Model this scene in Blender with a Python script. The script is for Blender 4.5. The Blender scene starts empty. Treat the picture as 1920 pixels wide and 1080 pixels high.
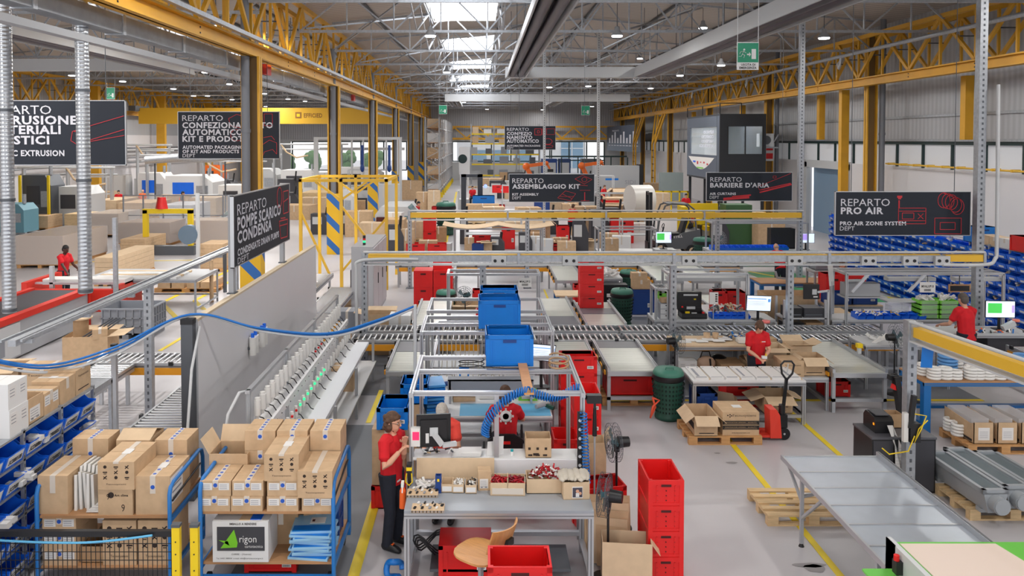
import bpy,bmesh,math,random
from mathutils import Vector,Matrix
random.seed(7)
SC = bpy.context.scene
COL = SC.collection
R = math.radians

# ---------------------------------------------------------------- camera, world, exposure
FPX,VPX,VPY,PITCH,CAMZ = 1470.0,905.0,262.0,R(1.7),5.0
CPY = VPY + FPX * math.tan(PITCH)
cam = bpy.data.objects.new('camera',bpy.data.cameras.new('camera'))
COL.objects.link(cam)
cam.location = (0,0,CAMZ)
cam.rotation_euler = (math.pi / 2 - PITCH,0,0)
cam.data.sensor_width = 36.0
cam.data.lens = FPX * 36.0 / 1920.0
cam.data.shift_x = (960.0 - VPX) / 1920.0
cam.data.shift_y = (CPY - 540.0) / 1920.0
cam.data.clip_end = 500
SC.camera = cam
world = bpy.data.worlds.new('world')
SC.world = world
world.use_nodes = True
wn = world.node_tree
bg = wn.nodes['Background']
sky = wn.nodes.new('ShaderNodeTexSky')
sky.sky_type = 'HOSEK_WILKIE'
sky.turbidity = 8.0
sky.ground_albedo = 0.5
sky.sun_direction = Vector((0.3,0.5,0.8)).normalized()
mixw = wn.nodes.new('ShaderNodeMix'); mixw.data_type = 'RGBA'
mixw.inputs['Factor'].default_value = 0.8
mixw.inputs['B'].default_value = (1.0,1.0,1.02,1)
wn.links.new(sky.outputs['Color'],mixw.inputs['A'])
wn.links.new(mixw.outputs['Result'],bg.inputs['Color'])
bg.inputs['Strength'].default_value = 1.8
LAMP_W = 165.0
SC.view_settings.view_transform = 'Standard'
SC.view_settings.look = 'None'
SC.view_settings.gamma = 1.0
SC.view_settings.use_curve_mapping = False
SC.view_settings.exposure = 0.1
SC.cycles.max_bounces = 6
SC.cycles.diffuse_bounces = 3
SC.cycles.glossy_bounces = 3
SC.cycles.transmission_bounces = 4
SC.cycles.transparent_max_bounces = 12
SC.cycles.caustics_reflective = False
SC.cycles.caustics_refractive = False
SC.cycles.sample_clamp_indirect = 4.0

def ray(px,py):
    a = (px - VPX) / FPX
    b = (CPY - py) / FPX
    return Vector((a,math.cos(PITCH) + b * math.sin(PITCH),-math.sin(PITCH) + b * math.cos(PITCH)))
def fl(px,py,z=0.0):            # the point at height z seen at a pixel
    d = ray(px,py); t = (z - CAMZ) / d.z
    return Vector((0,0,CAMZ)) + d * t
def dp(px,py,Y):                # the point at depth Y seen at a pixel
    d = ray(px,py); t = Y / d.y
    return Vector((0,0,CAMZ)) + d * t

# ---------------------------------------------------------------- materials
def lin(c):
    c = c / 255.0
    return c / 12.92 if c <= 0.04045 else ((c + 0.055) / 1.055) ** 2.4
def rgb(r,g,b):
    return (lin(r),lin(g),lin(b),1.0)
MATS = {}
def mat(name,col,rough=0.5,metal=0.0,var=0.0,scale=6.0,bump=0.0,emit=0.0,alpha=None,spec=0.5,stretch=None):
    if name in MATS: return MATS[name]
    m = bpy.data.materials.new(name); m.use_nodes = True
    nt = m.node_tree; b = nt.nodes['Principled BSDF']
    c = rgb(*col)
    b.inputs['Base Color'].default_value = c
    b.inputs['Roughness'].default_value = rough
    b.inputs['Metallic'].default_value = metal
    b.inputs['Specular IOR Level'].default_value = spec
    if var or bump:
        tc = nt.nodes.new('ShaderNodeTexCoord')
        no = nt.nodes.new('ShaderNodeTexNoise'); no.inputs['Scale'].default_value = scale
        no.inputs['Detail'].default_value = 4
        if stretch:
            mp = nt.nodes.new('ShaderNodeMapping'); mp.inputs['Scale'].default_value = stretch
            nt.links.new(tc.outputs['Object'],mp.inputs['Vector']); nt.links.new(mp.outputs['Vector'],no.inputs['Vector'])
        else:
            nt.links.new(tc.outputs['Object'],no.inputs['Vector'])
        if var:
            rp = nt.nodes.new('ShaderNodeValToRGB')
            rp.color_ramp.elements[0].position = 0.3; rp.color_ramp.elements[1].position = 0.7
            rp.color_ramp.elements[0].color = [x * (1 - var) for x in c[:3]] + [1]
            rp.color_ramp.elements[1].color = [min(1,x * (1 + var)) for x in c[:3]] + [1]
            nt.links.new(no.outputs['Fac'],rp.inputs['Fac']); nt.links.new(rp.outputs['Color'],b.inputs['Base Color'])
        if bump:
            bp = nt.nodes.new('ShaderNodeBump'); bp.inputs['Strength'].default_value = bump; bp.inputs['Distance'].default_value = 0.02
            nt.links.new(no.outputs['Fac'],bp.inputs['Height']); nt.links.new(bp.outputs['Normal'],b.inputs['Normal'])
    if emit:
        b.inputs['Emission Color'].default_value = c
        b.inputs['Emission Strength'].default_value = emit
    if alpha is not None:
        b.inputs['Alpha'].default_value = alpha
    MATS[name] = m
    return m
def wavemat(name,col,col2,scale,axis='X',rough=0.6,metal=0.0,bump=0.3,kind='BANDS',sharp=None,var=0.0):
    """a wave pattern in object space: corrugated sheet, diagonal hazard stripes, boards"""
    if name in MATS: return MATS[name]
    m = bpy.data.materials.new(name); m.use_nodes = True
    nt = m.node_tree; b = nt.nodes['Principled BSDF']
    b.inputs['Roughness'].default_value = rough; b.inputs['Metallic'].default_value = metal
    tc = nt.nodes.new('ShaderNodeTexCoord')
    w = nt.nodes.new('ShaderNodeTexWave'); w.wave_type = kind; w.bands_direction = axis; w.inputs['Scale'].default_value = scale
    nt.links.new(tc.outputs['Object'],w.inputs['Vector'])
    rp = nt.nodes.new('ShaderNodeValToRGB')
    rp.color_ramp.elements[0].color = rgb(*col); rp.color_ramp.elements[1].color = rgb(*col2)
    if sharp is not None:
        rp.color_ramp.elements[0].position = sharp - 0.02; rp.color_ramp.elements[1].position = sharp + 0.02
    nt.links.new(w.outputs['Fac'],rp.inputs['Fac'])
    nt.links.new(rp.outputs['Color'],b.inputs['Base Color'])
    if bump:
        bp = nt.nodes.new('ShaderNodeBump'); bp.inputs['Strength'].default_value = bump; bp.inputs['Distance'].default_value = 0.03
        nt.links.new(w.outputs['Fac'],bp.inputs['Height']); nt.links.new(bp.outputs['Normal'],b.inputs['Normal'])
    MATS[name] = m
    return m
def clearmat(name,col,mixf,rough=0.15):
    """clear sheet: mostly transparent with a pale glossy film"""
    if name in MATS: return MATS[name]
    m = bpy.data.materials.new(name); m.use_nodes = True
    nt = m.node_tree; b = nt.nodes['Principled BSDF']
    b.inputs['Base Color'].default_value = rgb(*col); b.inputs['Roughness'].default_value = rough
    tr = nt.nodes.new('ShaderNodeBsdfTransparent'); mx = nt.nodes.new('ShaderNodeMixShader')
    mx.inputs['Fac'].default_value = mixf
    nt.links.new(tr.outputs[0],mx.inputs[1]); nt.links.new(b.outputs[0],mx.inputs[2])
    nt.links.new(mx.outputs[0],nt.nodes['Material Output'].inputs['Surface'])
    MATS[name] = m
    return m
CARD = mat('cardboard',(200,170,136),0.8,var=0.08,scale=9,bump=0.05,spec=0.2)
CARD2 = mat('cardboard_pale',(212,186,154),0.8,var=0.06,scale=7,spec=0.2)
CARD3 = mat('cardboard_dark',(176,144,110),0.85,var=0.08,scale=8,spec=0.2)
CARDIN = mat('cardboard_inside',(178,140,100),0.85,spec=0.2)
PRINT = mat('carton_print',(50,38,32),0.8)
BLACKPRINT = mat('black_print',(38,34,32),0.7)
PAPER = mat('paper',(226,224,222),0.7)
PAPERGREY = mat('paper_print',(140,142,150),0.7)
TAPE = mat('packing_tape',(214,204,192),0.35)
TAPEBLUE = mat('blue_tape_print',(40,90,190),0.4)
WOOD = mat('pallet_wood',(214,184,140),0.75,var=0.14,scale=5,stretch=(1,6,6),bump=0.1)
WOOD2 = mat('pallet_wood_orange',(196,148,96),0.75,var=0.14,scale=5,stretch=(1,6,6),bump=0.1)
PLY = mat('plywood',(176,132,92),0.6,var=0.08,scale=4,stretch=(1,8,1))
BEECH = mat('beech_ply',(206,150,92),0.4,var=0.1,scale=4,stretch=(2,14,2))
RED = mat('red_plastic',(222,24,24),0.45,var=0.06,scale=3)
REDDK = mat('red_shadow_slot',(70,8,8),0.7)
BLUE = mat('blue_crate_plastic',(0,116,206),0.4,var=0.05,scale=3)
BINBLUE = mat('bin_blue_plastic',(24,108,232),0.4,var=0.05,scale=3)
NAVY = mat('navy_plastic',(24,62,130),0.45)
CARTBLUE = mat('cart_blue_paint',(36,116,190),0.4)
LEGBLUE = mat('bench_blue_paint',(22,104,172),0.45)
ALU = mat('aluminium',(192,194,198),0.38,0.7)
ALUD = mat('aluminium_groove',(120,122,126),0.5,0.5)
STEEL = mat('galvanised_steel',(172,176,182),0.42,0.6,var=0.12,scale=14)
STEELD = mat('steel_dark',(96,100,106),0.5,0.5)
ZINC = mat('zinc_sheet',(186,194,204),0.38,0.45,var=0.05,scale=3)
ROLLER = mat('roller_chrome',(214,216,218),0.25,0.8)
BELT = mat('slat_belt_pale',(206,208,200),0.3,0.35,var=0.06,scale=2,stretch=(1,8,1))
BELTDK = mat('slat_belt_grey',(112,112,118),0.4,0.2)
YEL = mat('structural_yellow',(218,162,40),0.5,var=0.08,scale=1.5)
YELR = mat('rail_yellow',(232,184,56),0.45)
YELB = mat('bright_yellow',(240,206,20),0.45)
YELLINE = mat('floor_line_yellow',(236,208,44),0.5,var=0.06,scale=3)
ORANGE = mat('guard_orange',(236,160,30),0.45)
ORANGERB = mat('robot_orange',(236,110,34),0.4)
GREYP = mat('grey_paint',(166,168,172),0.45)
LGREY = mat('light_grey_paint',(198,200,202),0.45)
MGREY = mat('mid_grey_plastic',(138,142,150),0.5)
DGREY = mat('dark_grey',(62,62,68),0.5)
BLACK = mat('black_plastic',(26,26,29),0.4)
RUBBER = mat('rubber',(30,30,32),0.8)
WHITE = mat('white_paint',(226,226,226),0.45)
WHITEP = mat('white_plastic',(232,230,226),0.35)
PANELW = mat('sandwich_panel_white',(222,220,222),0.4,var=0.02,scale=0.6)
GREEN = mat('bin_green',(28,74,60),0.5)
GREENB = mat('lime_plastic',(132,214,74),0.4)
GREENTAPE = mat('green_foil',(108,196,80),0.45)
SIGNDK = mat('sign_board',(38,43,53),0.55,spec=0.3)
SIGNTX = mat('sign_letters',(214,214,222),0.6)
SIGNRED = mat('sign_red_line',(196,44,54),0.6)
EXITG = mat('exit_green',(16,140,104),0.5)
PIPE = mat('pipe_grey',(120,122,128),0.45)
CLAD = wavemat('cladding_grey',(176,178,182),(190,192,196),1.1,'Y',0.5,0.2,0.25)
CLADX = wavemat('cladding_grey_end',(168,170,176),(184,186,192),1.1,'X',0.5,0.2,0.25)
ROOFM = wavemat('roof_deck',(172,163,154),(194,184,174),0.8,'Y',0.7,0.0,0.2)
STRIPE = wavemat('column_stripes',(232,182,30),(44,104,176),0.62,'DIAGONAL',0.5,0,0,sharp=0.7)
CLEAR = clearmat('clear_sheet',(226,230,234),0.24)
WRAP = clearmat('stretch_wrap',(232,232,236),0.42,0.2)
GLASS = clearmat('window_glass',(190,206,214),0.22,0.05)
SKYL = clearmat('rooflight_sheet',(246,248,250),0.3,0.3)
CAGE = mat('duct_tray',(150,154,160),0.5,0.5,var=0.1,scale=4)
LAMPGLOW = mat('lamp_diffuser',(250,250,255),0.4,emit=9.0)
SCREEN = mat('screen_light',(214,228,246),0.3,emit=0.9)
SCREENG = mat('screen_green',(72,196,84),0.3,emit=0.7)
SCREENP = mat('screen_purple',(176,150,236),0.3,emit=0.8)
SCREENB = mat('screen_blue',(96,150,214),0.3,emit=0.7)
SKIN = mat('skin',(214,160,132),0.5)
SKIND = mat('skin_dark',(74,48,38),0.5)
SHIRT = mat('red_cotton',(206,22,34),0.85,var=0.08,scale=10,bump=0.15)
SHIRTC = mat('coral_cotton',(230,74,60),0.85)
VEST = mat('orange_vest',(244,104,36),0.7)
VESTY = mat('yellow_vest',(216,222,60),0.7)
JEANS = mat('dark_trousers',(30,34,46),0.85,var=0.15,scale=14)
HAIRB = mat('hair_brown',(84,58,42),0.7,var=0.3,scale=30,bump=0.4)
HAIRG = mat('hair_grey',(176,168,158),0.7,var=0.2,scale=30,bump=0.4)
HAIRK = mat('hair_black',(26,22,22),0.7,var=0.2,scale=30,bump=0.4)
MATBLUE = mat('blue_desk_mat',(98,178,220),0.5)
FABRIC = mat('canvas_cloth',(196,188,174),0.9,var=0.06,scale=12,bump=0.2)
HOSEB = mat('blue_hose',(10,108,190),0.35)
CABLEG = mat('cable_grey',(186,188,190),0.5)
LEAFG = mat('leaf_green',(96,132,76),0.8,var=0.3,scale=3)

# ---------------------------------------------------------------- mesh builder
TXT = {}
def text_geo(s,bold):
    k = (s,bold)
    if k not in TXT:
        cu = bpy.data.curves.new('lettering','FONT'); cu.body = s; cu.resolution_u = 2
        if bold: cu.offset = 0.034; cu.space_character = 1.1
        o = bpy.data.objects.new('lettering',cu); COL.objects.link(o)
        dg = bpy.context.evaluated_depsgraph_get(); dg.update()
        me = bpy.data.meshes.new_from_object(o.evaluated_get(dg))
        vs = [(v.co.x,v.co.y) for v in me.vertices]; fs = [tuple(p.vertices) for p in me.polygons]
        bpy.data.meshes.remove(me); bpy.data.objects.remove(o); bpy.data.curves.remove(cu)
        x0 = min(v[0] for v in vs); x1 = max(v[0] for v in vs); y0 = min(v[1] for v in vs); y1 = max(v[1] for v in vs)
        TXT[k] = ([((x - x0) / (x1 - x0),(y - y0) / (y1 - y0)) for x,y in vs],fs)
    return TXT[k]

class MB:
    def __init__(s,*mats):
        s.v,s.f,s.fm,s.sm = [],[],[],[]
        s.mats = list(mats); s.cur = 0; s.T = None
    def use(s,m):
        if m not in s.mats: s.mats.append(m)
        s.cur = s.mats.index(m); return s
    def add(s,vs,fs,smooth=False):
        n = len(s.v)
        if s.T is not None: vs = [s.T @ Vector(v) for v in vs]
        s.v.extend(tuple(v) for v in vs)
        for f in fs:
            s.f.append(tuple(i + n for i in f)); s.fm.append(s.cur); s.sm.append(smooth)
        return s
    def box(s,x0,x1,y0,y1,z0,z1):
        return s.add([(x0,y0,z0),(x1,y0,z0),(x1,y1,z0),(x0,y1,z0),(x0,y0,z1),(x1,y0,z1),(x1,y1,z1),(x0,y1,z1)],
                     [(0,3,2,1),(4,5,6,7),(0,1,5,4),(1,2,6,5),(2,3,7,6),(3,0,4,7)])
    def cb(s,cx,cy,cz,sx,sy,sz):
        return s.box(cx - sx / 2,cx + sx / 2,cy - sy / 2,cy + sy / 2,cz - sz / 2,cz + sz / 2)
    def tray(s,x0,x1,y0,y1,z0,z1,t):          # open-topped box with wall thickness
        s.box(x0,x1,y0,y1,z0,z0 + t)
        s.box(x0,x1,y0,y0 + t,z0,z1); s.box(x0,x1,y1 - t,y1,z0,z1)
        s.box(x0,x0 + t,y0 + t,y1 - t,z0,z1); return s.box(x1 - t,x1,y0 + t,y1 - t,z0,z1)
    def bar(s,p,q,w,h=None):
        h = h or w; p = Vector(p); q = Vector(q); d = (q - p)
        if d.length < 1e-6: return s
        d.normalize()
        u = Vector((0,0,1)) if abs(d.z) < 0.95 else Vector((0,1,0))
        r = d.cross(u).normalized(); u = r.cross(d).normalized()
        vs = []
        for c in (p,q):
            for a,b in ((-1,-1),(1,-1),(1,1),(-1,1)):
                vs.append(c + r * (a * w / 2) + u * (b * h / 2))
        return s.add(vs,[(0,1,2,3),(7,6,5,4),(0,4,5,1),(1,5,6,2),(2,6,7,3),(3,7,4,0)])
    def cyl(s,p,q,r,r2=None,n=12,cap=True):
        r2 = r if r2 is None else r2
        p = Vector(p); q = Vector(q); d = (q - p).normalized()
        u = Vector((0,0,1)) if abs(d.z) < 0.9 else Vector((1,0,0))
        a = d.cross(u).normalized(); b = d.cross(a).normalized()
        vs = []
        for c,rr in ((p,r),(q,r2)):
            for i in range(n):
                t = 2 * math.pi * i / n
                vs.append(c + (a * math.cos(t) + b * math.sin(t)) * rr)
        s.add(vs,[(i,i + n,(i + 1) % n + n,(i + 1) % n) for i in range(n)],True)
        if cap: s.add(vs,[tuple(range(n)),tuple(reversed(range(n,2 * n)))])
        return s
    def tube(s,pts,r,n=6,closed=False):
        pts = [Vector(p) for p in pts]; m = len(pts); vs = []; prev = None
        for i,p in enumerate(pts):
            if closed: d = pts[(i + 1) % m] - pts[i - 1]
            else: d = (pts[min(i + 1,m - 1)] - pts[max(i - 1,0)])
            d = d.normalized() if d.length > 1e-9 else Vector((0,0,1))
            if prev is None:
                u = Vector((0,0,1)) if abs(d.z) < 0.9 else Vector((1,0,0))
                a = d.cross(u).normalized()
            else:
                a = (prev - d * prev.dot(d)); a = a.normalized() if a.length > 1e-6 else d.orthogonal().normalized()
            prev = a; b = d.cross(a)
            rr = r[i] if isinstance(r,(list,tuple)) else r
            for k in range(n):
                t = 2 * math.pi * k / n
                vs.append(p + (a * math.cos(t) + b * math.sin(t)) * rr)
        fs = []
        for i in range(m if closed else m - 1):
            j = (i + 1) % m
            for k in range(n):
                fs.append((i * n + k,i * n + (k + 1) % n,j * n + (k + 1) % n,j * n + k))
        s.add(vs,fs,True)
        if not closed: s.add(vs,[tuple(reversed(range(n))),tuple(range((m - 1) * n,m * n))])
        return s
    def lathe(s,c,prof,n=16,axis='z'):
        vs = []; c = Vector(c)
        for r,z in prof:
            for i in range(n):
                t = 2 * math.pi * i / n
                o = (r * math.cos(t),r * math.sin(t),z)
                if axis == 'y': o = (o[0],o[2],o[1])
                if axis == 'x': o = (o[2],o[0],o[1])
                vs.append(c + Vector(o))
        fs = []
        for j in range(len(prof) - 1):
            for i in range(n):
                k = (i + 1) % n
                fs.append((j * n + i,j * n + k,(j + 1) * n + k,(j + 1) * n + i))
        s.add(vs,fs,True)
        return s.add(vs,[tuple(reversed(range(n))),tuple(range((len(prof) - 1) * n,len(prof) * n))])
    def ell(s,c,r,n=14,m=8):
        vs = []; fs = []
        for j in range(1,m):
            f = math.pi * j / m
            for i in range(n):
                t = 2 * math.pi * i / n
                vs.append((c[0] + r[0] * math.sin(f) * math.cos(t),c[1] + r[1] * math.sin(f) * math.sin(t),c[2] + r[2] * math.cos(f)))
        for j in range(m - 2):
            for i in range(n):
                k = (i + 1) % n
                fs.append((j * n + i,(j + 1) * n + i,(j + 1) * n + k,j * n + k))
        top = len(vs); vs.append((c[0],c[1],c[2] + r[2])); vs.append((c[0],c[1],c[2] - r[2]))
        for i in range(n):
            k = (i + 1) % n
            fs.append((top,i,k)); fs.append((top + 1,(m - 2) * n + k,(m - 2) * n + i))
        return s.add(vs,fs,True)
    def poly(s,pts): return s.add(pts,[tuple(range(len(pts)))])
    def prism(s,pts,vec):
        n = len(pts); vec = Vector(vec); q = [Vector(p) + vec for p in pts]
        return s.add(list(pts) + q,[tuple(reversed(range(n))),tuple(range(n,2 * n))] + [(i,(i + 1) % n,(i + 1) % n + n,i + n) for i in range(n)])
    def panel(s,p,q,r_,t):                        # slab p->q (edge), r_ other edge vector, thickness t along the normal
        p = Vector(p); e = Vector(q) - p; g = Vector(r_); n = e.cross(g).normalized() * t
        return s.prism([p,p + e,p + e + g,p + g],n)
    def text(s,t,o,ux,uy,w,h,bold=False):
        vs,fs = text_geo(t,bold); o = Vector(o); ux = Vector(ux); uy = Vector(uy)
        return s.add([o + ux * (x * w) + uy * (y * h) for x,y in vs],fs)
    def line(s,pts,w,nrm,t=0.004):                # flat stroke on a face
        nrm = Vector(nrm)
        for a,b in zip(pts,pts[1:]):
            a = Vector(a); b = Vector(b); d = b - a
            if d.length < 1e-6: continue
            r = d.cross(nrm).normalized() * (w / 2)
            s.prism([a - r,b - r,b + r,a + r],nrm * t)
        return s
    def build(s,name,parent=None,loc=None):
        me = bpy.data.meshes.new(name)
        me.from_pydata(s.v,[],s.f)
        for m in s.mats: me.materials.append(m)
        me.polygons.foreach_set('material_index',s.fm)
        me.polygons.foreach_set('use_smooth',s.sm)
        me.validate(); me.update()
        bm = bmesh.new(); bm.from_mesh(me); bmesh.ops.recalc_face_normals(bm,faces=bm.faces); bm.to_mesh(me); bm.free()
        o = bpy.data.objects.new(name,me); COL.objects.link(o)
        if parent is not None: o.parent = parent
        if loc is not None: o.location = loc
        return o

def tag(o,label=None,cat=None,group=None,kind=None):
    if label: o['label'] = label
    if cat: o['category'] = cat
    if group: o['group'] = group
    if kind: o['kind'] = kind
    return o
def thing(name,label,cat,loc=(0,0,0),rz=0.0,group=None):
    o = bpy.data.objects.new(name,None); COL.objects.link(o)
    o.empty_display_size = 0.1
    o.location = loc; o.rotation_euler = (0,0,rz)
    return tag(o,label,cat,group)
def struct(mb,name):
    o = mb.build(name); o['kind'] = 'structure'; return o
KIDS = {}
def dup(root,loc,rz=0.0,label=None,group=None,scale=None):
    if root.name not in KIDS:
        KIDS[root.name] = [(c,list(c.children)) for c in root.children]
    r = root.copy(); COL.objects.link(r); r.location = loc; r.rotation_euler = (0,0,rz)
    if label: r['label'] = label
    if group: r['group'] = group
    if scale is not None: r.scale = scale
    for ch,gs in KIDS[root.name]:
        c = ch.copy(); COL.objects.link(c); c.parent = r
        for g in gs:
            d = g.copy(); COL.objects.link(d); d.parent = c
    return r
PROTO = {}
def inst(key,fn,name,label,cat,loc,rz=0.0,group=None,scale=None):
    """the first time builds the thing with its parts, then copies it and each of its parts"""
    if key in PROTO:
        o = dup(PROTO[key],loc,rz,label,None,scale)
        if 'group' in o and not group: del o['group']
        if group: o['group'] = group
        o['category'] = cat
        if scale is None: o.scale = (1,1,1)
        return o
    o = thing(name,label,cat,loc,rz,group)
    fn(o)
    PROTO[key] = o
    if scale is not None: o.scale = scale
    return o
# ================================================================ THE HALL
XL,XM,XR,YF = -30.0,-6.5,18.0,98.0
FLOOR = mat('epoxy_floor',(190,187,190),0.34,var=0.05,scale=0.35,spec=0.4)
FLOORD = mat('floor_grey_paint',(112,114,120),0.45,var=0.06,scale=0.8)
FLOORG = mat('floor_green_paint',(60,150,96),0.45)
mb = MB(FLOOR); mb.box(XL - 1,XR + 1,-6,190,-0.3,0.0); struct(mb,'floor')
def patch(name,m,pts,z=0.004):
    mb = MB(m); mb.prism([(x,y,z - 0.003) for x,y in pts],(0,0,0.003)); return struct(mb,name)
def fline(name,pts,w=0.09,z=0.008):
    mb = MB(YELLINE)
    for (x0,y0),(x1,y1) in zip(pts,pts[1:]): mb.bar((x0,y0,z - 0.002),(x1,y1,z - 0.002),w,0.004)
    return struct(mb,name)
patch('floor_grey_strip',FLOORD,[(-2.9,6),(-1.55,6),(-1.55,13.6),(-2.9,13.6)])
patch('floor_grey_area',FLOORD,[(1.3,14.9),(9.6,14.9),(9.6,22),(1.3,22)])
patch('floor_grey_zone',FLOORD,[(-3.4,15.2),(-1.2,15.2),(-1.2,18.5),(-3.4,18.5)])
patch('floor_green_patch',FLOORG,[(10.3,24),(13.2,24),(11.6,29.5),(9.9,29.5)])
for nm,pts,w in (('walkway_line',[(-1.48,6),(-1.48,13.6)],0.13),('aisle_line',[(-2.02,13.7),(-2.02,15.5)],0.09),
                   ('lane_line',[(4.1,5.5),(4.1,14.6)],0.09),('bay_line',[(5.66,9),(5.66,14.6)],0.09),
                   ('zone_line',[(2.4,14.9),(9.6,14.9)],0.1),('far_aisle_line',[(-1.7,33),(-2.5,75)],0.16),
                   ('far_lane_line',[(0.3,70),(0.3,96)],0.2),('green_edge_line',[(10.1,29.6),(13.4,23.8)],0.14),
                   ('conveyor_bay_line',[(2.05,20),(2.05,26)],0.06)):
    fline('floor_' + nm,pts,w)
def pxline(name,pxs,w=0.1):
    fline(name,[tuple(fl(x,y))[:2] for x,y in pxs],w)
pxline('floor_arrow_line',[(440,502),(303,568),(333,598)],0.14)
pxline('floor_chevron_line',[(442,522),(365,564),(383,581)],0.14)
pxline('floor_cross_line',[(300,658),(352,627)],0.1)
pxline('floor_store_line',[(120,492),(420,487)],0.14)
pxline('floor_pallet_line',[(560,400),(612,396)],0.2)
mb = MB(mat('floor_stain',(150,147,148),0.5))
for px,py,rx,ry in ((1528,1066,0.12,0.09),(1518,1060,0.2,0.05),(1372,868,0.09,0.04),(1345,850,0.05,0.03)):
    c = fl(px,py)
    mb.poly([(c.x + rx * math.cos(t) * (1 + 0.1 * math.sin(3 * t)),c.y + ry * math.sin(t) * (1 + 0.1 * math.cos(5 * t)),0.003) for t in [i * math.pi / 9 for i in range(18)]])
struct(mb,'floor_stain')

# ---- right wall: white panels, window band, grey cladding
mb = MB(PANELW); mb.box(XR,XR + 0.25,-4,38.6,0,3.85); mb.box(XR,XR + 0.25,43.4,YF,0,3.85); mb.box(XR,XR + 0.25,38.6,43.4,3.6,3.85)
struct(mb,'wall_right')
mb = MB(CLAD); mb.box(XR - 0.02,XR + 0.25,-4,YF,4.95,10.2)
mb.use(STEEL); mb.box(XR - 0.1,XR - 0.02,-4,YF,5.9,6.0); mb.box(XR - 0.12,XR - 0.02,-4,YF,4.93,5.03)
struct(mb,'wall_cladding_right')
BANDW = mat('window_band_panel',(214,216,220),0.5,emit=0.12)  # faint emission stands in for daylight through the translucent panels
DKGREEN = mat('window_frame_green',(24,50,50),0.5)
k = 0
for y0 in range(-4,98,6):
    y1 = min(y0 + 6,YF)
    k += 1
    mb = MB(BANDW); mb.box(XR + 0.05,XR + 0.2,y0,y1,3.85,4.93)
    o = struct(mb,'window_%d' % k)
    f = MB(DKGREEN)
    f.box(XR - 0.04,XR + 0.05,y0,y1,4.8,4.95)
    for yy in (y0,y0 + 2,y0 + 4): f.box(XR - 0.04,XR + 0.05,yy,yy + 0.09,3.85,4.8)
    f.build('window_frame',o)
mb = MB(YELR)
mb.cyl((XR - 0.25,20,3.95),(XR - 0.25,34.5,3.95),0.035)
for i in range(15):
    mb.box(XR - 0.3,XR,20.2 + i,20.28 + i,3.9,4.0)
o = mb.build('gas_pipe'); tag(o,'yellow pipe on brackets along the window band of the right wall','pipe')
# doorway in the right wall
mb = MB(LGREY); mb.box(XR - 0.1,XR + 0.1,38.4,38.7,0,3.8); mb.box(XR - 0.1,XR + 0.1,43.3,43.6,0,3.8); mb.box(XR - 0.1,XR + 0.1,38.4,43.6,3.5,3.9)
o = struct(mb,'door_1')
d = MB(mat('door_blue_grey',(120,146,170),0.4)); d.box(XR + 0.3,XR + 0.4,38.7,43.3,0,3.5); d.build('door_leaf',o)
d = MB(YELB); d.box(XR + 0.25,XR + 0.3,38.9,40.2,1.9,2.1); d.build('door_panel',o)

# ---- left wall
mb = MB(PANELW); mb.box(XL - 0.25,XL,-4,YF,0,5.4); mb.use(CLAD); mb.box(XL - 0.25,XL,-4,YF,5.4,10.2)
struct(mb,'wall_left')
PIPEGRP = 'service pipes along the far left wall'
for i,z in enumerate((3.1,3.5,4.0,4.3)):
    mb = MB(STEEL if i < 2 else PIPE); mb.cyl((XL + 0.5,30,z),(XL + 0.5,80,z),0.07,n=8)
    o = mb.build('service_pipe')
    tag(o,'long ' + ('galvanised' if i < 2 else 'dark grey') + ' service pipe on the far left wall, ' + ('lowest','second lowest','second highest','highest')[i] + ' of four','pipe',PIPEGRP)

# ---- far end wall
mb = MB(CLADX); mb.box(XL,XR,YF,YF + 0.3,5.0,13.0); struct(mb,'wall_far')
mb = MB(LGREY); mb.box(XM,8.4,YF,YF + 0.2,0,2.2); mb.box(XL,-24,YF,YF + 0.2,0,5); mb.box(15.2,XR,YF,YF + 0.2,0,5); mb.box(XL,XR,YF - .02,YF + 0.25,4.75,5.02)
mb.use(GREYP); mb.box(-9.4,XM,YF,YF + 0.2,0,5)
struct(mb,'wall_far_lower')
def glazing(n,x0,x1,z0,z1,nx,nz):
    g = MB(GLASS); g.box(x0,x1,YF + 0.05,YF + 0.07,z0,z1); o = struct(g,'window_%d' % n)
    f = MB(DKGREEN)
    for i in range(nx + 1):
        x = x0 + (x1 - x0) * i / nx; f.box(x - 0.07,x + 0.07,YF - 0.05,YF + 0.15,z0,z1)
    for i in range(nz + 1):
        z = z0 + (z1 - z0) * i / nz; f.box(x0,x1,YF - 0.04,YF + 0.14,z - 0.06,z + 0.06)
    f.build('window_frame',o)
glazing(31,XM + 0.3,8.4,2.3,4.75,6,1)
glazing(32,8.6,15.2,0.1,4.75,3,2)
glazing(33,-23.8,-9.5,1.2,4.75,5,1)
mb = MB(GREYP); mb.box(-2.4,1.0,YF - 0.1,YF,0,2.15); o = struct(mb,'door_2')
h = MB(BLACK); h.box(0.6,0.7,YF - 0.16,YF - 0.1,0.95,1.1); h.build('door_handle',o)
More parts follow.
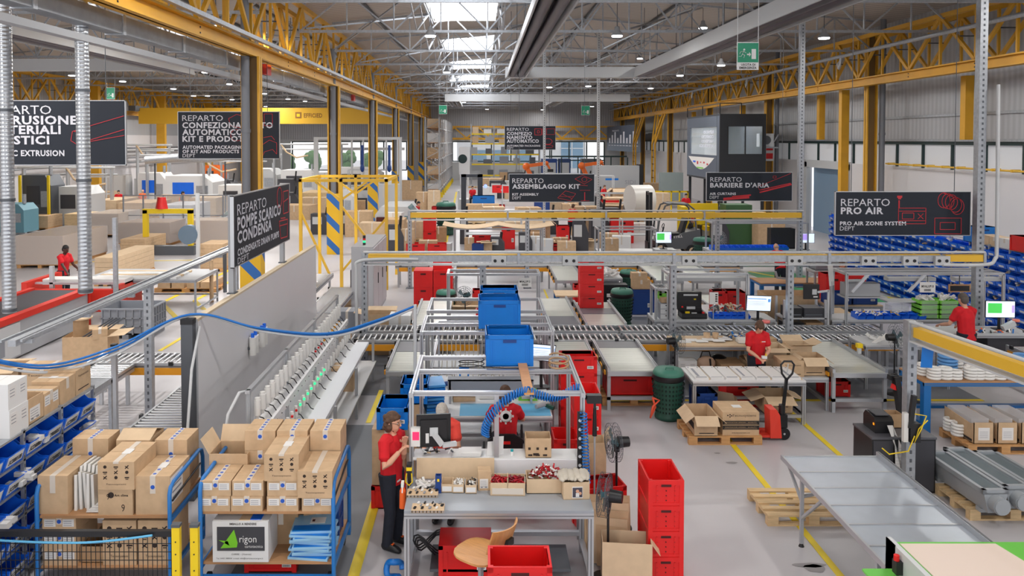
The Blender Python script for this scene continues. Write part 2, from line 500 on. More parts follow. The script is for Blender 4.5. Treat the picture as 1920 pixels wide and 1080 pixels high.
# outside beyond the glass
mb = MB(WHITE); mb.box(-4,16,122,130,0,9)
mb.use(mat('outside_blue_glass',(112,150,178),0.2))
for x in (-2,1.5,5): mb.box(x,x + 2.6,121.9,122,1.2,3.4)
mb.box(12.2,15.6,121.9,122,0.6,6)
mb.use(WHITE)
for z in (2,3.6): mb.box(12.2,15.6,121.85,121.9,z,z + 0.12)
mb.box(13.8,13.95,121.85,121.9,0.6,6)
o = mb.build('white_building'); tag(o,'white office building with blue windows outside the far glazing','building')
for i,(x,r_) in enumerate(((-27,2.2),(-24,2.6),(-20.5,2.2),(-17,2.8),(-13.5,2.4))):
    mb = MB(LEAFG)
    for j in range(14):
        a = random.random() * 6.28; q = random.random() * r_ * 0.5
        mb.ell((x * 1.25 + math.cos(a) * q,120 + math.sin(a) * q,0.7 + random.random() * 2.0),(0.8,0.8,0.8),8,5)
    o = mb.build('shrub'); tag(o,'green shrub outside the far left window, ' + ('first','second','third','fourth','fifth')[i] + ' from the left','shrub','shrubs outside the left hall window')

# ---- roofs (shallow gables) with rooflights
ZE,ZR = 10.15,11.3
XRID = 5.25
def zroof(x):
    if x >= XM:
        return ZE + (ZR - ZE) * (1 - abs(x - XRID) / (XRID - XM if x < XRID else XR - XRID))
    return ZE + (ZR - ZE) * (1 - abs(x + 18.25) / 11.75)
def roofstrip(mb,x0,x1,y0,y1):
    mb.prism([(x0,y0,zroof(x0)),(x1,y0,zroof(x1)),(x1,y1,zroof(x1)),(x0,y1,zroof(x0))],(0,0,0.08))
SKYS = [(18.5,23.5),(31.0,36.8),(43.2,49.4),(55.4,61.4),(67.6,73.6),(79.8,85.5)]
mb = MB(ROOFM)
roofstrip(mb,XM,-2.3,-4,YF); roofstrip(mb,0.7,XRID,-4,YF); roofstrip(mb,XRID,XR,-4,YF)
ys = [-4] + [v for p in SKYS for v in p] + [YF]
for i in range(0,len(ys),2): roofstrip(mb,-2.3,0.7,ys[i],ys[i + 1])
struct(mb,'ceiling')
mb = MB(ROOFM)
roofstrip(mb,XL,-20,-4,YF); roofstrip(mb,-17,XM,-4,YF)
for a,b in ((-4,31),(36.8,43.2),(49.4,55.4),(61.4,67.6),(73.6,YF)): roofstrip(mb,-20,-17,a,b)
struct(mb,'ceiling_left')
n = 40
for y0,y1 in SKYS:
    n += 1
    mb = MB(SKYL); roofstrip(mb,-2.3,0.7,y0,y1); o = struct(mb,'window_%d' % n)
    f = MB(WHITE)
    for i in range(4):
        y = y0 + (y1 - y0) * i / 3
        f.bar((-2.3,y,zroof(-2.3) - 0.05),(0.7,y,zroof(0.7) - 0.05),0.08)
    for x in (-2.3,-0.8,0.7): f.bar((x,y0,zroof(x) - 0.05),(x,y1,zroof(x) - 0.05),0.08)
    f.build('window_frame',o)
    w = bpy.data.lights.new('rooflight','AREA'); w.shape = 'RECTANGLE'; w.size = 2.8; w.size_y = y1 - y0; w.energy = 380
    w.color = (0.93,0.96,1.0); lo = bpy.data.objects.new('rooflight',w); COL.objects.link(lo); lo.location = (-0.8,(y0 + y1) / 2,zroof(-0.8) - 0.15)
    lo.visible_camera = True
for y0,y1 in ((31,36.8),(43.2,49.4),(55.4,61.4),(67.6,73.6)):
    n += 1
    mb = MB(SKYL); roofstrip(mb,-20,-17,y0,y1); struct(mb,'window_%d' % n)

# ---- lattice roof trusses across both halls
def lattice(name,x0,x1,y,zb,npan):
    mb = MB(STEEL)
    mb.bar((x0,y,zb),(x1,y,zb),0.09,0.09)
    dx = (x1 - x0) / npan; pts = []
    for i in range(npan + 1):
        x = x0 + dx * i; pts.append(x)
    for i in range(npan):
        mb.bar((pts[i],y,zroof(pts[i]) - 0.12),(pts[i + 1],y,zroof(pts[i + 1]) - 0.12),0.08)
        a = (pts[i],y,zb) if i % 2 == 0 else (pts[i],y,zroof(pts[i]) - 0.12)
        b = (pts[i + 1],y,zroof(pts[i + 1]) - 0.12) if i % 2 == 0 else (pts[i + 1],y,zb)
        mb.bar(a,b,0.055)
        if i: mb.bar((pts[i],y,zb),(pts[i],y,zroof(pts[i]) - 0.12),0.045)
    return struct(mb,name)
for k in range(-2,13):
    y = 21.9 + 6.1 * k
    lattice('roof_truss',XM,16.9,y,8.85,14)
    if k > -1: lattice('roof_truss_left',XL,XM,y + 1.0,8.7,14)
# longitudinal lattice girders and braces between trusses
for x in (-2.35,0.75):
    for k in range(-2,12):
        y = 21.9 + 6.1 * k
        mb = MB(GREYP); z = zroof(x) - 0.15
        mb.bar((x,y,8.9),(x,y + 6.1,z),0.06); mb.bar((x,y,z),(x,y + 6.1,z),0.07)
        mb.bar((x,y + 6.1,8.9),(x,y,z),0.05)
        struct(mb,'roof_brace')
for x in (3.2,5.25,8.5,11.8,14.6,-4.6):
    mb = MB(STEELD); z = zroof(x) - 0.08
    mb.bar((x,-2,z),(x,YF,z),0.09,0.12); struct(mb,'roof_purlin')
for (x0,x1) in ((1.0,5.25),(5.25,9.5),(9.5,14),(-6.3,-2.4)):
    for k in range(-1,11,2):
        y = 21.9 + 6.1 * k; mb = MB(STEEL)
        mb.bar((x0,y,8.95),(x1,y + 6.1,zroof(x1) - 0.2),0.06); mb.bar((x1,y,zroof(x1) - 0.25),(x0,y + 6.1,8.95),0.05)
        struct(mb,'roof_stay')
for x in (-24,-20,-16,-12,-9):
    mb = MB(STEELD); z = zroof(x) - 0.08; mb.bar((x,5,z),(x,YF,z),0.09,0.12); struct(mb,'roof_purlin_left')

# ---- yellow crane girders, trusses and columns
def girder_bay(name,x,y0,y1,zb,zt,ztop,side):
    mb = MB(YEL)
    mb.box(x - 0.17,x + 0.17,y0,y1,zb,zb + 0.05); mb.box(x - 0.17,x + 0.17,y0,y1,zt - 0.05,zt); mb.box(x - 0.03,x + 0.03,y0,y1,zb,zt)
    mb.use(BLACK)
    for i in (1,2):
        yy = y0 + (y1 - y0) * i / 3
        mb.box(x + side * 0.03,x + side * 0.045,yy - 0.02,yy + 0.02,zb + 0.1,zb + 0.14); mb.box(x + side * 0.03,x + side * 0.045,yy - 0.02,yy + 0.02,zt - 0.14,zt - 0.1)
    struct(mb,name + '_girder')
    for off in (0.0,-side * 0.75):
        mb = MB(YEL)
        mb.box(x + off - 0.07,x + off + 0.07,y0,y1,ztop - 0.16,ztop)
        npn = 6; dy = (y1 - y0) / npn
        for i in range(npn):
            a,b = y0 + dy * i,y0 + dy * (i + 1)
            mb.bar((x + off,a,zt if i % 2 == 0 else ztop - 0.1),(x + off,b,ztop - 0.1 if i % 2 == 0 else zt),0.1,0.12)
            mb.bar((x + off,b,zt),(x + off,b,ztop - 0.1),0.08)
        mb.use(STEELD)
        if off:
            for i in range(npn):
                a = y0 + dy * (i + 0.5); zz = (zt + ztop) / 2
                mb.bar((x + off,a,zz),(x,a,zz),0.04)
        struct(mb,name + '_lattice')
ycols = [9.9 + 12.2 * i for i in range(8)]
for i,y in enumerate(ycols):
    y1 = min(y + 12.2,YF)
    girder_bay('crane',XM,y,y1,7.33,7.7,9.85,1)
    girder_bay('crane_right',16.4,y,y1,7.3,7.66,9.5,-1)
    girder_bay('crane_left',XL + 1.0,y,y1,7.0,7.35,9.4,1)
girder_bay('crane',XM,-4,9.9,7.33,7.7,9.85,1)
def column(name,x,y,zt,stripes,pipe_dx,w=0.5,stripe_z=2.65,d=0.3):
    mb = MB(YEL)
    mb.box(x - w / 2,x - w / 2 + 0.06,y - d / 2,y + d / 2,0,zt); mb.box(x + w / 2 - 0.06,x + w / 2,y - d / 2,y + d / 2,0,zt)
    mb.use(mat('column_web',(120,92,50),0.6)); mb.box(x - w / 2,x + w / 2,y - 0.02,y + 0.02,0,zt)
    o = struct(mb,name)
    if pipe_dx is not None:
        p = MB(PIPE); p.cyl((x + pipe_dx,y - d / 2 - 0.02,stripe_z if stripes else 0.2),(x + pipe_dx,y - d / 2 - 0.02,zt + 1.6),0.12)
        p.cyl((x + pipe_dx,y - d / 2 - 0.02,5.2),(x + pipe_dx,y - d / 2 - 0.02,5.3),0.14); p.build('downpipe',o)
    if stripes:
        g = MB(STRIPE); g.box(x - w / 2 - 0.03,x + w / 2 + 0.03,y - d / 2 - 0.12,y + d / 2 + 0.02,0,stripe_z); g.build('column_guard',o)
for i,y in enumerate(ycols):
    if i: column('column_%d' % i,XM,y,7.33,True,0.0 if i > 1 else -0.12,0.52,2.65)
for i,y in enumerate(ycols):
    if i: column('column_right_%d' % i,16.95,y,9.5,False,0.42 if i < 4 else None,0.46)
for i in range(6):
    y = 28.3 + 12.2 * i
    mb = MB(YEL); mb.box(17.3,17.6,y - 0.15,y + 0.15,5.0,7.3); struct(mb,'wall_post_right')
mb = MB(YEL); mb.box(16.6,16.95,36.3,36.6,0,7.3); struct(mb,'wall_post_right')
for i,y in enumerate(ycols[2:]):
    mb = MB(YEL); mb.box(XL + 0.6,XL + 1.35,y - 0.2,y + 0.2,0,9.4); struct(mb,'column_left_wall')
# V-braced lattice legs at the right side
for y in (71,80):
    mb = MB(YEL)
    for dy in (0,1.2):
        mb.bar((15.6,y + dy,0),(15.6,y + dy,4.6),0.14)
        for k in range(7): mb.bar((15.6,y,0.3 + 0.62 * k),(15.6,y + 1.2,0.3 + 0.62 * k),0.06)
        mb.bar((15.6,y + dy,4.6),(16.2,y + (-1.4 if dy == 0 else 2.6),7.3),0.12)
        mb.bar((15.6,y + dy,4.6),(16.2,y + (1.6 if dy == 0 else -0.4),7.3),0.12)
    struct(mb,'column_lattice')
# far cross girder
for xx0,xx1 in ((XM,5.5),(5.5,17.0)):
    mb = MB(YEL)
    mb.box(xx0,xx1,YF - 1,YF - 0.8,5.0,5.25); mb.box(xx0,xx1,YF - 1,YF - 0.8,6.5,6.7)
    npn = 8; dx = (xx1 - xx0) / npn
    for i in range(npn): mb.bar((xx0 + dx * i,YF - 0.9,5.2 if i % 2 else 6.5),(xx0 + dx * (i + 1),YF - 0.9,6.5 if i % 2 else 5.2),0.16)
    struct(mb,'beam_far_girder')
# yellow overhead crane bridge across the left hall
t = thing('bridge_crane','yellow overhead travelling crane bridge across the left hall','crane',(0,64.5,7.0))
mb = MB(mat('crane_yellow',(236,184,50),.45)); mb.box(XL + 1.9,XM - 0.75,-0.4,0.4,-0.7,0.6); mb.build('bridge_beam',t)
mb = MB(STEELD); mb.box(XL + 1.45,XL + 2.0,-1.2,1.2,0.35,0.75); mb.build('end_carriage',t)
mb = MB(STEELD); mb.box(XM - 0.8,XM - 0.35,-1.2,1.2,0.62,0.9); mb.build('end_carriage',t)
mb = MB(mat('crane_logo',(150,104,34),.5))
c = -15.3
mb.box(c,c + 0.5,-0.42,-0.4,-0.25,0.25); mb.use(YELB); mb.box(c + 0.12,c + 0.38,-0.43,-0.42,-0.12,0.12); mb.use(MATS['crane_logo'])
mb.text('EFFICIED',(c + .7,-0.41,-0.2),(1,0,0),(0,0,1),1.5,0.36,True); mb.build('lettering',t)

# ---- ducts and trays
def run(name,label,cat,m,boxes,grp=None):
    mb = MB(m)
    for b in boxes: mb.box(*b)
    return tag(mb.build(name),label,cat,grp)
t = thing('busbar_trunking','galvanised busbar trunking with red tap-off boxes below the yellow crane girder','cable duct',(-7.02,0,7.2))
mb = MB(CAGE); mb.box(-0.16,0.16,2,95,-0.18,0.16)
mb.use(STEEL)
for i in range(31): mb.box(-0.18,0.18,3 + 3 * i,3.12 + 3 * i,-0.2,0.18)
mb.build('trunking',t)
for y in (24.5,41,47):
    mb = MB(mat('tap_off_red',(196,60,56),0.5)); mb.box(0.16,0.3,y,y + 0.5,-0.16,0.16); mb.build('tap_off_box',t)
t = thing('cable_tray','slim grey cable tray running along the hall under the busbar trunking','cable tray',(-7.1,0,6.8))
mb = MB(GREYP); mb.box(-0.09,0.09,2,90,-0.06,0.06); mb.build('tray',t)
for i in range(14):
    mb = MB(STEELD); mb.cyl((0,5 + 6 * i,0),(0,5 + 6 * i,0.25),0.015,n=6); mb.build('hanger_rod',t)
t = thing('light_rail','perforated steel strut rail along the lower edge of the yellow girder','cable rail',(-6.2,0,7.72))
mb = MB(STEEL); mb.box(-0.06,0.06,2,60,0,0.1); mb.build('rail',t)
t = thing('pipe_run','long grey pipe in front of the yellow right hand crane girder','pipe',(15.5,0,8.6))
mb = MB(STEEL); mb.cyl((0,12,0),(0,96,0),0.08); mb.build('pipe',t)
for i in range(4):
    y = 34 + 12 * i; mb = MB(LGREY)
    mb.tube([(0,y,0),(-0.02,y + .1,-.35),(0.0,y + .25,-.5),(0.02,y + .4,-.3),(0.3,y + .45,0)],0.05); mb.build('hose_loop',t)
def heater(name,label,x,y0,y1,z,w=0.95,h=0.5):
    t = thing(name,label,'heater',(x,y0,z)); L = y1 - y0
    mb = MB(LGREY)
    for s in (-1,1):
        mb.prism([(s * w / 2,0,0),(s * (w / 2 - 0.05),0,0),(s * (w / 2 - 0.14),0,h),(s * (w / 2 - 0.09),0,h)],(0,L,0))
    mb.box(-w / 2 + 0.1,w / 2 - 0.1,0,L,h - 0.03,h); mb.build('reflector_housing',t)
    mb = MB(mat('radiant_tube',(70,64,78),0.35,0.5))
    for s in (-1,1): mb.cyl((s * 0.19,0,0.14),(s * 0.19,L,0.14),0.15,n=14)
    mb.build('radiant_tubes',t)
    for i in range(int(L // 6) + 1):
        for s in (-1,1):
            mb = MB(STEELD); mb.cyl((s * 0.3,0.3 + 6 * i,h),(s * 0.3,0.3 + 6 * i,zroof(x) - z),0.012,n=6); mb.build('suspension_wire',t)
heater('radiant_heater','double tube radiant heater hanging over the main aisle, centre of the hall',1.62,12,37.8,8.0)
heater('radiant_heater','double tube radiant heater hanging near the emergency exit sign at right',7.75,12,37.8,8.0,1.0)
heater('radiant_heater','pale radiant heater hanging above the left hall beside the spiral ducts',-12.9,20,34,7.8,.95,.4)
heater('radiant_heater','short radiant heater over the far racks, left of the pair',-2.3,61,72,8.0)
heater('radiant_heater','short radiant heater over the far racks, right of the pair',6.0,61,72,8.0)
run('heater_header_duct','light grey header duct joining the two long radiant heaters','duct',LGREY,[(1.1,8.3,37.8,38.5,8.0,8.5)])
run('heater_header_duct','light grey header duct crossing the far end of the main hall','duct',LGREY,[(-2.9,11.3,60.2,61,7.95,8.5)])
run('heater_header_duct','light grey header duct crossing the left hall behind its radiant heater','duct',LGREY,[(-21,-12.4,34,34.6,8.0,8.5)])

# ---- high bay lamps
def lamp_fn(o):
    mb = MB(GREYP); mb.lathe((0,0,0),[(0.06,0.34),(0.08,0.33),(0.1,0.2),(0.17,0.12),(0.21,0.05),(0.21,0.02),(0.02,0.02)],18); mb.build('lamp_housing',o)
    mb = MB(LAMPGLOW); mb.lathe((0,0,0),[(0.19,0.02),(0.18,-0.02),(0.02,-0.03)],18); mb.build('diffuser',o)
    mb = MB(STEELD); mb.cyl((0,0,0),(0,0,1.0),0.012,n=6); mb.build('suspension_rod',o,(0,0,0.33))
lampd = bpy.data.lights.new('high_bay_light','AREA'); lampd.shape = 'DISK'; lampd.size = 0.36; lampd.energy = LAMP_W; lampd.color = (1.0,0.97,0.93)
ZL = 8.6
lampd2 = lampd.copy(); lampd2.energy = LAMP_W * 1.9
lpx = [(807,68,'first lamp left of the big heater'),(1157,68,'lone lamp right of the big heater'),(1545,72,'lamp above the yellow girder near the exit sign'),
       (838,136,'left rooflight row'),(849,151,'left rooflight row'),(858,168,'left rooflight row'),(865,180,'left rooflight row'),
       (1030,164,'row beyond the heater end'),(1103,162,'row beyond the heater end'),(1220,166,'row by the right girder'),(1200,110,'skylight glint by the right heater'),  # lamp by the right heater is added, standing in for a skylight glint
       (1318,53,'between heater and exit sign'),(1352,123,'row by the right girder'),(1275,142,'row by the right girder'),(913,205,'far row'),(1017,206,'far row'),(870,192,'left rooflight row'),(918,190,'far row'),
       (1150,186,'far row'),(1110,200,'far row')]
lpl = [(135,142),(230,153),(325,167),(363,180),(389,180),(435,187),(498,200),(540,186),(405,50),(430,54),(545,108),(572,190),(385,136),(430,158),(496,176)]
ORD = ['first','second','third','fourth','fifth','sixth','seventh','eighth','ninth','tenth','eleventh','twelfth','thirteenth','fourteenth','fifteenth','sixteenth','seventeenth','eighteenth','nineteenth','twentieth','twenty-first','twenty-second','twenty-third','twenty-fourth','twenty-fifth','twenty-sixth','twenty-seventh','twenty-eighth','twenty-ninth','thirtieth','thirty-first','thirty-second','thirty-third','thirty-fourth','thirty-fifth','thirty-sixth','thirty-seventh','thirty-eighth','thirty-ninth','fortieth']
def put_lamp(p,label,grp):
    o = inst('lamp',lamp_fn,'high_bay_lamp',label,'lamp',p,0,grp)
    for c in o.children:
        if c.name.startswith('suspension_rod'): c.scale.z = max(0.2,zroof(p[0]) - p[2] - 0.33)
    lo = bpy.data.objects.new('high_bay_light',lampd2 if p[0] < XM else lampd); COL.objects.link(lo); lo.location = (p[0],p[1],p[2] - 0.05)
LP = sorted([(px,py) for px,py,_ in lpx],key=lambda q: q[1])
for i,(px,py) in enumerate(LP):
    put_lamp(fl(px,py,10.0 if px in (1318,1200) else ZL),'lit round high bay lamp in the main hall roof, %s nearest of its hall' % ORD[i],'high bay lamps of the main hall')  # one of these is the lamp put in for a skylight glint
for i,(px,py) in enumerate(sorted(lpl,key=lambda q: q[1])):
    put_lamp(fl(px,py,ZL),'lit round high bay lamp in the left hall roof, %s nearest of its hall' % ORD[i],'high bay lamps of the left hall')
# the rest of the lamp grid (nearest rows pass above the picture)
for x in (-4,1.6,7.5,13.5):
    for y in (6,14,22):
        if (x,y) in ((-4,22),(7.5,22)): continue
        lo = bpy.data.objects.new('high_bay_light',lampd); COL.objects.link(lo); lo.location = (x,y,ZL)
for x in (-11,-19):
    for y in (8,16):
        lo = bpy.data.objects.new('high_bay_light',lampd2); COL.objects.link(lo); lo.location = (x,y,ZL)

# ---- poles of the hall
def pole(name,label,x,y,w,z0,z1,cat='post',m=None):
    t = thing(name,label,cat,(x,y,z0)); mb = MB(m or STEEL)
    h = z1 - z0
    mb.box(-w / 2,w / 2,-w / 2,w / 2,0,h); mb.build('post',t)
    mb = MB(STEELD)
    n = int(h / 0.12)
    for i in range(n): mb.box(-w * 0.12,w * 0.12,-w / 2 - 0.003,-w / 2,0.05 + i * 0.12,0.1 + i * 0.12)
    mb.build('perforation_dots',t)
    mb = MB(STEELD); mb.box(-w,w,-w,w,0,0.015); mb.build('base_plate',t)
    return t
pole('steel_post','tall perforated steel post at right carrying the grey power rail to the roof',11.0,17.35,0.17,0,10.3)
pole('steel_post','tall slim steel post behind the air curtains sign',10.75,26.5,0.16,0,10.5)
pole('steel_post','thin white post rising left of the kit assembly sign to the roof',3.05,38.8,0.12,0,10.6,m=LGREY)
pole('steel_post','thin pale post rising right of the kit assembly sign to the roof',5.9,40.0,0.14,0,10.6,m=LGREY)
SPIRAL = wavemat('spiral_duct',(176,180,186),(196,200,204),4.5,'Z',0.3,0.75,0.25)
def duct(label,x,y,r,z0,z1):
    t = thing('spiral_duct',label,'duct',(x,y,z0)); mb = MB(SPIRAL); mb.cyl((0,0,0),(0,0,z1 - z0),r,n=18); mb.build('duct_pipe',t)
    for z in (0.02,2.0,3.6):
        mb = MB(STEELD); mb.cyl((0,0,z),(0,0,z + 0.05),r + 0.012,n=18); mb.build('duct_clamp',t)
duct('galvanised spiral duct standing behind the extrusion sign, right one of two',-6.98 - 0.15,14.0,0.115,2.25,8.9)
duct('galvanised spiral duct at the left edge, partly outside the frame',-8.5,14.0,0.115,1.9,8.9)
mb = MB(STEEL); mb.box(-9.95,-9.85,21.0,21.1,0,2.9); tag(mb.build('duct_support_post'),'slim steel upright beside the right spiral duct','post')
# ================================================================ SIGNS
def frame_pts(o,ux,uz):
    return Vector(o),Vector(ux),Vector(uz)
def sign(label,c0,c1,z0,z1,texts,art,ztop=None,name='department_sign'):
    """c0, c1: the lower left and lower right corners on plan as the reader sees them; texts and art in shares of the face"""
    a = Vector((c0[0],c0[1],0)); b = Vector((c1[0],c1[1],0)); L = (b - a).length; ux = (b - a).normalized()
    nrm = ux.cross(Vector((0,0,1)))
    ang = math.atan2(ux.y,ux.x); H = z1 - z0
    t = thing(name,label,'sign',(a.x,a.y,z0),ang,'hanging department signs')
    mb = MB(SIGNDK); mb.box(0.012,L - 0.012,0,0.05,0.012,H - 0.012); mb.build('board',t)
    mb = MB(ALU); mb.box(0,0.015,-0.005,0.055,0,H); mb.box(L - 0.015,L,-0.005,0.055,0,H); mb.box(0,L,-0.005,0.055,H - 0.015,H); mb.box(0,L,-0.005,0.055,0,0.015)
    mb.build('frame',t)
    mb = MB(SIGNTX)
    for s_,x0,y0,x1,y1,bold in texts:
        mb.text(s_,(x0 * L,-0.006,(1 - y1) * H),(1,0,0),(0,0,1),(x1 - x0) * L,(y1 - y0) * H,bold)
    mb.build('lettering',t)
    mb = MB(SIGNRED)
    for w,pts in art:
        mb.line([(x * L,-0.001,(1 - y) * H) for x,y in pts],w,(0,-1,0),0.005)
    if art: mb.build('red_line_drawing',t)
    if ztop:
        for x in (0.12 * L,0.88 * L):
            mb = MB(STEELD); mb.cyl((x,0.025,H),(x,0.025,ztop - z0),0.008,n=6); mb.build('hanging_wire',t)
    return t
def rect(x0,y0,x1,y1): return [(x0,y0),(x1,y0),(x1,y1),(x0,y1),(x0,y0)]
def circ(cx,cy,rx,ry,n=20): return [(cx + rx * math.cos(2 * math.pi * i / n),cy + ry * math.sin(2 * math.pi * i / n)) for i in range(n + 1)]
def signpx(label,x0,x1,y0,y1,Y,texts,art,ztop=8.8):
    p = dp(x0,y1,Y); q = dp(x1,y0,Y)
    return sign(label,(p.x,Y),(q.x,Y),p.z,q.z,texts,art,ztop)
T = 0.012
signpx('dark hanging sign reading REPARTO PRO AIR above the right hand benches',1565,1821,359,442,17.75,
       [('REPARTO',.042,.165,.402,.33,0),('PRO AIR',.042,.355,.355,.515,1),('PRO AIR ZONE SYSTEM',.037,.675,.523,.765,1),('DEPT',.037,.79,.145,.88,0)],
       [(T,rect(.467,.375,.668,.73)),(T,[(.467,.445),(.668,.445)]),(T,[(.467,.66),(.668,.66)]),(T,rect(.495,.485,.58,.62)),(.03,[(.47,.2),(.47,.38)]),(.05,[(.455,.12),(.492,.12)]),(.03,[(.463,.16),(.484,.16)]),
        (T,[(.61,.5),(.65,.62)]),(T,[(.65,.5),(.61,.62)]),
        (T,rect(.735,.6,.93,.955)),(T,rect(.775,.7,.885,.86)),(T,circ(.9,.34,.048,.18)),(T,circ(.885,.3,.045,.17)),(T,circ(.855,.24,.045,.17)),(T,circ(.83,.22,.045,.17)),(T,circ(.8,.2,.045,.17)),(T,[(.79,.03),(.91,.17)])])
signpx('dark hanging sign reading REPARTO BARRIERE D\'ARIA in front of the raised cabin',1324,1486,323,377,28.0,
       [('REPARTO',.045,.17,.41,.33,0),("BARRIERE D'ARIA",.045,.36,.73,.53,1),('AIR CURTAINS',.04,.7,.345,.79,1),('DEPT',.04,.82,.15,.92,0)],
       [(.05,[(.62,.7),(1 - .01,.42)]),(.03,[(.62,.62),(.98,.38)]),(T,[(.6,.5),(.98,.04)]),(T,[(.6,.5),(.62,.62)]),(T,rect(.775,.13,.81,.2)),(.09,[(.2,.93),(.5,.86)]),(.05,[(.3,.85),(.52,.79)])])
signpx('dark hanging sign reading REPARTO ASSEMBLAGGIO KIT over the centre of the hall',954,1115,326,379,28.0,
       [('REPARTO',.04,.16,.405,.33,0),('ASSEMBLAGGIO KIT',.04,.36,.83,.53,1),('KIT ASSEMBLY',.04,.68,.35,.77,1),('DEPT',.04,.8,.145,.9,0)],
       [(T,[(.57,.85),(.66,.6),(.78,.7),(.72,.95),(.57,.85)]),(T,[(.6,.8),(.76,.8)]),(T,[(.62,.7),(.74,.88)]),(.03,[(.885,.65),(.885,.95)]),(T,[(.83,.58),(.95,.58)]),(T,[(.84,.95),(.94,.95)]),(T,[(.77,.18),(.86,.05),(.97,.2),(.88,.36),(.77,.18)]),(T,circ(.88,.2,.03,.08)),(T,[(.82,.4),(.92,.42)])])
signpx('small distant dark sign reading REPARTO CONFEZIONAMENTO AUTOMATICO by the far racks',946,1042,236,281,46.3,
       [('REPARTO',.045,.08,.475,.21,0),('CONFEZIO',.045,.25,.535,.39,1),('NAMENTO',.045,.41,.545,.55,1),('AUTOMATICO',.045,.56,.67,.71,1),('AUTOMATED PACKAGING',.045,.79,.7,.87,1),('DEPT',.045,.89,.175,.97,0)],
       [(.03,rect(.59,.12,.72,.38)),(.03,rect(.64,.2,.68,.3)),(.02,rect(.74,.12,.98,.36)),(.02,[(.82,.12),(.82,.36)]),(.03,circ(.85,.65,.08,.12)),(.02,circ(.85,.85,.1,.06))])
signpx('dark sign in the left hall reading REPARTO CONFEZIONAMENTO AUTOMATICO KIT E PRODOTTI',334,524,209,298,24.0,
       [('REPARTO',.045,.08,.445,.2,0),('CONFEZIONAMENTO',.045,.225,.935,.355,1),('AUTOMATICO',.045,.37,.64,.5,1),('KIT E PRODOTTI',.045,.515,.72,.64,1),('AUTOMATED PACKAGING',.045,.715,.64,.79,1),('OF KIT AND PRODUCTS',.045,.805,.6,.88,1),('DEPT',.045,.895,.17,.965,0)],
       [(T,[(.5,.15),(.58,.06),(.64,.1),(.62,.35),(.52,.3),(.5,.15)]),(T,circ(.58,.5,.06,.12)),(T,[(.83,.7),(.9,.6),(.97,.66),(.97,.9),(.93,.8),(.85,.85),(.83,.94),(.83,.7)]),(T,[(.84,.55),(.92,.52),(.95,.6)]),(T,rect(.85,.05,.93,.3))])
p = dp(-75,310,17.0); q = dp(235,188,17.0)
sign('big dark sign cut by the left edge reading ESTRUSIONE MATERIALI PLASTICI',(p.x,17.0),(q.x,17.0),p.z,q.z,
     [('REPARTO',.17,.08,.555,.215,0),('ESTRUSIONE',.17,.235,.71,.375,1),('MATERIALI',.17,.385,.61,.52,1),('PLASTICI',.17,.545,.54,.68,1),('PLASTIC EXTRUSION',.17,.765,.63,.86,1)],
     [(T,[(.68,.48),(.75,.42),(.99,.24)]),(T,[(.68,.48),(.67,.62),(.7,.67),(.76,.63),(.99,.45)]),(T,[(.76,.63),(.76,.5),(.69,.48)]),(T,[(.7,.67),(.99,.54)])],8.7)
# condensate pump sign on posts along the white partition
sign('dark sign on the white partition reading REPARTO POMPE SCARICO CONDENSA',(-4.0,12.55),(-4.0,16.2),2.93,4.1,
     [('REPARTO',.05,.13,.52,.29,0),('POMPE SCARICO',.05,.31,.8,.5,1),('CONDENSA',.05,.51,.62,.69,1),('CONDENSATE DRAIN PUMPS',.05,.755,.76,.86,1),('DEPT',.05,.88,.22,.97,0)],
     [(.02,circ(.78,.2,.05,.17)),(.02,rect(.86,.12,.97,.5)),(.02,[(.86,.3),(.97,.26)]),(.02,[(.77,.6),(.95,.62),(.94,.92),(.8,.9),(.77,.6)]),(.02,[(.77,.68),(.95,.7)]),(.02,[(.8,.56),(.9,.58)])])
for y in (12.7,15.9):
    t = thing('sign_post','grey metal upright carrying the condensate pump sign, %s one' % ('near' if y < 14 else 'far'),'post',(-4.07,y,2.5),0,'sign uprights on the partition')
    mb = MB(GREYP); mb.box(-0.05,0.03,-0.06,0.06,0,1.6); mb.build('post',t); mb = MB(STEELD); mb.box(-0.07,0.06,-0.09,0.09,0,0.02); mb.build('foot_plate',t)
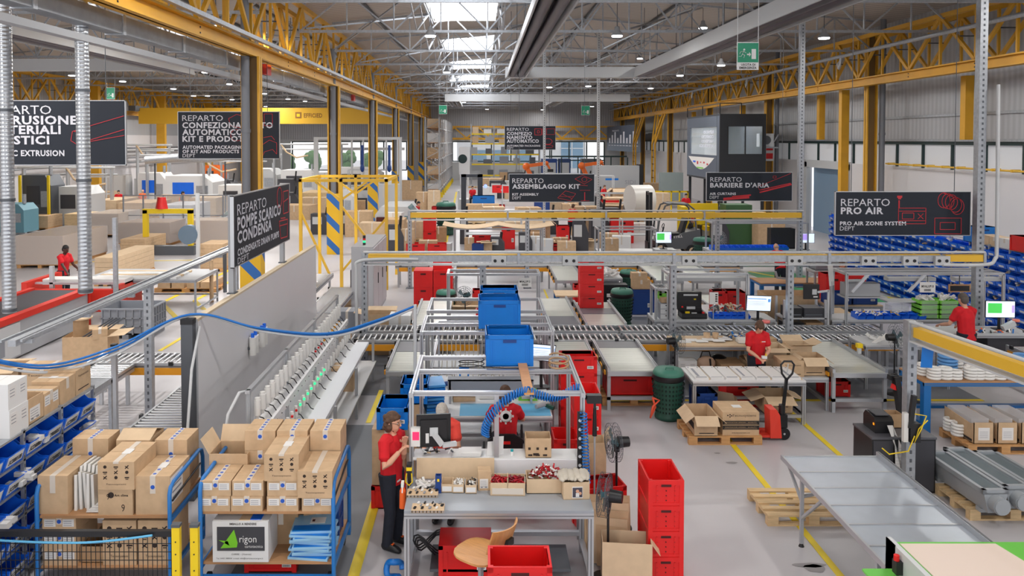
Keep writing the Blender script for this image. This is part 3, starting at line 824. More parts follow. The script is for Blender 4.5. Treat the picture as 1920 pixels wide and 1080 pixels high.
# exit signs
def man(mb,x,y,s,dz):
    mb.cyl((x + 0.1 * s,dz,y + 0.86 * s),(x + 0.1 * s,dz - 0.006,y + 0.86 * s),0.1 * s,n=10)
    for a,b in (((0.05,.72),(-.1,.4)),((-.1,.4),(.15,.3)),((.15,.3),(.05,.02)),((-.1,.4),(-.2,.18)),((-.2,.18),(-.45,.18)),((.05,.68),(.3,.52)),((0,.7),(-.28,.62)),((-.28,.62),(-.36,.42))):
        mb.bar((x + a[0] * s,dz - 0.003,y + a[1] * s),(x + b[0] * s,dz - 0.003,y + b[1] * s),0.11 * s,0.006)
def exit_sign(label,px0,px1,py0,py1,Y,cap,ztop):
    p = dp(px0,py1,Y); q = dp(px1,py0,Y); W = q.x - p.x; H = q.z - p.z
    t = thing('exit_sign',label,'exit sign',p,0,'green emergency exit signs')
    mb = MB(WHITE); mb.box(0,W,0,0.03,0,H); mb.build('board',t)
    g0 = 0.27 * H if cap else 0.03 * H
    mb = MB(EXITG); mb.box(0.02 * W,0.98 * W,-0.006,0,g0,0.97 * H); mb.build('green_panel',t)
    mb = MB(WHITE); s = 0.36 * H
    man(mb,0.27 * W,g0 + 0.15 * H,s,-0.007)
    mb.box(0.45 * W,0.57 * W,-0.012,-0.006,g0 + .26 * H,g0 + .31 * H); mb.prism([(0.55 * W,-0.006,g0 + .2 * H),(0.63 * W,-0.006,g0 + .285 * H),(0.55 * W,-0.006,g0 + .37 * H)],(0,-0.006,0))
    mb.box(0.66 * W,0.86 * W,-0.012,-0.006,g0 + .12 * H,g0 + .48 * H); mb.build('running_man_pictogram',t)
    if cap:
        mb = MB(BLACKPRINT)
        mb.text('USCITA DI',(0.18 * W,-0.005,0.145 * H),(1,0,0),(0,0,1),0.66 * W,0.085 * H,True); mb.text('EMERGENZA',(0.1 * W,-0.005,0.03 * H),(1,0,0),(0,0,1),0.8 * W,0.085 * H,True); mb.build('lettering',t)
    for x in (0.02,0.98):
        mb = MB(LGREY); mb.cyl((x * W,0.015,H),(x * W,0.015,ztop - p.z),0.008,n=6); mb.build('hanging_wire',t)
exit_sign('green emergency exit sign lettered USCITA DI EMERGENZA hanging near the camera at right',1382,1423,79,131,18.0,True,11.15)
exit_sign('small green exit sign above the tall far rack',823,838,197,214,46.3,False,8.85)
exit_sign('small green exit sign under the far header duct, right of centre',1090,1106,198,216,46.3,False,8.85)
exit_sign('small green exit sign in the left hall beside the spiral duct',200,215,164,186,47.3,False,8.7)
# display board at the far right
t = thing('display_board','long blue display board of white product pictures at the far right end','board',(15.3,96.5,3.7),math.atan2(-16,0.9))
mb = MB(mat('display_board_blue',(58,74,96),0.35)); mb.box(0,16,0,0.08,0,2.9); mb.build('board',t)
mb = MB(SIGNTX); mb.text('PRODOTTI',(3.0,-0.01,2.25),(1,0,0),(0,0,1),3.4,.18,True)
for i in range(10): mb.box(1.2 + 1.45 * i,1.9 + 1.45 * i,-0.02,0,.9,1.5 + .35 * ((i * 7) % 3)); mb.box(1.0 + 1.45 * i,2.0 + 1.45 * i,-.02,0,.6,.68)
mb.build('product_picture_print',t)

# ---- raised office cabin
t = thing('office_cabin','raised dark grey office cabin with sliding windows on steel legs','cabin',(13.3,44.0,0))
CABDK = mat('cabin_dark',(38,41,47),0.5); CABBL = mat('cabin_blue_grey',(82,92,108),0.4)
W_,D_,z0,z1 = 2.6,7.0,2.75,6.35
mb = MB(CABDK); mb.box(0,W_,0,0.1,z0,4.2); mb.box(0,W_,0,0.1,5.75,z1); mb.box(0,.42,0,.1,4.2,5.75); mb.box(2.42,W_,0,.1,4.2,5.75); mb.box(W_ - .1,W_,.1,D_,z0,z1)
mb.box(0,W_,0,D_,z0 - .1,z0); mb.box(0,W_,0,D_,z1,z1 + .1); mb.build('cabin_wall',t)
mb = MB(CABBL); mb.box(0,0.1,0.1,D_,z0,4.1); mb.box(0,.1,.1,D_,5.75,z1); mb.box(0,.1,.1,.5,4.1,5.75); mb.box(0,.1,6.3,D_,4.1,5.75); mb.build('cabin_side',t)
mb = MB(PANELW); mb.box(.1,W_ - .1,D_ - .1,D_,z0,z1); mb.use(LGREY); mb.box(.3,1.1,D_ - .13,D_ - .1,z0,5.2); mb.build('cabin_back',t)
f = MB(BLACK)
for x in (.42,1.4,2.38): f.box(x,x + .06,-.02,.08,4.2,5.75)
fo = f.build('window_frame',t)
g = MB(GLASS); g.box(.45,2.4,.04,.05,4.2,5.75); g.build('front_pane',fo)
g = MB(GLASS); g.box(.04,.05,.5,6.3,4.1,5.75); g.build('side_pane',fo)
mb = MB(SIGNTX)  # letters modelled in place of a sign's reflection in the side pane
for i,(s_,w_) in enumerate((('OTRAPER',.5),('OIZEFNOC',.6),('OTNEMAN',.6),('OCITAMOTUA',.7))):
    vs,fs = text_geo(s_[::-1],True)
    mb.add([(0.03,3.3 + x * 4.2 * w_ - 2.0,5.35 - i * .27 + y * .2) for x,y in vs],fs)
mb.build('window_reflection_lettering',fo)
mb = MB(PAPER)
mb.prism([(-.012,6.6 - 5.6 * i / 16,3.95 - math.sin(math.pi * i / 16) * 0.75) for i in range(17)],(.01,0,0))
mb.use(SIGNRED)
for i in range(5): mb.box(-.02,-.012,2.2 + i * .7,2.5 + i * .7,3.5 + .08 * (i % 3),3.6 + .08 * (i % 2))
mb.use(GREENB); mb.box(-.02,-.012,3.2,4.6,3.25,3.33); mb.use(BINBLUE); mb.box(-.02,-.012,4.9,5.5,3.6,3.7); mb.build('window_sticker',t)
cl = bpy.data.lights.new('cabin_light','AREA'); cl.size = 1.5; cl.energy = 260; co = bpy.data.objects.new('cabin_light',cl); COL.objects.link(co); co.location = (14.6,47.0,6.25)
for x in (.1,W_ - .2):
    for y in (.1,3.4,D_ - .2):
        mb = MB(CABDK); mb.box(x,x + .14,y,y + .14,0,z0 - .1); mb.build('leg',t)
mb = MB(BLACK)
for a,b in (((0,0,z1 + .1),(0,0,z1 + .7)),((0,D_,z1 + .1),(0,D_,z1 + .7)),((0,3.5,z1 + .1),(0,3.5,z1 + .7)),((0,0,z1 + .68),(0,D_,z1 + .68)),((0,0,z1 + .7),(1.2,0,z1 + .7)),((1.2,0,z1 + .1),(1.2,0,z1 + .7))): mb.bar(a,b,.05)
mb.build('roof_rail',t)
# air conditioner and fire signs by the cabin
t = thing('air_conditioner','white wall air conditioner box beside the raised cabin','air conditioner',(15.55,44.6,4.6))
mb = MB(LGREY); mb.box(.2,1.0,0,.5,0,.75); mb.build('casing',t); mb = MB(STEELD); mb.lathe((.6,-.01,.38),[(.25,0),(.25,.02),(.02,.03)],14,'y'); mb.build('fan_grille',t)
mb = MB(STEEL); mb.bar((.3,.25,-.05),(1.35,.25,-.05),.08); mb.bar((.9,.25,-.05),(1.35,.25,.7),.06); mb.build('bracket',t)
for i,(z,lb) in enumerate(((4.25,'white square fire hose sign under the air conditioner'),(3.75,'white square fire sign, lower of the pair by the yellow column'))):
    t = thing('fire_sign',lb,'sign',(16.7,46.33,z),0,'fire signs'); mb = MB(WHITE); mb.box(0,.5,0,.02,0,.5); mb.build('plate',t); mb = MB(RED); mb.box(.05,.45,-.005,0,.12,.45); mb.build('red_symbol',t)
# ================================================================ BUILDERS
def carton(label,loc,w,d,h,rz=0.0,top='closed',tape='plain',prints=None,m=None,sticker=None,group=None,name='cardboard_box',flaps=(1,1,1,1),ang=2.2,cat='box'):
    """cardboard box; front faces -y; top closed, ajar or open with flaps"""
    m = m or CARD
    t = thing(name,label,cat,loc,rz,group)
    x,y = w / 2,d / 2
    b = MB(m)
    if top == 'open':
        b.tray(-x,x,-y,y,0,h,0.008); b.build('box_body',t)
        fl_ = min(w,d) / 2
        for i,(on,p,q,out) in enumerate(((flaps[0],(-x,-y,h),(x,-y,h),(0,-1,0)),(flaps[1],(x,y,h),(-x,y,h),(0,1,0)),(flaps[2],(-x,y,h),(-x,-y,h),(-1,0,0)),(flaps[3],(x,-y,h),(x,y,h),(1,0,0)))):
            if not on: continue
            a = ang if on is True or on == 1 else on
            v = Vector(out) * math.sin(a) + Vector((0,0,1)) * math.cos(a)
            f = MB(CARD2); f.panel(p,q,v * fl_,0.006); f.build('flap',t)
    else:
        b.box(-x,x,-y,y,0,h - 0.004); b.box(-x,x,-y,-0.003,h - 0.004,h); b.box(-x,x,0.003,y,h - 0.004,h)
        b.build('box_body',t)
        if top == 'ajar':
            for s in (-1,1):
                f = MB(CARD2); f.panel((-x,s * y,h),(x,s * y,h),Vector((0,-s * y * 0.95,y * 0.35)),0.006 * s); f.build('flap',t)
        if tape:
            f = MB(TAPE); tw = 0.03
            f.box(-tw,tw,-y - 0.002,y,h,h + 0.003); f.box(-tw,tw,-y - 0.003,-y,h * (.94 if prints else .55),h); f.build('tape',t)
            if tape == 'blue':
                f = MB(TAPEBLUE)
                for i in range(5): f.cyl((0,-y + d * (i + .5) / 5,h + .003),(0,-y + d * (i + .5) / 5,h + .0045),0.02,n=8)
                f.cyl((0,-y - 0.003,h * 0.72),(0,-y - 0.005,h * 0.72),0.024,n=8) if not prints else None; f.build('blue_tape_dots',t)
    if prints:
        f = MB(PRINT)
        if prints == 'icons':
            for i in range(3):
                for j in range(3):
                    cx,cz = -x * .6 + i * x * .6,h * (.82 - .19 * j); r = min(w * .07,h * .06)
                    if (i + j) % 3 == 0: f.lathe((cx,-y - .002,cz),[(r,0),(r,.002)],10,'y')
                    elif (i + j) % 3 == 1: f.cb(cx,-y - .001,cz,r * 2.6,.002,r * .7); f.cb(cx,-y - .001,cz - r,r * 1.6,.002,r * .4)
                    else: f.line([(cx - r,-y,cz - r),(cx + r,-y,cz + r)],r * .6,(0,-1,0),.002); f.line([(cx - r,-y,cz + r * .6),(cx + r,-y,cz - r)],r * .4,(0,-1,0),.002)
            f.text('Tecnosystemi',(-x * .55,-y - .002,h * .16),(1,0,0),(0,0,1),x * 1.1,h * .07)
            f.build('printed_icons',t)
        elif prints == 'tecno':
            for i,(a,b_) in enumerate(((0,.06),(.05,.0),(.05,.09),(.09,.045))): f.cb(-x * .72 + a * w * 1.2,-y - .001,h * (.8 + b_),w * .035,.002,h * .05)
            f.text('Tecnosystemi',(-x * .48,-y - .002,h * .78),(1,0,0),(0,0,1),x * 1.3,h * .13)
            f.text('www.tecnosystemi.com',(-x * .5,-y - .002,h * .08),(1,0,0),(0,0,1),x * 1.0,h * .05,True)
            f.use(BLACKPRINT); f.box(-x,x,-y - .002,-y,h * .46,h * .63); f.box(-x,x,-y - .002,-y,h * .25,h * .43)
            f.use(CARD)
            for z in (.54,.33): f.text('INNOVATIVE DESIGN - QUALITY',(-x * .86,-y - .003,h * z),(1,0,0),(0,0,1),x * 1.72,h * .045); f.box(-x * .9,x * .9,-y - .003,-y - .002,h * (z - .042),h * (z - .032))
            f.build('lettering',t)
        elif prints == 'word':
            f.text('Tecnosystemi',(-x * .7,-y - .002,h * .66),(1,0,0),(0,0,1),x * 1.4,h * .12)
            f.box(-x * .7,x * .7,-y - .002,-y,h * .16,h * .2); f.build('lettering',t)
        elif prints == 'arrow':
            f.text('Art clima',(-x * .05,-y - .002,h * .72),(1,0,0),(0,0,1),x * .8,h * .09,True)
            f.lathe((-x * .25,-y - .002,h * .77),[(.035,0),(.035,.002)],8,'y')
            f.text('9',(-x * .5,-y - .002,h * .6),(1,0,0),(0,0,1),x * .16,h * .22); f.text('9',(x * .35,-y - .002,h * .14),(1,0,0),(0,0,1),x * .2,h * .28); f.build('lettering',t)
        elif prints == 'side':
            f.use(BLACKPRINT); f.box(-x - .002,-x,-y * .9,y * .5,h * .3,h * .62); f.box(-x * .6,x * .7,-y - .002,-y,h * .12,h * .16); f.use(PRINT)
            for i in range(3): f.cb(-x * .6 + i * x * .6,-y - .001,h * .55,w * .1,.002,h * .08)
            f.build('printed_band',t)
    if sticker:
        f = MB(PAPER)
        if sticker == 'two':
            for s in (-1,1): f.box(s * x * .55 - w * .17,s * x * .55 + w * .17,-y - .002,-y,h * .4,h * .86)
            f.use(PAPERGREY)
            for s in (-1,1):
                for k in range(3): f.box(s * x * .55 - w * .14,s * x * .55 + w * .1,-y - .003,-y - .002,h * (.48 + .12 * k),h * (.51 + .12 * k))
        elif sticker == 'big':
            f.box(-x * .75,x * .55,-y - .002,-y,h * .12,h * .62); f.use(PAPERGREY)
            for k in range(4): f.box(-x * .65,x * .3,-y - .003,-y - .002,h * (.2 + .1 * k),h * (.22 + .1 * k))
            f.box(-x * .6,-x * .3,-y - .003,-y - .002,h * .15,h * .22); f.box(x * .05,x * .4,-y - .003,-y - .002,h * .15,h * .22)
        elif sticker == 'top':
            f.box(-w * .1,w * .14,-d * .12,d * .12,h + .003,h + .006)
        f.build('paper_label',t)
    return t

def crate_fn(w,d,h,m,holes=False,card=True,open_top=True):
    def fn(o):
        x,y,tk = w / 2,d / 2,0.012
        b = MB(m)
        if open_top: b.tray(-x + .01,x - .01,-y + .01,y - .01,0,h,tk)
        else: b.box(-x + .01,x - .01,-y + .01,y - .01,0,h - .03)
        for sx in (-1,1):
            for sy in (-1,1): b.cb(sx * (x - .025),sy * (y - .025),h / 2,.05,.05,h * .98)
        for s in (-1,1):
            b.box(-x + .09,-x + .105,s * (y - .01) - .008,s * (y - .01) + .008,.03,h * .8); b.box(x - .105,x - .09,s * (y - .01) - .008,s * (y - .01) + .008,.03,h * .8)
            b.box(-x + .03,x - .03,s * (y - .01) - .006,s * (y - .01) + .006,.02,.05)
        b.build('crate_body',o)
        r = MB(m)
        if open_top:
            r.box(-x,x,-y,-y + .022,h - .055,h); r.box(-x,x,y - .022,y,h - .055,h); r.box(-x,-x + .022,-y,y,h - .055,h); r.box(x - .022,x,-y,y,h - .055,h)
        else: r.box(-x,x,-y,y,h - .05,h)
        r.build('rim',o)
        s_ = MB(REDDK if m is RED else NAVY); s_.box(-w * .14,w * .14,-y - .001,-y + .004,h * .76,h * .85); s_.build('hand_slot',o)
        if holes:
            s_ = MB(REDDK)
            for i in range(3):
                for j in range(3): s_.cyl((-w * .25 + i * w * .25,-y + .006,h * (.25 + .18 * j)),(-w * .25 + i * w * .25,-y + .002,h * (.25 + .18 * j)),.008,n=6)
            s_.build('vent_dots',o)
        if card:
            s_ = MB(PAPER); s_.box(x * .45,x * .8,-y - .002,-y + .008,h * .3,h * .46); s_.use(BLACKPRINT)
            for k in range(6): s_.box(x * (.49 + .045 * k),x * (.51 + .045 * k),-y - .003,-y - .002,h * .33,h * .43)
            s_.build('barcode_label',o)
    return fn
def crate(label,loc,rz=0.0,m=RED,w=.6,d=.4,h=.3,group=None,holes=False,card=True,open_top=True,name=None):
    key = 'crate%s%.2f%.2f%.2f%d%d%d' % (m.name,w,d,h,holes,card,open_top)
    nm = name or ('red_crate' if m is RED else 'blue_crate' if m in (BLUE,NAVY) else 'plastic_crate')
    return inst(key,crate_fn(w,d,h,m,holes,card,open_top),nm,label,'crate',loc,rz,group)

def pallet_fn(m):
    def fn(o):
        b = MB(m)
        for i,(y,w) in enumerate(((-.35,.1),(-.175,.085),(0,.1),(.175,.085),(.35,.1))): b.box(-.6,.6,y - w / 2,y + w / 2,.122,.144)
        for x in (-.53,0,.53): b.box(x - .07,x + .07,-.4,.4,.1,.122)
        b.build('deck_slats',o)
        for x in (-.53,0,.53):
            for y in (-.35,0,.35):
                b = MB(m); b.cb(x,y,.06,.14,.1,.08); b.build('block',o)
        for y in (-.35,0,.35):
            b = MB(m); b.box(-.6,.6,y - .05,y + .05,0,.022); b.build('skid',o)
    return fn
def pallet(label,loc,rz=0.0,m=None,group=None):
    m = m or WOOD
    return inst('pallet' + m.name,pallet_fn(m),'pallet',label,'pallet',loc,rz,group)

def bin_fn(w=.21,d=.35,h=.2,m=None,card=False):
    """stackable open-fronted storage bin, front faces -y"""
    def fn(o):
        b = MB(m or BINBLUE); x = w / 2; tk = .006
        b.box(-x,x,0,d,0,tk); b.box(-x,x,d - tk,d,0,h)
        for s in (-1,1):
            xs = s * x
            b.prism([(xs,0,0),(xs,d,0),(xs,d,h),(xs,d * .3,h),(xs,d * .12,h * .72),(xs,-d * .14,h * .68)],(-s * tk,0,0))
        b.prism([(-x,0,0),(-x,-d * .14,h * .66),(-x,-d * .14 + tk,h * .66),(-x,tk,0)],(w,0,0))
        b.box(-x,x,d * .3,d * .34,h - .02,h)
        b.build('bin_shell',o)
        if card:
            q = .8 if card == 2 else .5; s_ = -.14 * d / (.66 * h); za,zb = h * .12,h * (.6 if card == 2 else .38); c = MB(PAPER); c.prism([(-x * q,za * s_ - .005,za),(-x * q,zb * s_ - .005,zb),(-x * q,zb * s_,zb),(-x * q,za * s_,za)],(w * q,0,0)); c.build('bin_label',o)
    return fn

def drum_fn(o):
    b = MB(GREEN); prof = [(.2,0),(.235,.02),(.235,.07),(.22,.09),(.25,.45),(.26,.72),(.25,.8)]
    b.lathe((0,0,0),prof,24); b.build('bin_body',o)
    b = MB(mat('bin_hole',(12,32,26),0.8))
    for j in range(7):
        for i in range(26):
            a = 2 * math.pi * i / 26; r = .222 + .0042 * (j + 1) * 1.9; z = .16 + j * .08
            p = Vector((r * math.cos(a),r * math.sin(a),z)); q = p * 1.0; q.z = z
            b.cb(p.x,p.y,z,.02,.02,.028)
    b.build('perforation_dots',o)
    b = MB(mat('bin_lid_green',(62,122,104),0.5)); b.lathe((0,0,.8),[(.27,0),(.275,.03),(.24,.09),(.1,.11),(.03,.11)],22); b.tube([(-.07,-.1,.9),(-.07,-.1,.94),(.07,-.1,.94),(.07,-.1,.9)],.014); b.build('bin_lid',o)
    b = MB(BLACK); b.lathe((0,0,.7),[(.263,0),(.29,.03),(.278,.1)],22); b.build('liner_bag',o)
def drum(label,loc,s=1.0): return inst('drum',drum_fn,'waste_bin',label,'bin',loc,0,None,(s,s,s))

def monitor(label,loc,rz,w=.53,h=.32,kind='sheet',stand=.3,tilt=0.0):
    t = thing('monitor',label,'monitor',loc,rz)
    b = MB(BLACK); b.T = Matrix.Translation((0,0,stand + h / 2)) @ Matrix.Rotation(tilt,4,'Y')
    b.box(-w / 2,w / 2,0,.025,-h / 2,h / 2); b.box(-w * .35,w * .35,.025,.05,-h * .35,h * .3); b.build('monitor_case',t)
    s = MB({'sheet': SCREEN,'green': SCREEN,'purple': SCREEN}[kind]); s.T = b.T
    s.box(-w / 2 + .012,w / 2 - .012,-.002,0,-h / 2 + .014,h / 2 - .012)
    if kind == 'sheet':
        s.use(SCREENB); s.box(-w * .45,w * .3,-.004,-.002,h * .26,h * .31)
        s.use(PAPERGREY)
        for i in range(3): s.box(-w * .4,w * .25,-.004,-.002,h * (.1 - .1 * i),h * (.112 - .1 * i))
        s.use(SCREENP)
        for i in range(6): s.box(-w * .475,-w * .45,-.004,-.002,h * (.3 - .12 * i),h * (.35 - .12 * i))
        s.use(SCREENB); s.box(w * .36,w * .46,-.004,-.002,h * .1,h * .3)
    elif kind == 'green':
        s.use(SCREENG); s.box(-w * .42,w * .05,-.004,-.002,-h * .22,h * .36)
        s.use(SCREENP); s.box(w * .38,w * .47,-.004,-.002,-h * .2,h * .25)
    else:
        s.use(SCREENP); s.box(-w * .47,w * .08,-.004,-.002,-h * .2,h * .42)
    s.build('screen',t)
    b = MB(BLACK); b.box(-.025,.025,.03,.06,0,stand + h * .3); b.box(-.12,.12,-.06,.14,0,.015); b.build('stand',t)
    return t

def fan(label,loc,rz,hz=1.2,dark=True,r=.23,blade=None,tilt=0.0,base=True):
    """pedestal fan; the guard faces +x before rotation"""
    t = thing('pedestal_fan',label,'fan',loc,rz)
    m = BLACK if dark else LGREY
    b = MB(m)
    if base: b.lathe((0,0,0),[(.2,0),(.2,.02),(.04,.05),(.02,.06)],18)
    else: b.box(-.05,.05,-.05,.05,0,.03)
    b.cyl((0,0,.03),(0,0,hz - .05),.014); b.build('pole',t)
    b = MB(m); b.T = Matrix.Translation((0,0,hz)) @ Matrix.Rotation(tilt,4,'Y')
    b.cyl((-.16,0,0),(-.02,0,0),.065,.075,14); b.box(-.03,.03,-.03,.03,-.12,-.02); b.build('motor',t)
    g = MB(STEELD if dark else LGREY); g.T = b.T
    for k in range(5):
        rr = r * (k + 1) / 5
        for xx,sc in ((.09,1.0),(-.005,1.0)):
            off = xx + (.02 if xx > 0 else -.01) * (1 - (k / 4) ** 2)
            g.tube([(off,rr * math.cos(a),rr * math.sin(a)) for a in [2 * math.pi * i / 20 for i in range(20)]],.003,4,True)
    for i in range(20):
        a = 2 * math.pi * i / 20; c,s = math.cos(a),math.sin(a)
        g.tube([(.11,.03 * c,.03 * s),(.105,r * .6 * c,r * .6 * s),(.085,r * c,r * s),(-.005,r * c,r * s),(-.015,.07 * c,.07 * s)],.0022,3)
    g.build('guard_wire',t)
    bl = MB(blade or MAT_FANBLADE); bl.T = b.T
    for i in range(3):
        a = 2 * math.pi * i / 3 + .4; pts = []
        for rr,w in ((.03,.35),(.1,.5),(.17,.5),(.2,.3)):
            pts.append((.03 + .03 * w,rr * math.cos(a - w * .7),rr * math.sin(a - w * .7)))
        for rr,w in ((.2,.3),(.17,.5),(.1,.5),(.03,.35)):
            pts.append((.06 - .02 * w,rr * math.cos(a + w * .7),rr * math.sin(a + w * .7)))
        bl.prism(pts,(.003,0,0))
    bl.lathe((.02,0,0),[(.03,0),(.03,.05),(.01,.06)],12,'x'); bl.build('blades',t)
    return t
MAT_FANBLADE = clearmat('fan_blade_smoke',(70,120,132),0.6,0.2)

def roller_fn(L,r=.025):
    def fn(o): pass
    return fn
RME = {}
def roller(parent,L,loc,along_y):
    k = (round(L,2),along_y)
    if k not in RME:
        b = MB(ROLLER)
        if along_y: b.cyl((0,-L / 2,0),(0,L / 2,0),.025,n=8)
        else: b.cyl((-L / 2,0,0),(L / 2,0,0),.025,n=8)
        o = b.build('roller',parent,loc); RME[k] = o; return o
    o = RME[k].copy(); COL.objects.link(o); o.parent = parent; o.location = loc; return o
def conveyor(label,x0,x1,y0,y1,z,axis='x',pitch=.12,guard=True,legs=True,group=None,name='roller_conveyor',hollow=False,lower=False):
    """powered roller conveyor module; axis = direction of travel"""
    t = thing(name,label,'conveyor',(x0,y0,0),0,group)
    W,D = x1 - x0,y1 - y0
    if axis == 'x':
        for nm,y in (('side_rail',0),('side_rail',D)):
            b = MB(ALU); b.box(0,W,y - .02,y + .02,z - .12,z + .02); b.use(ALUD); b.box(0,W,y - .024,y - .02,z - .06,z - .03); b.build(nm,t)
        n = int(W / pitch)
        for i in range(n): roller(t,D - .05,(pitch * (i + .5),D / 2,z),True)
    else:
        for nm,x in (('side_rail',0),('side_rail',W)):
            b = MB(ALU); b.box(x - .02,x + .02,0,D,z - .12,z + .02); b.use(ALUD); b.box(x + .02,x + .024,0,D,z - .06,z - .03); b.build(nm,t)
        n = int(D / pitch)
        for i in range(n): roller(t,W - .05,(W / 2,pitch * (i + .5),z),False)
    if guard:
        b = MB(ORANGE)
        if axis == 'x':
            b.box(.12,W - .12,-.05,-.026,z - .2,z - .07)
        else: b.box(-.05,-.026,.1,D - .1,z - .2,z - .07)
        b.build('orange_guard',t)
        b = MB(BLACK)
        for q in (.06,.5,.94):
            if axis == 'x': b.box(W * q - .04,W * q + .04,-.06,-.02,z - .02,z + .05)
            else: b.box(-.06,-.02,D * q - .04,D * q + .04,z - .02,z + .05)
        b.build('sensor_studs',t)
    if legs:
        for px,py in ((.1,.03),(W - .1,.03),(.1,D - .03),(W - .1,D - .03)):
            b = MB(ALU); b.box(px - .03,px + .03,py - .03,py + .03,0,z - .12); b.build('leg',t)
    if lower:
        b = MB(STEELD); b.box(.05,W - .05,.05,D - .05,z - .3,z - .24); b.build('drive_tray',t)
    return t
def slat_table(label,x0,x1,y0,y1,z,dark=None,group=None,guard=True):
    """flat slat-belt branch table between side rails"""
    t = thing('belt_table',label,'conveyor',(x0,y0,0),0,group); W,D = x1 - x0,y1 - y0
    b = MB(BELT)
    n = int(D / .16)
    for i in range(n): b.box(.04,W - .04,D * i / n + .003,D * (i + 1) / n - .003,z - .03,z)
    b.use(BELTDK); b.box(.04,W - .04,0,D,z - .05,z - .031)
    b.build('belt_slats',t)
    if dark:
        b = MB(BELTDK); b.box(.05,W - .05,D * dark[0],D * dark[1],z,z + .006); b.build('rubber_sheet',t)
    for x in (.02,W - .02):
        b = MB(ALU); b.box(x - .025,x + .025,0,D,z - .1,z + .06); b.use(ALUD); b.box(x - .006,x + .006,0,D,z + .06,z + .064); b.build('side_rail',t)
    b = MB(ALU); b.box(0,W,-.03,0,z - .09,z - .01); b.build('end_rail',t)
    for x in (.03,W - .03):
        for y in (.05,D - .1):
            b = MB(GREYP); b.box(x - .03,x + .03,y - .03,y + .03,0,z - .1); b.build('leg',t)
    b = MB(GREYP); b.box(0,W,.02,.08,.2,.26); b.build('stretcher',t)
    if guard:
        b = MB(ORANGE); b.box(-.045,-.02,.1,D * .8,z - .1,z - .03); b.build('orange_guard',t)
        b = MB(BLACK)
        for q in (.1,.35,.6,.9): b.box(-.055,-.02,D * q,D * q + .09,z - .05,z + .05)
        b.build('guide_studs',t)
    return t
def bench(label,x0,x1,y0,y1,z,m=None,legm=None,shelf=None,back=False,group=None,cat='table',leg=.05,name='workbench',mid=True):
    t = thing(name,label,cat,(x0,y0,0),0,group); W,D = x1 - x0,y1 - y0; legm = legm or ALU
    b = MB(m or GREYP); b.box(0,W,0,D,z - .03,z); b.build('tabletop',t)
    b = MB(legm); b.box(0,W,-.005,.04,z - .09,z - .03); b.box(0,W,D - .04,D + .005,z - .09,z - .03); b.box(0,.04,0,D,z - .09,z - .03); b.box(W - .04,W,0,D,z - .09,z - .03)
    b.use(ALUD); b.box(0,W,-.007,-.005,z - .065,z - .055); b.build('apron_frame',t)
    l = leg
    for x in (l / 2,W - l / 2):
        for y in (l / 2,D - l / 2):
            b = MB(legm); b.box(x - l / 2,x + l / 2,y - l / 2,y + l / 2,0,z - .09)
            if legm is ALU: b.use(ALUD); b.box(x - .006,x + .006,y - l / 2 - .002,y - l / 2,0,z - .09)
            b.build('leg',t)
    if mid:
        b = MB(legm); b.box(l,W - l,D - l,D,.2,.25); b.build('stretcher',t)
        for x in (0,W - l):
            b = MB(legm); b.box(x,x + l,l,D - l,.12,.17); b.build('stretcher',t)
    if shelf:
        b = MB(legm); b.box(.02,W - .02,.05,D - .02,shelf - .02,shelf); b.build('lower_shelf',t)
    return t
def gantry(label,x0,x1,y0,y1,z,z0=0.0,bars=(),group=None,name='profile_gantry',w=.055,posts=4,skew=0.0):
    """aluminium profile frame above a bench: posts, side arms, cross bars"""
    t = thing(name,label,'frame',(x0,y0,z0),0,group); W,D,H = x1 - x0,y1 - y0,z - z0
    def prof(nm,p,q):
        b = MB(ALU); b.bar(p,q,w); b.use(ALUD)
        off = Vector((0,-w / 2 - .001,0)) if abs(Vector(q).y - Vector(p).y) < .01 else Vector((0,0,w / 2 + .001))
        b.bar(Vector(p) + off,Vector(q) + off,.012,.003); b.build(nm,t)
    for y in ((0,D) if posts == 4 else ((D,) if posts == 2 else (D / 2,))):
        for x in (0,W): prof('post',(x,y,0),(x,y,H))
    for x in (0,W): prof('side_arm',(x,-skew,H),(x,D + skew,H))
    for y in (0,D) + tuple(bars): prof('cross_bar',(0,y,H + .001),(W,y,H + .001))
    return t
def track(label,p,q,z0,z1,m_top,group=None,boxes=(),name='power_rail',deep=.12):
    """overhead service rail between two points: yellow busbar face, grey cover and conduit"""
    p = Vector(p); q = Vector(q); d = q - p; L = d.length; ang = math.atan2(d.y,d.x)
    t = thing(name,label,'rail',(p.x,p.y,z0),ang,group); H = z1 - z0
    b = MB(m_top); b.box(0,L,-.06,.06,H * .35,H); b.build('rail_face',t)
    b = MB(LGREY); b.box(0,L,-.1,.1,0,H * .12); b.cyl((0,-.08,H + .07),(L,-.08,H + .07),.025,n=8); b.build('conduit',t)
    n = max(1,int(L / 3))
    for i in range(n + 1):
        b = MB(STEEL); b.box(L * i / n - .03,L * i / n + .03,-.09,.09,0,H + .06); b.build('clamp',t)
    for x in boxes:
        b = MB(LGREY); b.box(x - .16,x + .16,-.14,-.06,H * .05,H * .95); b.build('socket_box',t)
        b = MB(BLACK)
        for dx in (-.08,.08): b.cyl((x + dx,-.14,H * .5),(x + dx,-.155,H * .5),.035,n=10)
        b.build('socket_dots',t)
    return t
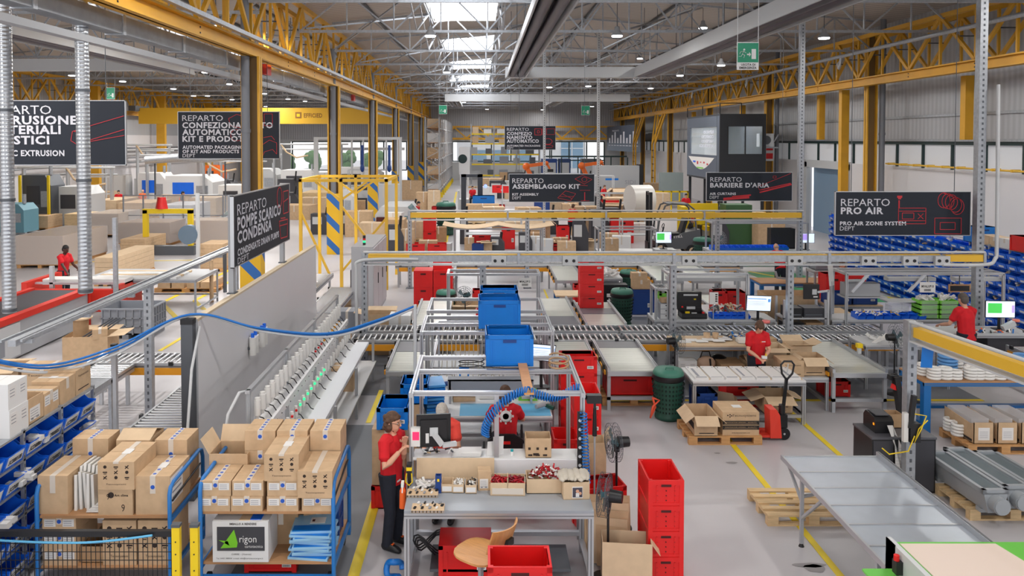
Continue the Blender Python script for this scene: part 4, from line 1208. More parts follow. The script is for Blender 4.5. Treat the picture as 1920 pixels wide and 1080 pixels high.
def cable(name,label,cat,pts,r,m,smooth=6,group=None):
    P = [Vector(p) for p in pts]; out = []
    for i in range(len(P) - 1):
        p0 = P[max(i - 1,0)]; p1 = P[i]; p2 = P[i + 1]; p3 = P[min(i + 2,len(P) - 1)]
        for k in range(smooth):
            u = k / smooth
            out.append(.5 * ((2 * p1) + (p2 - p0) * u + (2 * p0 - 5 * p1 + 4 * p2 - p3) * u * u + (3 * p1 - p0 - 3 * p2 + p3) * u ** 3))
    out.append(P[-1])
    b = MB(m); b.tube(out,r,7)
    return tag(b.build(name),label,cat,group)
def coil(p,q,r,turns,rt,m,name,label,cat='hose',n=10):
    p = Vector(p); q = Vector(q); pts = []; d = (q - p).normalized(); a = d.orthogonal().normalized(); b_ = d.cross(a)
    for i in range(turns * n + 1):
        u = i / (turns * n); t = 2 * math.pi * i / n
        pts.append(p.lerp(q,u) + (a * math.cos(t) + b_ * math.sin(t)) * r)
    b = MB(m); b.tube(pts,rt,5); return tag(b.build(name),label,cat)
# ================================================================ NEAR LEFT: bin rack, carts, partition, test bench
# ---- white sandwich panel partition
t = thing('partition_wall','white sandwich panel partition carrying the condensate pump sign','partition',(-3.97,10.85,0))
b = MB(PANELW); b.box(-.1,0,0,7.75,0,2.5); b.build('panel',t)
b = MB(mat('partition_edge',(214,196,168),0.5)); b.box(-.1,.003,0,7.75,2.47,2.505); b.build('top_edge',t)
b = MB(GREYP); b.box(-.11,-.0,-.02,.0,0,2.5); b.build('end_plate',t)
t = thing('partition_post','dark steel end post at the near edge of the white partition','post',(-4.02,10.76,0))
b = MB(STEELD); b.box(-.13,.03,-.06,.07,0,2.52); b.build('post',t); b = MB(BLACK); b.box(-.135,.035,-.065,.075,2.46,2.53); b.build('cap',t)
# ---- blue bin rack at the left edge
XR0,Y0,NB = -5.2,7.2,8
pit = .4
t = thing('bin_rack','steel rack of blue storage bins at the left edge, cartons on top','rack',(XR0,Y0,0))
for i in range(NB + 1):
    if i % 2 == 0:
        for x in (-.02,-.5):
            b = MB(STEEL); b.box(x - .02,x + .02,i * pit - .02,i * pit + .02,0,1.72); b.use(STEELD)
            for k in range(16): b.box(x + .02,x + .023,i * pit - .006,i * pit + .006,.08 + k * .1,.12 + k * .1)
            b.build('upright',t)
RZ = [.12,.44,.76,1.08,1.38]
for z in RZ + [1.7]:
    b = MB(STEEL); b.box(-.5,0,0,NB * pit,z - .025,z); b.build('shelf',t)
codes = ['SCD00005','SC000011','SC000002','CP000053','A0705','SC000108','LC200021','SC000412']
rown = ['bottom row','second row up','middle row','second row down','top row']
def nb_fn(o): bin_fn(.36,.4,.24,card=2)(o)
for j,z in enumerate(RZ):
    for i in range(NB):
        o = inst('nearbin',nb_fn,'storage_bin','large blue bin of the near left rack, %s, %s from the near end' % (rown[j],ORD[i]),'bin',
                 (XR0 - .02,Y0 + pit * (i + .5),z),math.pi / 2,'blue bins of the near left rack')
        if i > 2:
            tx = MB(BLACKPRINT); c = codes[(i * 3 + j * 5) % 8]
            tx.text(c,(-.12,-.024,.045),(1,0,0),(0,-.354,1),.24,.06,True)
            tx.build('lettering',o)
        if (i * 5 + j * 3) % 4 == 0:
            q = MB(PAPER); r_ = random.Random(i * 9 + j)
            for _ in range(7): q.cb(r_.uniform(-.1,.1),r_.uniform(.05,.25),r_.uniform(.05,.14),.1,.08,.05)
            tag(q.build('small_parts',None,o.location),'white packed parts in a near rack bin, %s, %s from the near end' % (rown[j],ORD[i]),'parts')['kind'] = 'stuff'
for nm,y,w,d,h,lb,kw in (
        ('white',8.74,.36,.4,.31,'white carton on the near rack, lower of the two by the left edge',dict(m=WHITE,tape=None,sticker='two')),
        ('brown',9.1,.32,.36,.3,'open topped brown carton on the near rack beside the white cartons',dict(prints=None,sticker='big',top='open',flaps=(0,0,1,0),ang=.4)),
        ('b2',9.44,.33,.36,.26,'brown carton with white labels on the near rack, second brown from the white ones',dict(sticker='two')),
        ('b3',9.81,.36,.36,.3,'brown taped carton on the near rack, third brown from the white ones',dict(sticker='top',prints=None)),
        ('b4',10.2,.38,.36,.32,'brown carton at the far end of the near rack top',dict(prints='word'))):
    carton(lb,(XR0 - .22,y,1.7),w,d,h,math.pi / 2,**kw)
carton('white carton on the near rack, stacked on top by the left edge',(XR0 - .22,8.74,2.01),.36,.38,.29,math.pi / 2,m=WHITE,tape=None,sticker='two')
# ---- cartons and table behind the rack
bench('low steel table behind the near left rack holding two cartons',-7.9,-6.0,11.75,12.6,1.15,m=STEEL,legm=STEEL)
carton('open brown carton on the steel table behind the left rack',(-7.45,12.2,1.15),.5,.42,.33,.1,'open',flaps=(1,1,0,1),ang=1.7)
carton('closed brown carton with a black edge band behind the left rack',(-6.75,12.15,1.15),.62,.5,.33,.0,prints='word')
# ---- two blue handled carts
def cart(label,x0,x1,y0,z1,z2):
    W,D = x1 - x0,1.02
    t = thing('shelf_trolley',label,'trolley',(x0,y0,0))
    for z,nm in ((z1,'lower_shelf'),(z2,'upper_shelf')):
        b = MB(PLY); b.box(.04,W - .04,.02,D - .02,z - .03,z); b.build(nm,t)
    for x in (.02,W - .02):
        b = MB(CARTBLUE)
        b.tube([(x,.0,.12),(x,.0,1.1),(x,.03,1.17),(x,.1,1.2),(x,D - .12,1.24),(x,D - .04,1.21),(x,D,1.12),(x,D,.12)],.024,8); b.build('handle_loop',t)
        for z in (z1 - .05,z2 - .05):
            b = MB(CARTBLUE); b.box(x - .018,x + .018,0,D,z - .02,z + .02); b.build('shelf_bracket',t)
        b = MB(BLACK); b.tube([(x,.08,1.0 + .0),(x,.5,1.03),(x,D - .08,1.06)],.012); b.build('bumper',t)
    for x in (.08,W - .08):
        for y in (.08,D - .08):
            b = MB(RUBBER); b.cyl((x - .02,y,.07),(x + .02,y,.07),.07,n=14); b.build('castor',t)
    b = MB(CARTBLUE); b.box(0,W,0,.04,.1,.14); b.box(0,W,D - .04,D,.1,.14); b.build('chassis',t)
    return t
CA,CB_ = .29,.86
cart('blue handled shelf trolley of cartons behind the black mesh fence, left one',-4.92,-3.42,8.5,CA,CB_)
cart('blue handled shelf trolley of cartons, right one next to the walkway',-3.16,-1.64,8.6,CA,CB_)
def pc(px,py,z,dy=0.0):            # point on a shelf seen at a pixel
    p = fl(px,py,z); return Vector((p.x,p.y + dy,z))
G1,G2 = 'cartons on the left trolley','cartons on the right trolley'
carton('tall battered carton at the front left of the left trolley',(-4.75,8.83,CB_),.33,.56,.43,0,tape='plain',group=G1)
t = thing('foam_sheet','bundle of white cut foam sheets standing beside the tall battered carton','foam',(-4.56,8.68,CB_),.04)
for i in range(5):
    b = MB(WHITEP); hh = .42 + .012 * ((i * 7) % 4); x = i * .045
    b.prism([(x,-.05 + .03 * (i % 3),0),(x,.34,0),(x,.36,hh),(x,.1,hh + .02),(x,.08,hh - .06),(x,-.04,hh - .02)],(.03,0,0)); b.build('sheet',t)
carton('carton with handwritten nines at the front middle of the left trolley',(-4.05,8.78,CB_),.38,.5,.29,0,tape=None,prints='arrow',group=G1)
carton('icon printed carton stacked on the handwritten one, left trolley',(-4.03,8.8,CB_ + .292),.4,.58,.31,0,prints='icons',sticker='top',group=G1)
carton('carton wrapped in blue and white tape at the front right of the left trolley',(-3.64,8.83,CB_),.38,.58,.43,0,tape='blue',sticker='top',group=G1)
b = MB(PAPER); b.box(0,.002,-.3,.05,0,.3); b.use(PAPERGREY)
for k in range(4): b.box(.002,.003,-.25,0,.05 + .06 * k,.07 + .06 * k)
o = b.build('document_sheet',None,(-3.449,8.85,CB_ + .1)); tag(o,'white printed sheet stuck on the right side of the taped carton','paper')
b = MB(PAPER)
for i in range(4): b.cb(.02 * i,.03 * i,.012 + .012 * i,.16,.2,.01)
o = b.build('leaflet_pile',None,(-4.32,8.68,CB_)); tag(o,'small pile of white leaflets on the left trolley shelf','leaflet')
for lb,x,y,z,w,d,h,kw in (
        ('taped carton in the second row behind the tall one, left trolley',-4.62,9.28,CB_,.42,.3,.62,dict(tape='blue')),
        ('half open carton in the second row behind the icon carton',-4.12,9.34,CB_,.4,.4,.6,dict(top='ajar',tape=None)),
        ('carton in the back row at the right end of the left trolley',-3.68,9.34,CB_,.38,.38,.6,dict(tape='blue'))):
    carton(lb,(x,y,z),w,d,h,0,group=G1,**kw)
for i in range(3):
    carton('small labelled carton on the left trolley lower shelf, %s of its pile' % ('bottom','middle','top')[i],(-4.68,8.78,CA + .182 * i),.37,.48,.18,0,tape='blue',sticker='two',group=G1)
carton('icon printed carton on the lower shelf of the left trolley, left of two',(-4.02,8.8,CA),.37,.5,.5,0,prints='icons',tape=None,group=G1)
carton('icon printed carton on the lower shelf of the left trolley, right of two',(-3.63,8.8,CA),.37,.5,.5,0,prints='icons',tape=None,group=G1)
carton('open low carton between the piles on the left trolley lower shelf',(-4.35,8.85,CA),.26,.5,.18,0,'open',flaps=(0,0,0,0),m=CARD3,group=G1)
# right trolley
XB = [-2.98,-2.62,-2.23,-1.84]
nm4 = ['leftmost','second from left','second from right','rightmost']
for i in range(4):
    carton('small labelled carton in the bottom row on the right trolley, %s' % nm4[i],(XB[i] - (.01 if i < 2 else .0),8.83,CB_),.35,.42,.165,0,tape='blue',sticker='two',group=G2)
for i in range(3):
    carton('small labelled carton in the second layer on the right trolley, %s' % ('left','middle','right')[i],(XB[i],8.85,CB_ + .168),.345,.44,.17,0,tape='blue',sticker='two',group=G2)
carton('icon printed carton on top at the middle of the right trolley',(-2.24,8.92,CB_ + .341),.385,.6,.3,0,prints='icons',sticker='top',group=G2)
carton('icon printed carton at the right front of the right trolley',(-1.86,8.86,CB_ + .168),.385,.56,.3,0,prints='icons',top='closed',group=G2)
carton('open empty carton behind the labelled cartons, right trolley',(-2.98,9.28,CB_),.45,.4,.46,0,'open',flaps=(0,1,1,0),ang=.5,group=G2)
for i,(x,h0) in enumerate(((-2.63,.56),(-2.25,.55),(-1.86,.55))):
    for k in range(3):
        lb = 'blue dotted tape carton in the back row of the right trolley, %s column, %s' % (('left','middle','right')[i],('bottom','middle','top')[k])
        carton(lb,(x,9.36,CB_ + .235 * k),.36,.4,.232,0,tape='blue' if k == 2 or i == 0 else 'plain',group=G2)
# lower shelf of the right trolley: the white carton of the carton maker, bagged flats
t = thing('printed_carton','white carton with a green paper bird on a dark panel, under the right trolley top','box',(-2.7,8.85,CA))
b = MB(WHITE); b.box(-.31,.31,-.24,.26,0,.46); b.build('box_body',t)
b = MB(DGREY); b.box(-.26,.27,-.244,-.24,.13,.4); b.build('dark_panel',t)
b = MB(mat('paper_bird_green',(120,200,40),0.5))
for tri in (((-.22,.16),(-.12,.19),(-.07,.37)),((-.12,.19),(-.03,.22),(-.07,.37)),((-.24,.25),(-.12,.19),(-.14,.24)),((-.22,.16),(-.04,.17),(-.03,.22))):
    b.prism([(x,-.244,z) for x,z in tri],(0,-.003,0))
b.build('bird_emblem',t)
b = MB(WHITE); b.text('rigon',(-.01,-.246,.2),(1,0,0),(0,0,1),.19,.1); b.text('cartotecnica',(.05,-.246,.165),(1,0,0),(0,0,1),.2,.03)
b.use(PRINT); b.text('CARRE - (Vicenza)',(-.1,-.242,.075),(1,0,0),(0,0,1),.22,.025); b.text('Tel. 0445 388004  e-mail: info@cartotecnicarigon.it',(-.27,-.242,.03),(1,0,0),(0,0,1),.52,.022); b.text('IMBALLO A RENDERE',(-.12,-.242,.42),(1,0,0),(0,0,1),.3,.025,True)
b.build('lettering',t)
b = MB(BINBLUE); b.box(.1,.22,-.2,.1,.46,.468); b.use(CARD2); b.box(-.02,.1,-.22,-.06,.46,.466); b.build('blue_label_strip',t)
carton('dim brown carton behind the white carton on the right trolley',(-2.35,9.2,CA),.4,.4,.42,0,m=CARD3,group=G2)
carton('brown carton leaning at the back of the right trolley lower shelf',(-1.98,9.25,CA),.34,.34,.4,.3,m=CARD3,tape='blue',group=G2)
for i in range(10):
    t = thing('bagged_flat_pack','clear bag with a blue card, right trolley pile, %s from the bottom' % ORD[i],'bag',(-1.93 + .012 * ((i * 5) % 3),8.84 + .012 * ((i * 3) % 4),CA + .032 * i),.06 * (((i * 7) % 5) - 2),'bagged blue flat packs')
    b = MB(mat('bag_film_blue',(150,196,228),0.15)); b.box(-.24,.22,-.2,.2,0,.028); b.build('bag',t)
    b = MB(BLUE); b.box(-.22,.2,-.2,-.06,.028,.031); b.use(PAPER); b.box(-.05,.12,-.02,.12,.028,.031); b.use(REDDK); b.box(-.03,0,.02,.07,.031,.033); b.build('printed_card',t)
crate('blue folded crate behind the bagged flats on the right trolley, lower',(-1.9,9.3,CA),0,NAVY,.4,.3,.2)
crate('blue folded crate behind the bagged flats on the right trolley, upper',(-1.9,9.3,CA + .2),0,NAVY,.4,.3,.2)
crate('red crate on the floor under the right trolley shelf, left',(-2.45,9.1,.005),0,RED,.6,.4,.22)
# ---- black mesh safety fence in front
t = thing('mesh_fence','black mesh fence with top rail at the lower left edge','fence',(-5.6,8.0,0))
b = MB(BLACK); b.box(0,2.42,-.025,.025,.9,.96); b.build('top_rail',t)
b = MB(BLACK)
for i in range(49): b.box(.02 + .049 * i,.025 + .049 * i,-.004,.004,.1,.9)
for i in range(10): b.box(0,2.42,-.004,.004,.12 + .087 * i,.125 + .087 * i)
b.build('mesh',t)
for i,x in enumerate((-3.17,-2.98)):
    t = thing('guard_post','yellow guard post of the mesh fence, %s of the two' % ('left','right')[i],'post',(x,8.0,0),0,'yellow fence posts')
    b = MB(YELB); b.box(-.04,.04,-.03,.03,0,1.0); b.build('post',t); b = MB(STEELD); b.box(-.045,.045,-.035,.035,1.0,1.03); b.build('cap',t)
    b = MB(BLACK)
    for z in (.55,.72,.85): b.cyl((0,-.03,z),(0,-.033,z),.008,n=8)
    b.build('bolt_dots',t)
cable('air_hose','pale blue hose sagging along the mesh fence top','hose',[(-5.4,7.96,.9),(-4.6,7.95,.86),(-4.0,7.95,.86),(-3.4,7.95,.93)],.012,MATBLUE)
# ---- condensate pump test bench along the partition
t = thing('pump_test_bench','long two-tier test bench of white pump cups along the partition','bench',(-3.0,9.9,0))
L = 6.2
b = MB(CLEAR); b.box(0,.008,0,L,1.3,1.78); b.build('upper_clear_panel',t)
b = MB(ALU); b.box(-.03,.03,0,L,1.76,1.8); b.build('upper_rail',t)
b = MB(WHITE); b.box(-.02,.2,0,L,1.2,1.25); b.box(.18,.22,0,L,1.2,1.3); b.build('upper_trough',t)
b = MB(CLEAR); b.box(.2,.208,0,L,.82,1.2); b.build('lower_clear_panel',t)
b = MB(WHITE); b.box(.15,.42,0,L,.76,.8); b.box(.4,.43,0,L,.76,.86); b.build('lower_trough',t)
b = MB(mat('white_sheet',(224,226,230),0.6,bump=0.3,scale=5)); b.box(.46,.72,.1,L - .5,.92,.95); b.box(.715,.722,.1,L - .5,.9,.95); b.build('covered_shelf',t)
b = MB(WHITE); b.box(.1,.8,.2,L,.4,.43); b.build('lower_shelf',t)
for y in (.05,2.0,4.0,L - .05):
    for x in (.0,.74):
        b = MB(GREYP if x == 0 else ALU); b.box(x - .025,x + .025,y - .025,y + .025,0,1.8 if x == 0 else .92); b.build('leg',t)
CUP = MB(WHITEP); CUP.cyl((0,0,0),(0,0,.2),.045,n=12); CUP.cyl((0,0,.2),(0,0,.23),.035,n=12); CUP.cyl((0,0,-.06),(0,0,0),.02,n=8)
cup0 = None
TUBE = MB(BLACK); TUBE.tube([(0,0,0),(.04,.02,-.02),(.08,.05,-.1),(.16,.06,-.14)],.008,5)
tb0 = None
for i in range(25):
    loc = (.07,.2 + i * .24,1.42)
    if cup0 is None: cup0 = CUP.build('pump_cup',t,loc); tb0 = TUBE.build('drain_tube',t,(.07,.3,1.36))
    else:
        for src,l in ((cup0,loc),(tb0,(.07,.3 + i * .24,1.36))):
            o = src.copy(); COL.objects.link(o); o.parent = t; o.location = l
    o = cup0.copy(); COL.objects.link(o); o.parent = t; o.location = (.27,.25 + i * .24,.95); o.scale = (.7,.7,.7)
    if i % 2: o = tb0.copy(); COL.objects.link(o); o.parent = t; o.location = (.28,.3 + i * .24,.98)
GL = mat('led_green',(40,220,130),0.3,emit=1.5)
for i in range(22):
    b = MB(GL if 3 < i < 12 else (ORANGE if i > 14 else RED)); b.cb(0,0,0,.03,.03,.03); b.build('indicator_light',t,(.3 if i < 12 else .1,.6 + .25 * i,1.08 if i < 12 else 1.33))
b = MB(LGREY); b.tube([(-.03,.1,1.75),(-.1,-.05,1.78),(-.2,-.2,1.55),(-.25,-.3,.9),(-.6,-.05,.62),(-.86,.15,1.0),(-.93,.55,1.9),(-.94,.9,2.4)],.02,8)
o = b.build('white_conduit',None,(-3.0,9.95,0)); tag(o,'white conduit looping from the partition to the pump test bench','hose')
carton('brown carton under the white covered shelf of the test bench',(-2.55,14.3,.43),.4,.4,.42,math.pi / 2)
for lb,y in (('pair of white filter bottles with blue caps on the partition, near',13.2),('pair of white filter bottles with blue caps on the partition, far',13.75)):
    t = thing('filter_bottle',lb,'bottle',(-3.9,y,1.35),0,'filter bottles on the partition')
    for dy in (0,.16):
        b = MB(WHITEP); b.cyl((0,dy,0),(0,dy,.3),.06,n=12); b.build('bottle',t); b = MB(BINBLUE); b.cyl((0,dy,.3),(0,dy,.37),.03,n=10); b.build('cap',t)
    b = MB(STEELD); b.box(-.07,.0,-.05,.22,.1,.14); b.build('bracket',t)
# ---- blue air lines and grey cable sagging across
A,M_,B_ = (-6.3,9.75,2.28),(-4.05,10.8,2.58),(-1.06,12.2,2.4)
for i,(dz,dy,m,lb,r) in enumerate(((0,0,HOSEB,'blue air line sagging from the left edge over the partition, front one',.016),(-.05,.05,HOSEB,'blue air line sagging from the left edge over the partition, rear one',.014),(-.1,.03,CABLEG,'pale grey cable sagging beside the blue air lines',.018))):
    cable('air_line' if i < 2 else 'sagging_cable',lb,'hose' if i < 2 else 'cable',[(A[0],A[1] + dy,A[2] + dz),(-5.6,10.0 + dy,2.1 + dz),(-4.9,10.35 + dy,2.24 + dz),(M_[0],M_[1] + dy,M_[2] + dz * .2),(-3.2,11.1 + dy,2.32 + dz * .5),(-2.3,11.5 + dy,2.14 + dz * .6),(-1.6,11.95 + dy,2.24 + dz * .6),(B_[0],B_[1] + dy * .3,B_[2] + dz * .3)],r,m,8,'overhead air lines' if i < 2 else None)
t = thing('air_line_post','round grey post holding the blue air lines beside the benches','post',(-1.06,12.2,0)); b = MB(LGREY); b.cyl((0,0,0),(0,0,2.42),.028,n=10); b.build('post',t); b = MB(STEELD); b.box(-.1,.1,-.1,.1,0,.015); b.build('base_plate',t)
# ================================================================ CENTRE: roller conveyors, branch tables, overhead rails
HG = 'roller conveyor modules'
pos = ['leftmost','second','third','rightmost']
for i in range(4):
    x0 = -2.85 + 2.95 * i
    conveyor('front roller conveyor line crossing the hall beyond the benches, %s module' % pos[i],x0,x0 + 2.9,16.45,16.98,.75,group=HG)
    conveyor('rear roller conveyor line crossing the hall beyond the benches, %s module' % pos[i],x0,x0 + 2.9,17.25,17.78,.75,group=HG,guard=(i == 0))
    conveyor('distant roller conveyor line under the yellow rail, %s module' % pos[i],x0 - .1,x0 + 2.8,26.4,26.95,.75,pitch=.16,group=HG,legs=True)
    track('',(0,0),(0,0),0,0,YEL) if False else None
TG = 'belt branch tables'
slat_table('pale slat belt table left of the benches, ending towards the camera',-1.78,-.93,14.3,16.4,.75,(.62,1),TG)
slat_table('pale slat belt table right of the benches, left of two',1.32,2.18,14.4,16.4,.75,None,TG)
slat_table('pale slat belt table with grey rubber strip, right of two by the green bin',2.3,3.25,14.3,16.4,.75,(.76,1),TG)
slat_table('slat belt table with grey strip beyond the conveyors, left of the red crate tower',1.5,2.25,17.85,20.9,.75,(0,.3),TG)
slat_table('slat belt table beyond the conveyors carrying the tower of four red crates',2.36,3.3,17.85,20.4,.75,(.45,.7),TG)
slat_table('slat belt table beyond the conveyors behind the open cartons at left',-1.62,-.8,17.85,20.6,.75,None,TG)
slat_table('long slat belt table ending beside the pallet truck at right',6.4,7.4,14.2,16.4,.75,None,TG)
slat_table('slat belt table behind the open cartons at right, beyond the conveyors',5.75,6.75,17.85,21.4,.75,None,TG)
for i,(x,lb) in enumerate(((-1.75,'behind the low red crate block'),(2.2,'left of the red crate tower'),(3.2,'right behind the red crate tower'),(5.2,'left of the round fan guard'),(6.35,'below the forklift'))):
    slat_table('distant slat belt table under the yellow rail, ' + lb,x,x + .88,23.6,26.3,.75,(.8,1) if i == 2 else None,TG)
for i,(nm,y) in enumerate((('front',16.3),)): pass
track('grey overhead power rail with socket boxes crossing the hall behind the benches',(-2.6,17.1),(10.95,17.1),2.26,2.48,STEEL,boxes=(2.95,4.5,7.1,9.4,11.0,11.9,12.6))
b = MB(YELR); b.box(-2.5,-1.6,17.03,17.17,2.4,2.5); b.box(-1.6,10.0,17.05,17.15,2.48,2.5); b.box(10.1,10.92,17.03,17.17,2.34,2.49)
tag(b.build('rail_yellow_cover'),'yellow cover strip along the grey overhead power rail','rail')
track('yellow overhead rail crossing the hall in front of the forklift',(-2.45,26.2),(10.7,26.2),2.3,2.56,YELR)
PG = 'posts of the overhead rails'
for lb,x,y,z in (('galvanised post carrying the left end of the grey power rail',-2.6,17.1,2.55),('galvanised post under the grey power rail by the blue crates',.0,17.15,2.26),('galvanised post under the grey power rail above the tool case',4.2,17.12,2.26),('galvanised post under the grey power rail beside the blue legged table',6.78,17.12,2.26),
                    ('galvanised post at the left end of the yellow rail',-2.45,26.2,2.6),('galvanised post of the yellow rail above the cream covered bench',1.5,26.2,2.6),('galvanised post of the yellow rail left of the forklift',4.05,26.2,2.6),('galvanised post of the yellow rail right of the forklift',7.9,26.2,2.6)):
    o = pole('rail_post',lb,x,y + .1,.13,0,z); o['group'] = PG
cable('white_conduit','white conduit down the left post of the grey power rail','pipe',[(-1.4,17.0,2.4),(-2.3,17.0,2.4),(-2.72,17.0,2.34),(-2.75,17.0,2.1),(-2.75,17.0,.9)],.035,LGREY)
cable('white_conduit','white conduit bending up from the right end of the grey power rail','pipe',[(10.0,16.98,2.28),(10.9,16.98,2.28),(11.15,17.0,2.4),(11.22,17.05,2.9),(11.22,17.1,6.2)],.04,LGREY)

# ================================================================ bench station in the foreground
bench('grey topped aluminium workbench in the foreground, loaded with small part cartons',-.87,1.23,8.55,9.42,.9,m=mat('bench_top_grey',(156,162,170),0.3),leg=.06)
t = thing('raised_shelf','white raised shelf along the back of the foreground workbench','shelf',(-.85,9.43,0))
b = MB(WHITE); b.box(0,2.08,0,.3,1.1,1.125); b.build('shelf_board',t); b = MB(PANELW); b.box(.95,2.08,-.012,0,.93,1.11); b.build('back_panel',t)
for x in (.01,2.03):
    b = MB(ALU); b.box(x,x + .04,.24,.29,0,1.1); b.build('leg',t)
b = MB(CARD2); b.panel((-.8,9.36,.905),(.14,9.36,.905),(0,.035,.24),.008); tag(b.build('cardboard_screen'),'long cardboard sheet leaning against the raised shelf','cardboard')
gantry('aluminium frame over the foreground workbench with blue coiled hose',-.87,1.22,9.5,11.05,1.9,bars=(.9,),posts=4,skew=.08)
b = MB(ALU); b.box(-.028,.028,-.028,.028,0,1.0); o = b.build('frame_upright',None,(.17,9.47,.9)); tag(o,'single aluminium upright in the middle of the foreground bench frame','post')
# front row on the bench
def on(px,py,z=.9): return pc(px,py,z)
carton('small closed carton with a white label on the foreground bench',on(908,914),.15,.16,.22,.05,tape=None,sticker='big')
t = thing('parts_carton','low two-compartment carton full of red plastic parts on the foreground bench','box',on(952,930)); t.rotation_euler = (0,0,-.03)
b = MB(CARD2); b.tray(-.2,.2,0,.26,0,.15,.008); b.box(-.005,.005,0,.26,0,.16); b.build('box_body',t); b = MB(TAPE); b.box(-.18,.18,-.003,0,.02,.09); b.build('paper_strip',t)
def heap(name,label,loc,rx,ry,hz,n,mats,s,seed,elong=2.0):
    r_ = random.Random(seed); b = MB(*mats)
    for i in range(n):
        b.use(mats[r_.randrange(len(mats))])
        p = Vector((r_.uniform(-rx,rx),r_.uniform(-ry,ry),r_.uniform(.2,1) * hz)); q = Vector((r_.uniform(-1,1),r_.uniform(-1,1),r_.uniform(-.6,.6))).normalized() * s * elong
        b.bar(p - q,p + q,s,s * .7)
    o = b.build(name,None,loc); tag(o,label,'parts'); o['kind'] = 'stuff'; return o
REDP = mat('red_parts',(176,22,34),0.35); REDP2 = mat('red_parts_dark',(130,14,28),0.35)
c = on(952,930)
heap('red_parts','red plastic parts in the left compartment of the low carton',c + Vector((-.1,.13,.1)),.08,.1,.05,60,[REDP,REDP2],.016,1)
heap('red_parts','red plastic parts in the right compartment of the low carton',c + Vector((.1,.13,.1)),.08,.1,.05,60,[REDP,REDP2],.016,2)
t = thing('parts_carton','low carton heaped with red and white plastic parts, foreground bench','box',on(1020,926)); b = MB(CARD2); b.tray(-.2,.2,0,.26,0,.17,.008); b.build('box_body',t)
heap('red_white_parts','red and white plastic parts heaped above their carton',on(1020,926) + Vector((0,.13,.12)),.17,.1,.1,80,[REDP,REDP2,WHITEP],.017,3)
heap('red_white_parts','small peak of red handles on the heaped carton',on(1032,926) + Vector((0,.15,.2)),.09,.05,.07,26,[REDP,REDP,WHITEP],.016,4)
t = thing('parts_carton','carton with a photo print under a folded canvas bag, right end of foreground bench','box',on(1081,937)); t.rotation_euler = (0,0,.04)
b = MB(CARD2); b.tray(-.15,.15,0,.3,0,.2,.008); b.build('box_body',t)
b = MB(PAPER); b.box(-.05,.07,-.004,0,.02,.15); b.use(mat('photo_dark',(70,66,78),.5)); b.box(-.045,.065,-.005,-.004,.03,.14); b.use(SKIN); b.cyl((.01,-.006,.1),(.01,-.005,.1),.02,n=10); b.cyl((.04,-.006,.075),(.04,-.005,.075),.018,n=10); b.use(PAPER); b.box(-.01,.03,-.007,-.006,.035,.08); b.build('photo_print',t)
b = MB(FABRIC)
for i in range(9):
    b.ell((-.14 + .035 * i,.12 + .02 * (i % 3),.225 + .012 * (i % 2)),(.05,.16,.03),8,5)
o = b.build('canvas_bag',None,on(1078,937) + Vector((0,0,0))); tag(o,'folded grey canvas bag lying on the photo carton','bag')
for i,(px,mts,lb) in enumerate(((838,None,'empty small tray carton on the foreground bench, left of three'),(859,[WHITEP],'small tray carton of white caps, middle of three'),(883,[BLACK,WHITEP],'small tray carton of black and white caps, right of three'))):
    t = thing('tray_carton',lb,'box',on(px,924 + i)); b = MB(CARD2); b.tray(-.065,.065,0,.2,0,.1,.006); b.build('box_body',t); b = MB(PAPER); b.box(-.055,.055,-.003,0,.02,.075); b.build('paper_label',t)
    if mts: heap('white_caps','small %s caps filling the %s tray carton' % (('white','middle') if i == 1 else ('black and white','right')),on(px,924 + i) + Vector((0,.1,.07)),.05,.08,.04,40,mts,.012,10 + i,1.2)
t = thing('tape_dispenser','blue upright tape dispenser on the foreground bench','dispenser',on(822,923)); b = MB(NAVY); b.tray(-.035,.035,-.02,.05,0,.2,.012); b.box(-.035,.035,-.03,.06,0,.03); b.build('dispenser_body',t); b = MB(YELB); b.cb(0,-.022,.15,.025,.006,.03); b.build('yellow_cutter',t)
heap('white_gloves','loose white gloves and bags beside the blue dispenser',on(800,912),.1,.08,.05,16,[WHITEP,PAPER],.03,20)
for i,(px,py,lb) in enumerate(((790,933,'cardboard sheet with rows of black clips on the foreground bench, rear one'),(800,962,'cardboard sheet with scattered black and clear clips, front one'))):
    t = thing('clip_board',lb,'cardboard',on(px,py)); b = MB(CARD2); b.box(-.17,.19,0,.17,0,.03); b.build('cardboard_sheet',t)
    r_ = random.Random(i); b = MB(BLACK,PAPER,MGREY)
    for k in range(34):
        b.use((BLACK,PAPER,MGREY,BLACK)[k % 4]); x = -.14 + .3 * ((k * 5) % 12) / 11 + r_.uniform(-.01,.01); y = .03 + .12 * (k % 3) / 2
        b.bar((x,y,.035),(x + .015,y + .02,.05),.012)
    for k in range(18): b.use((BLACK,MGREY)[k % 2]); b.cb(-.16 + .02 * k,-.002,.015,.012,.004,.02)
    b.build('clip_studs',t)
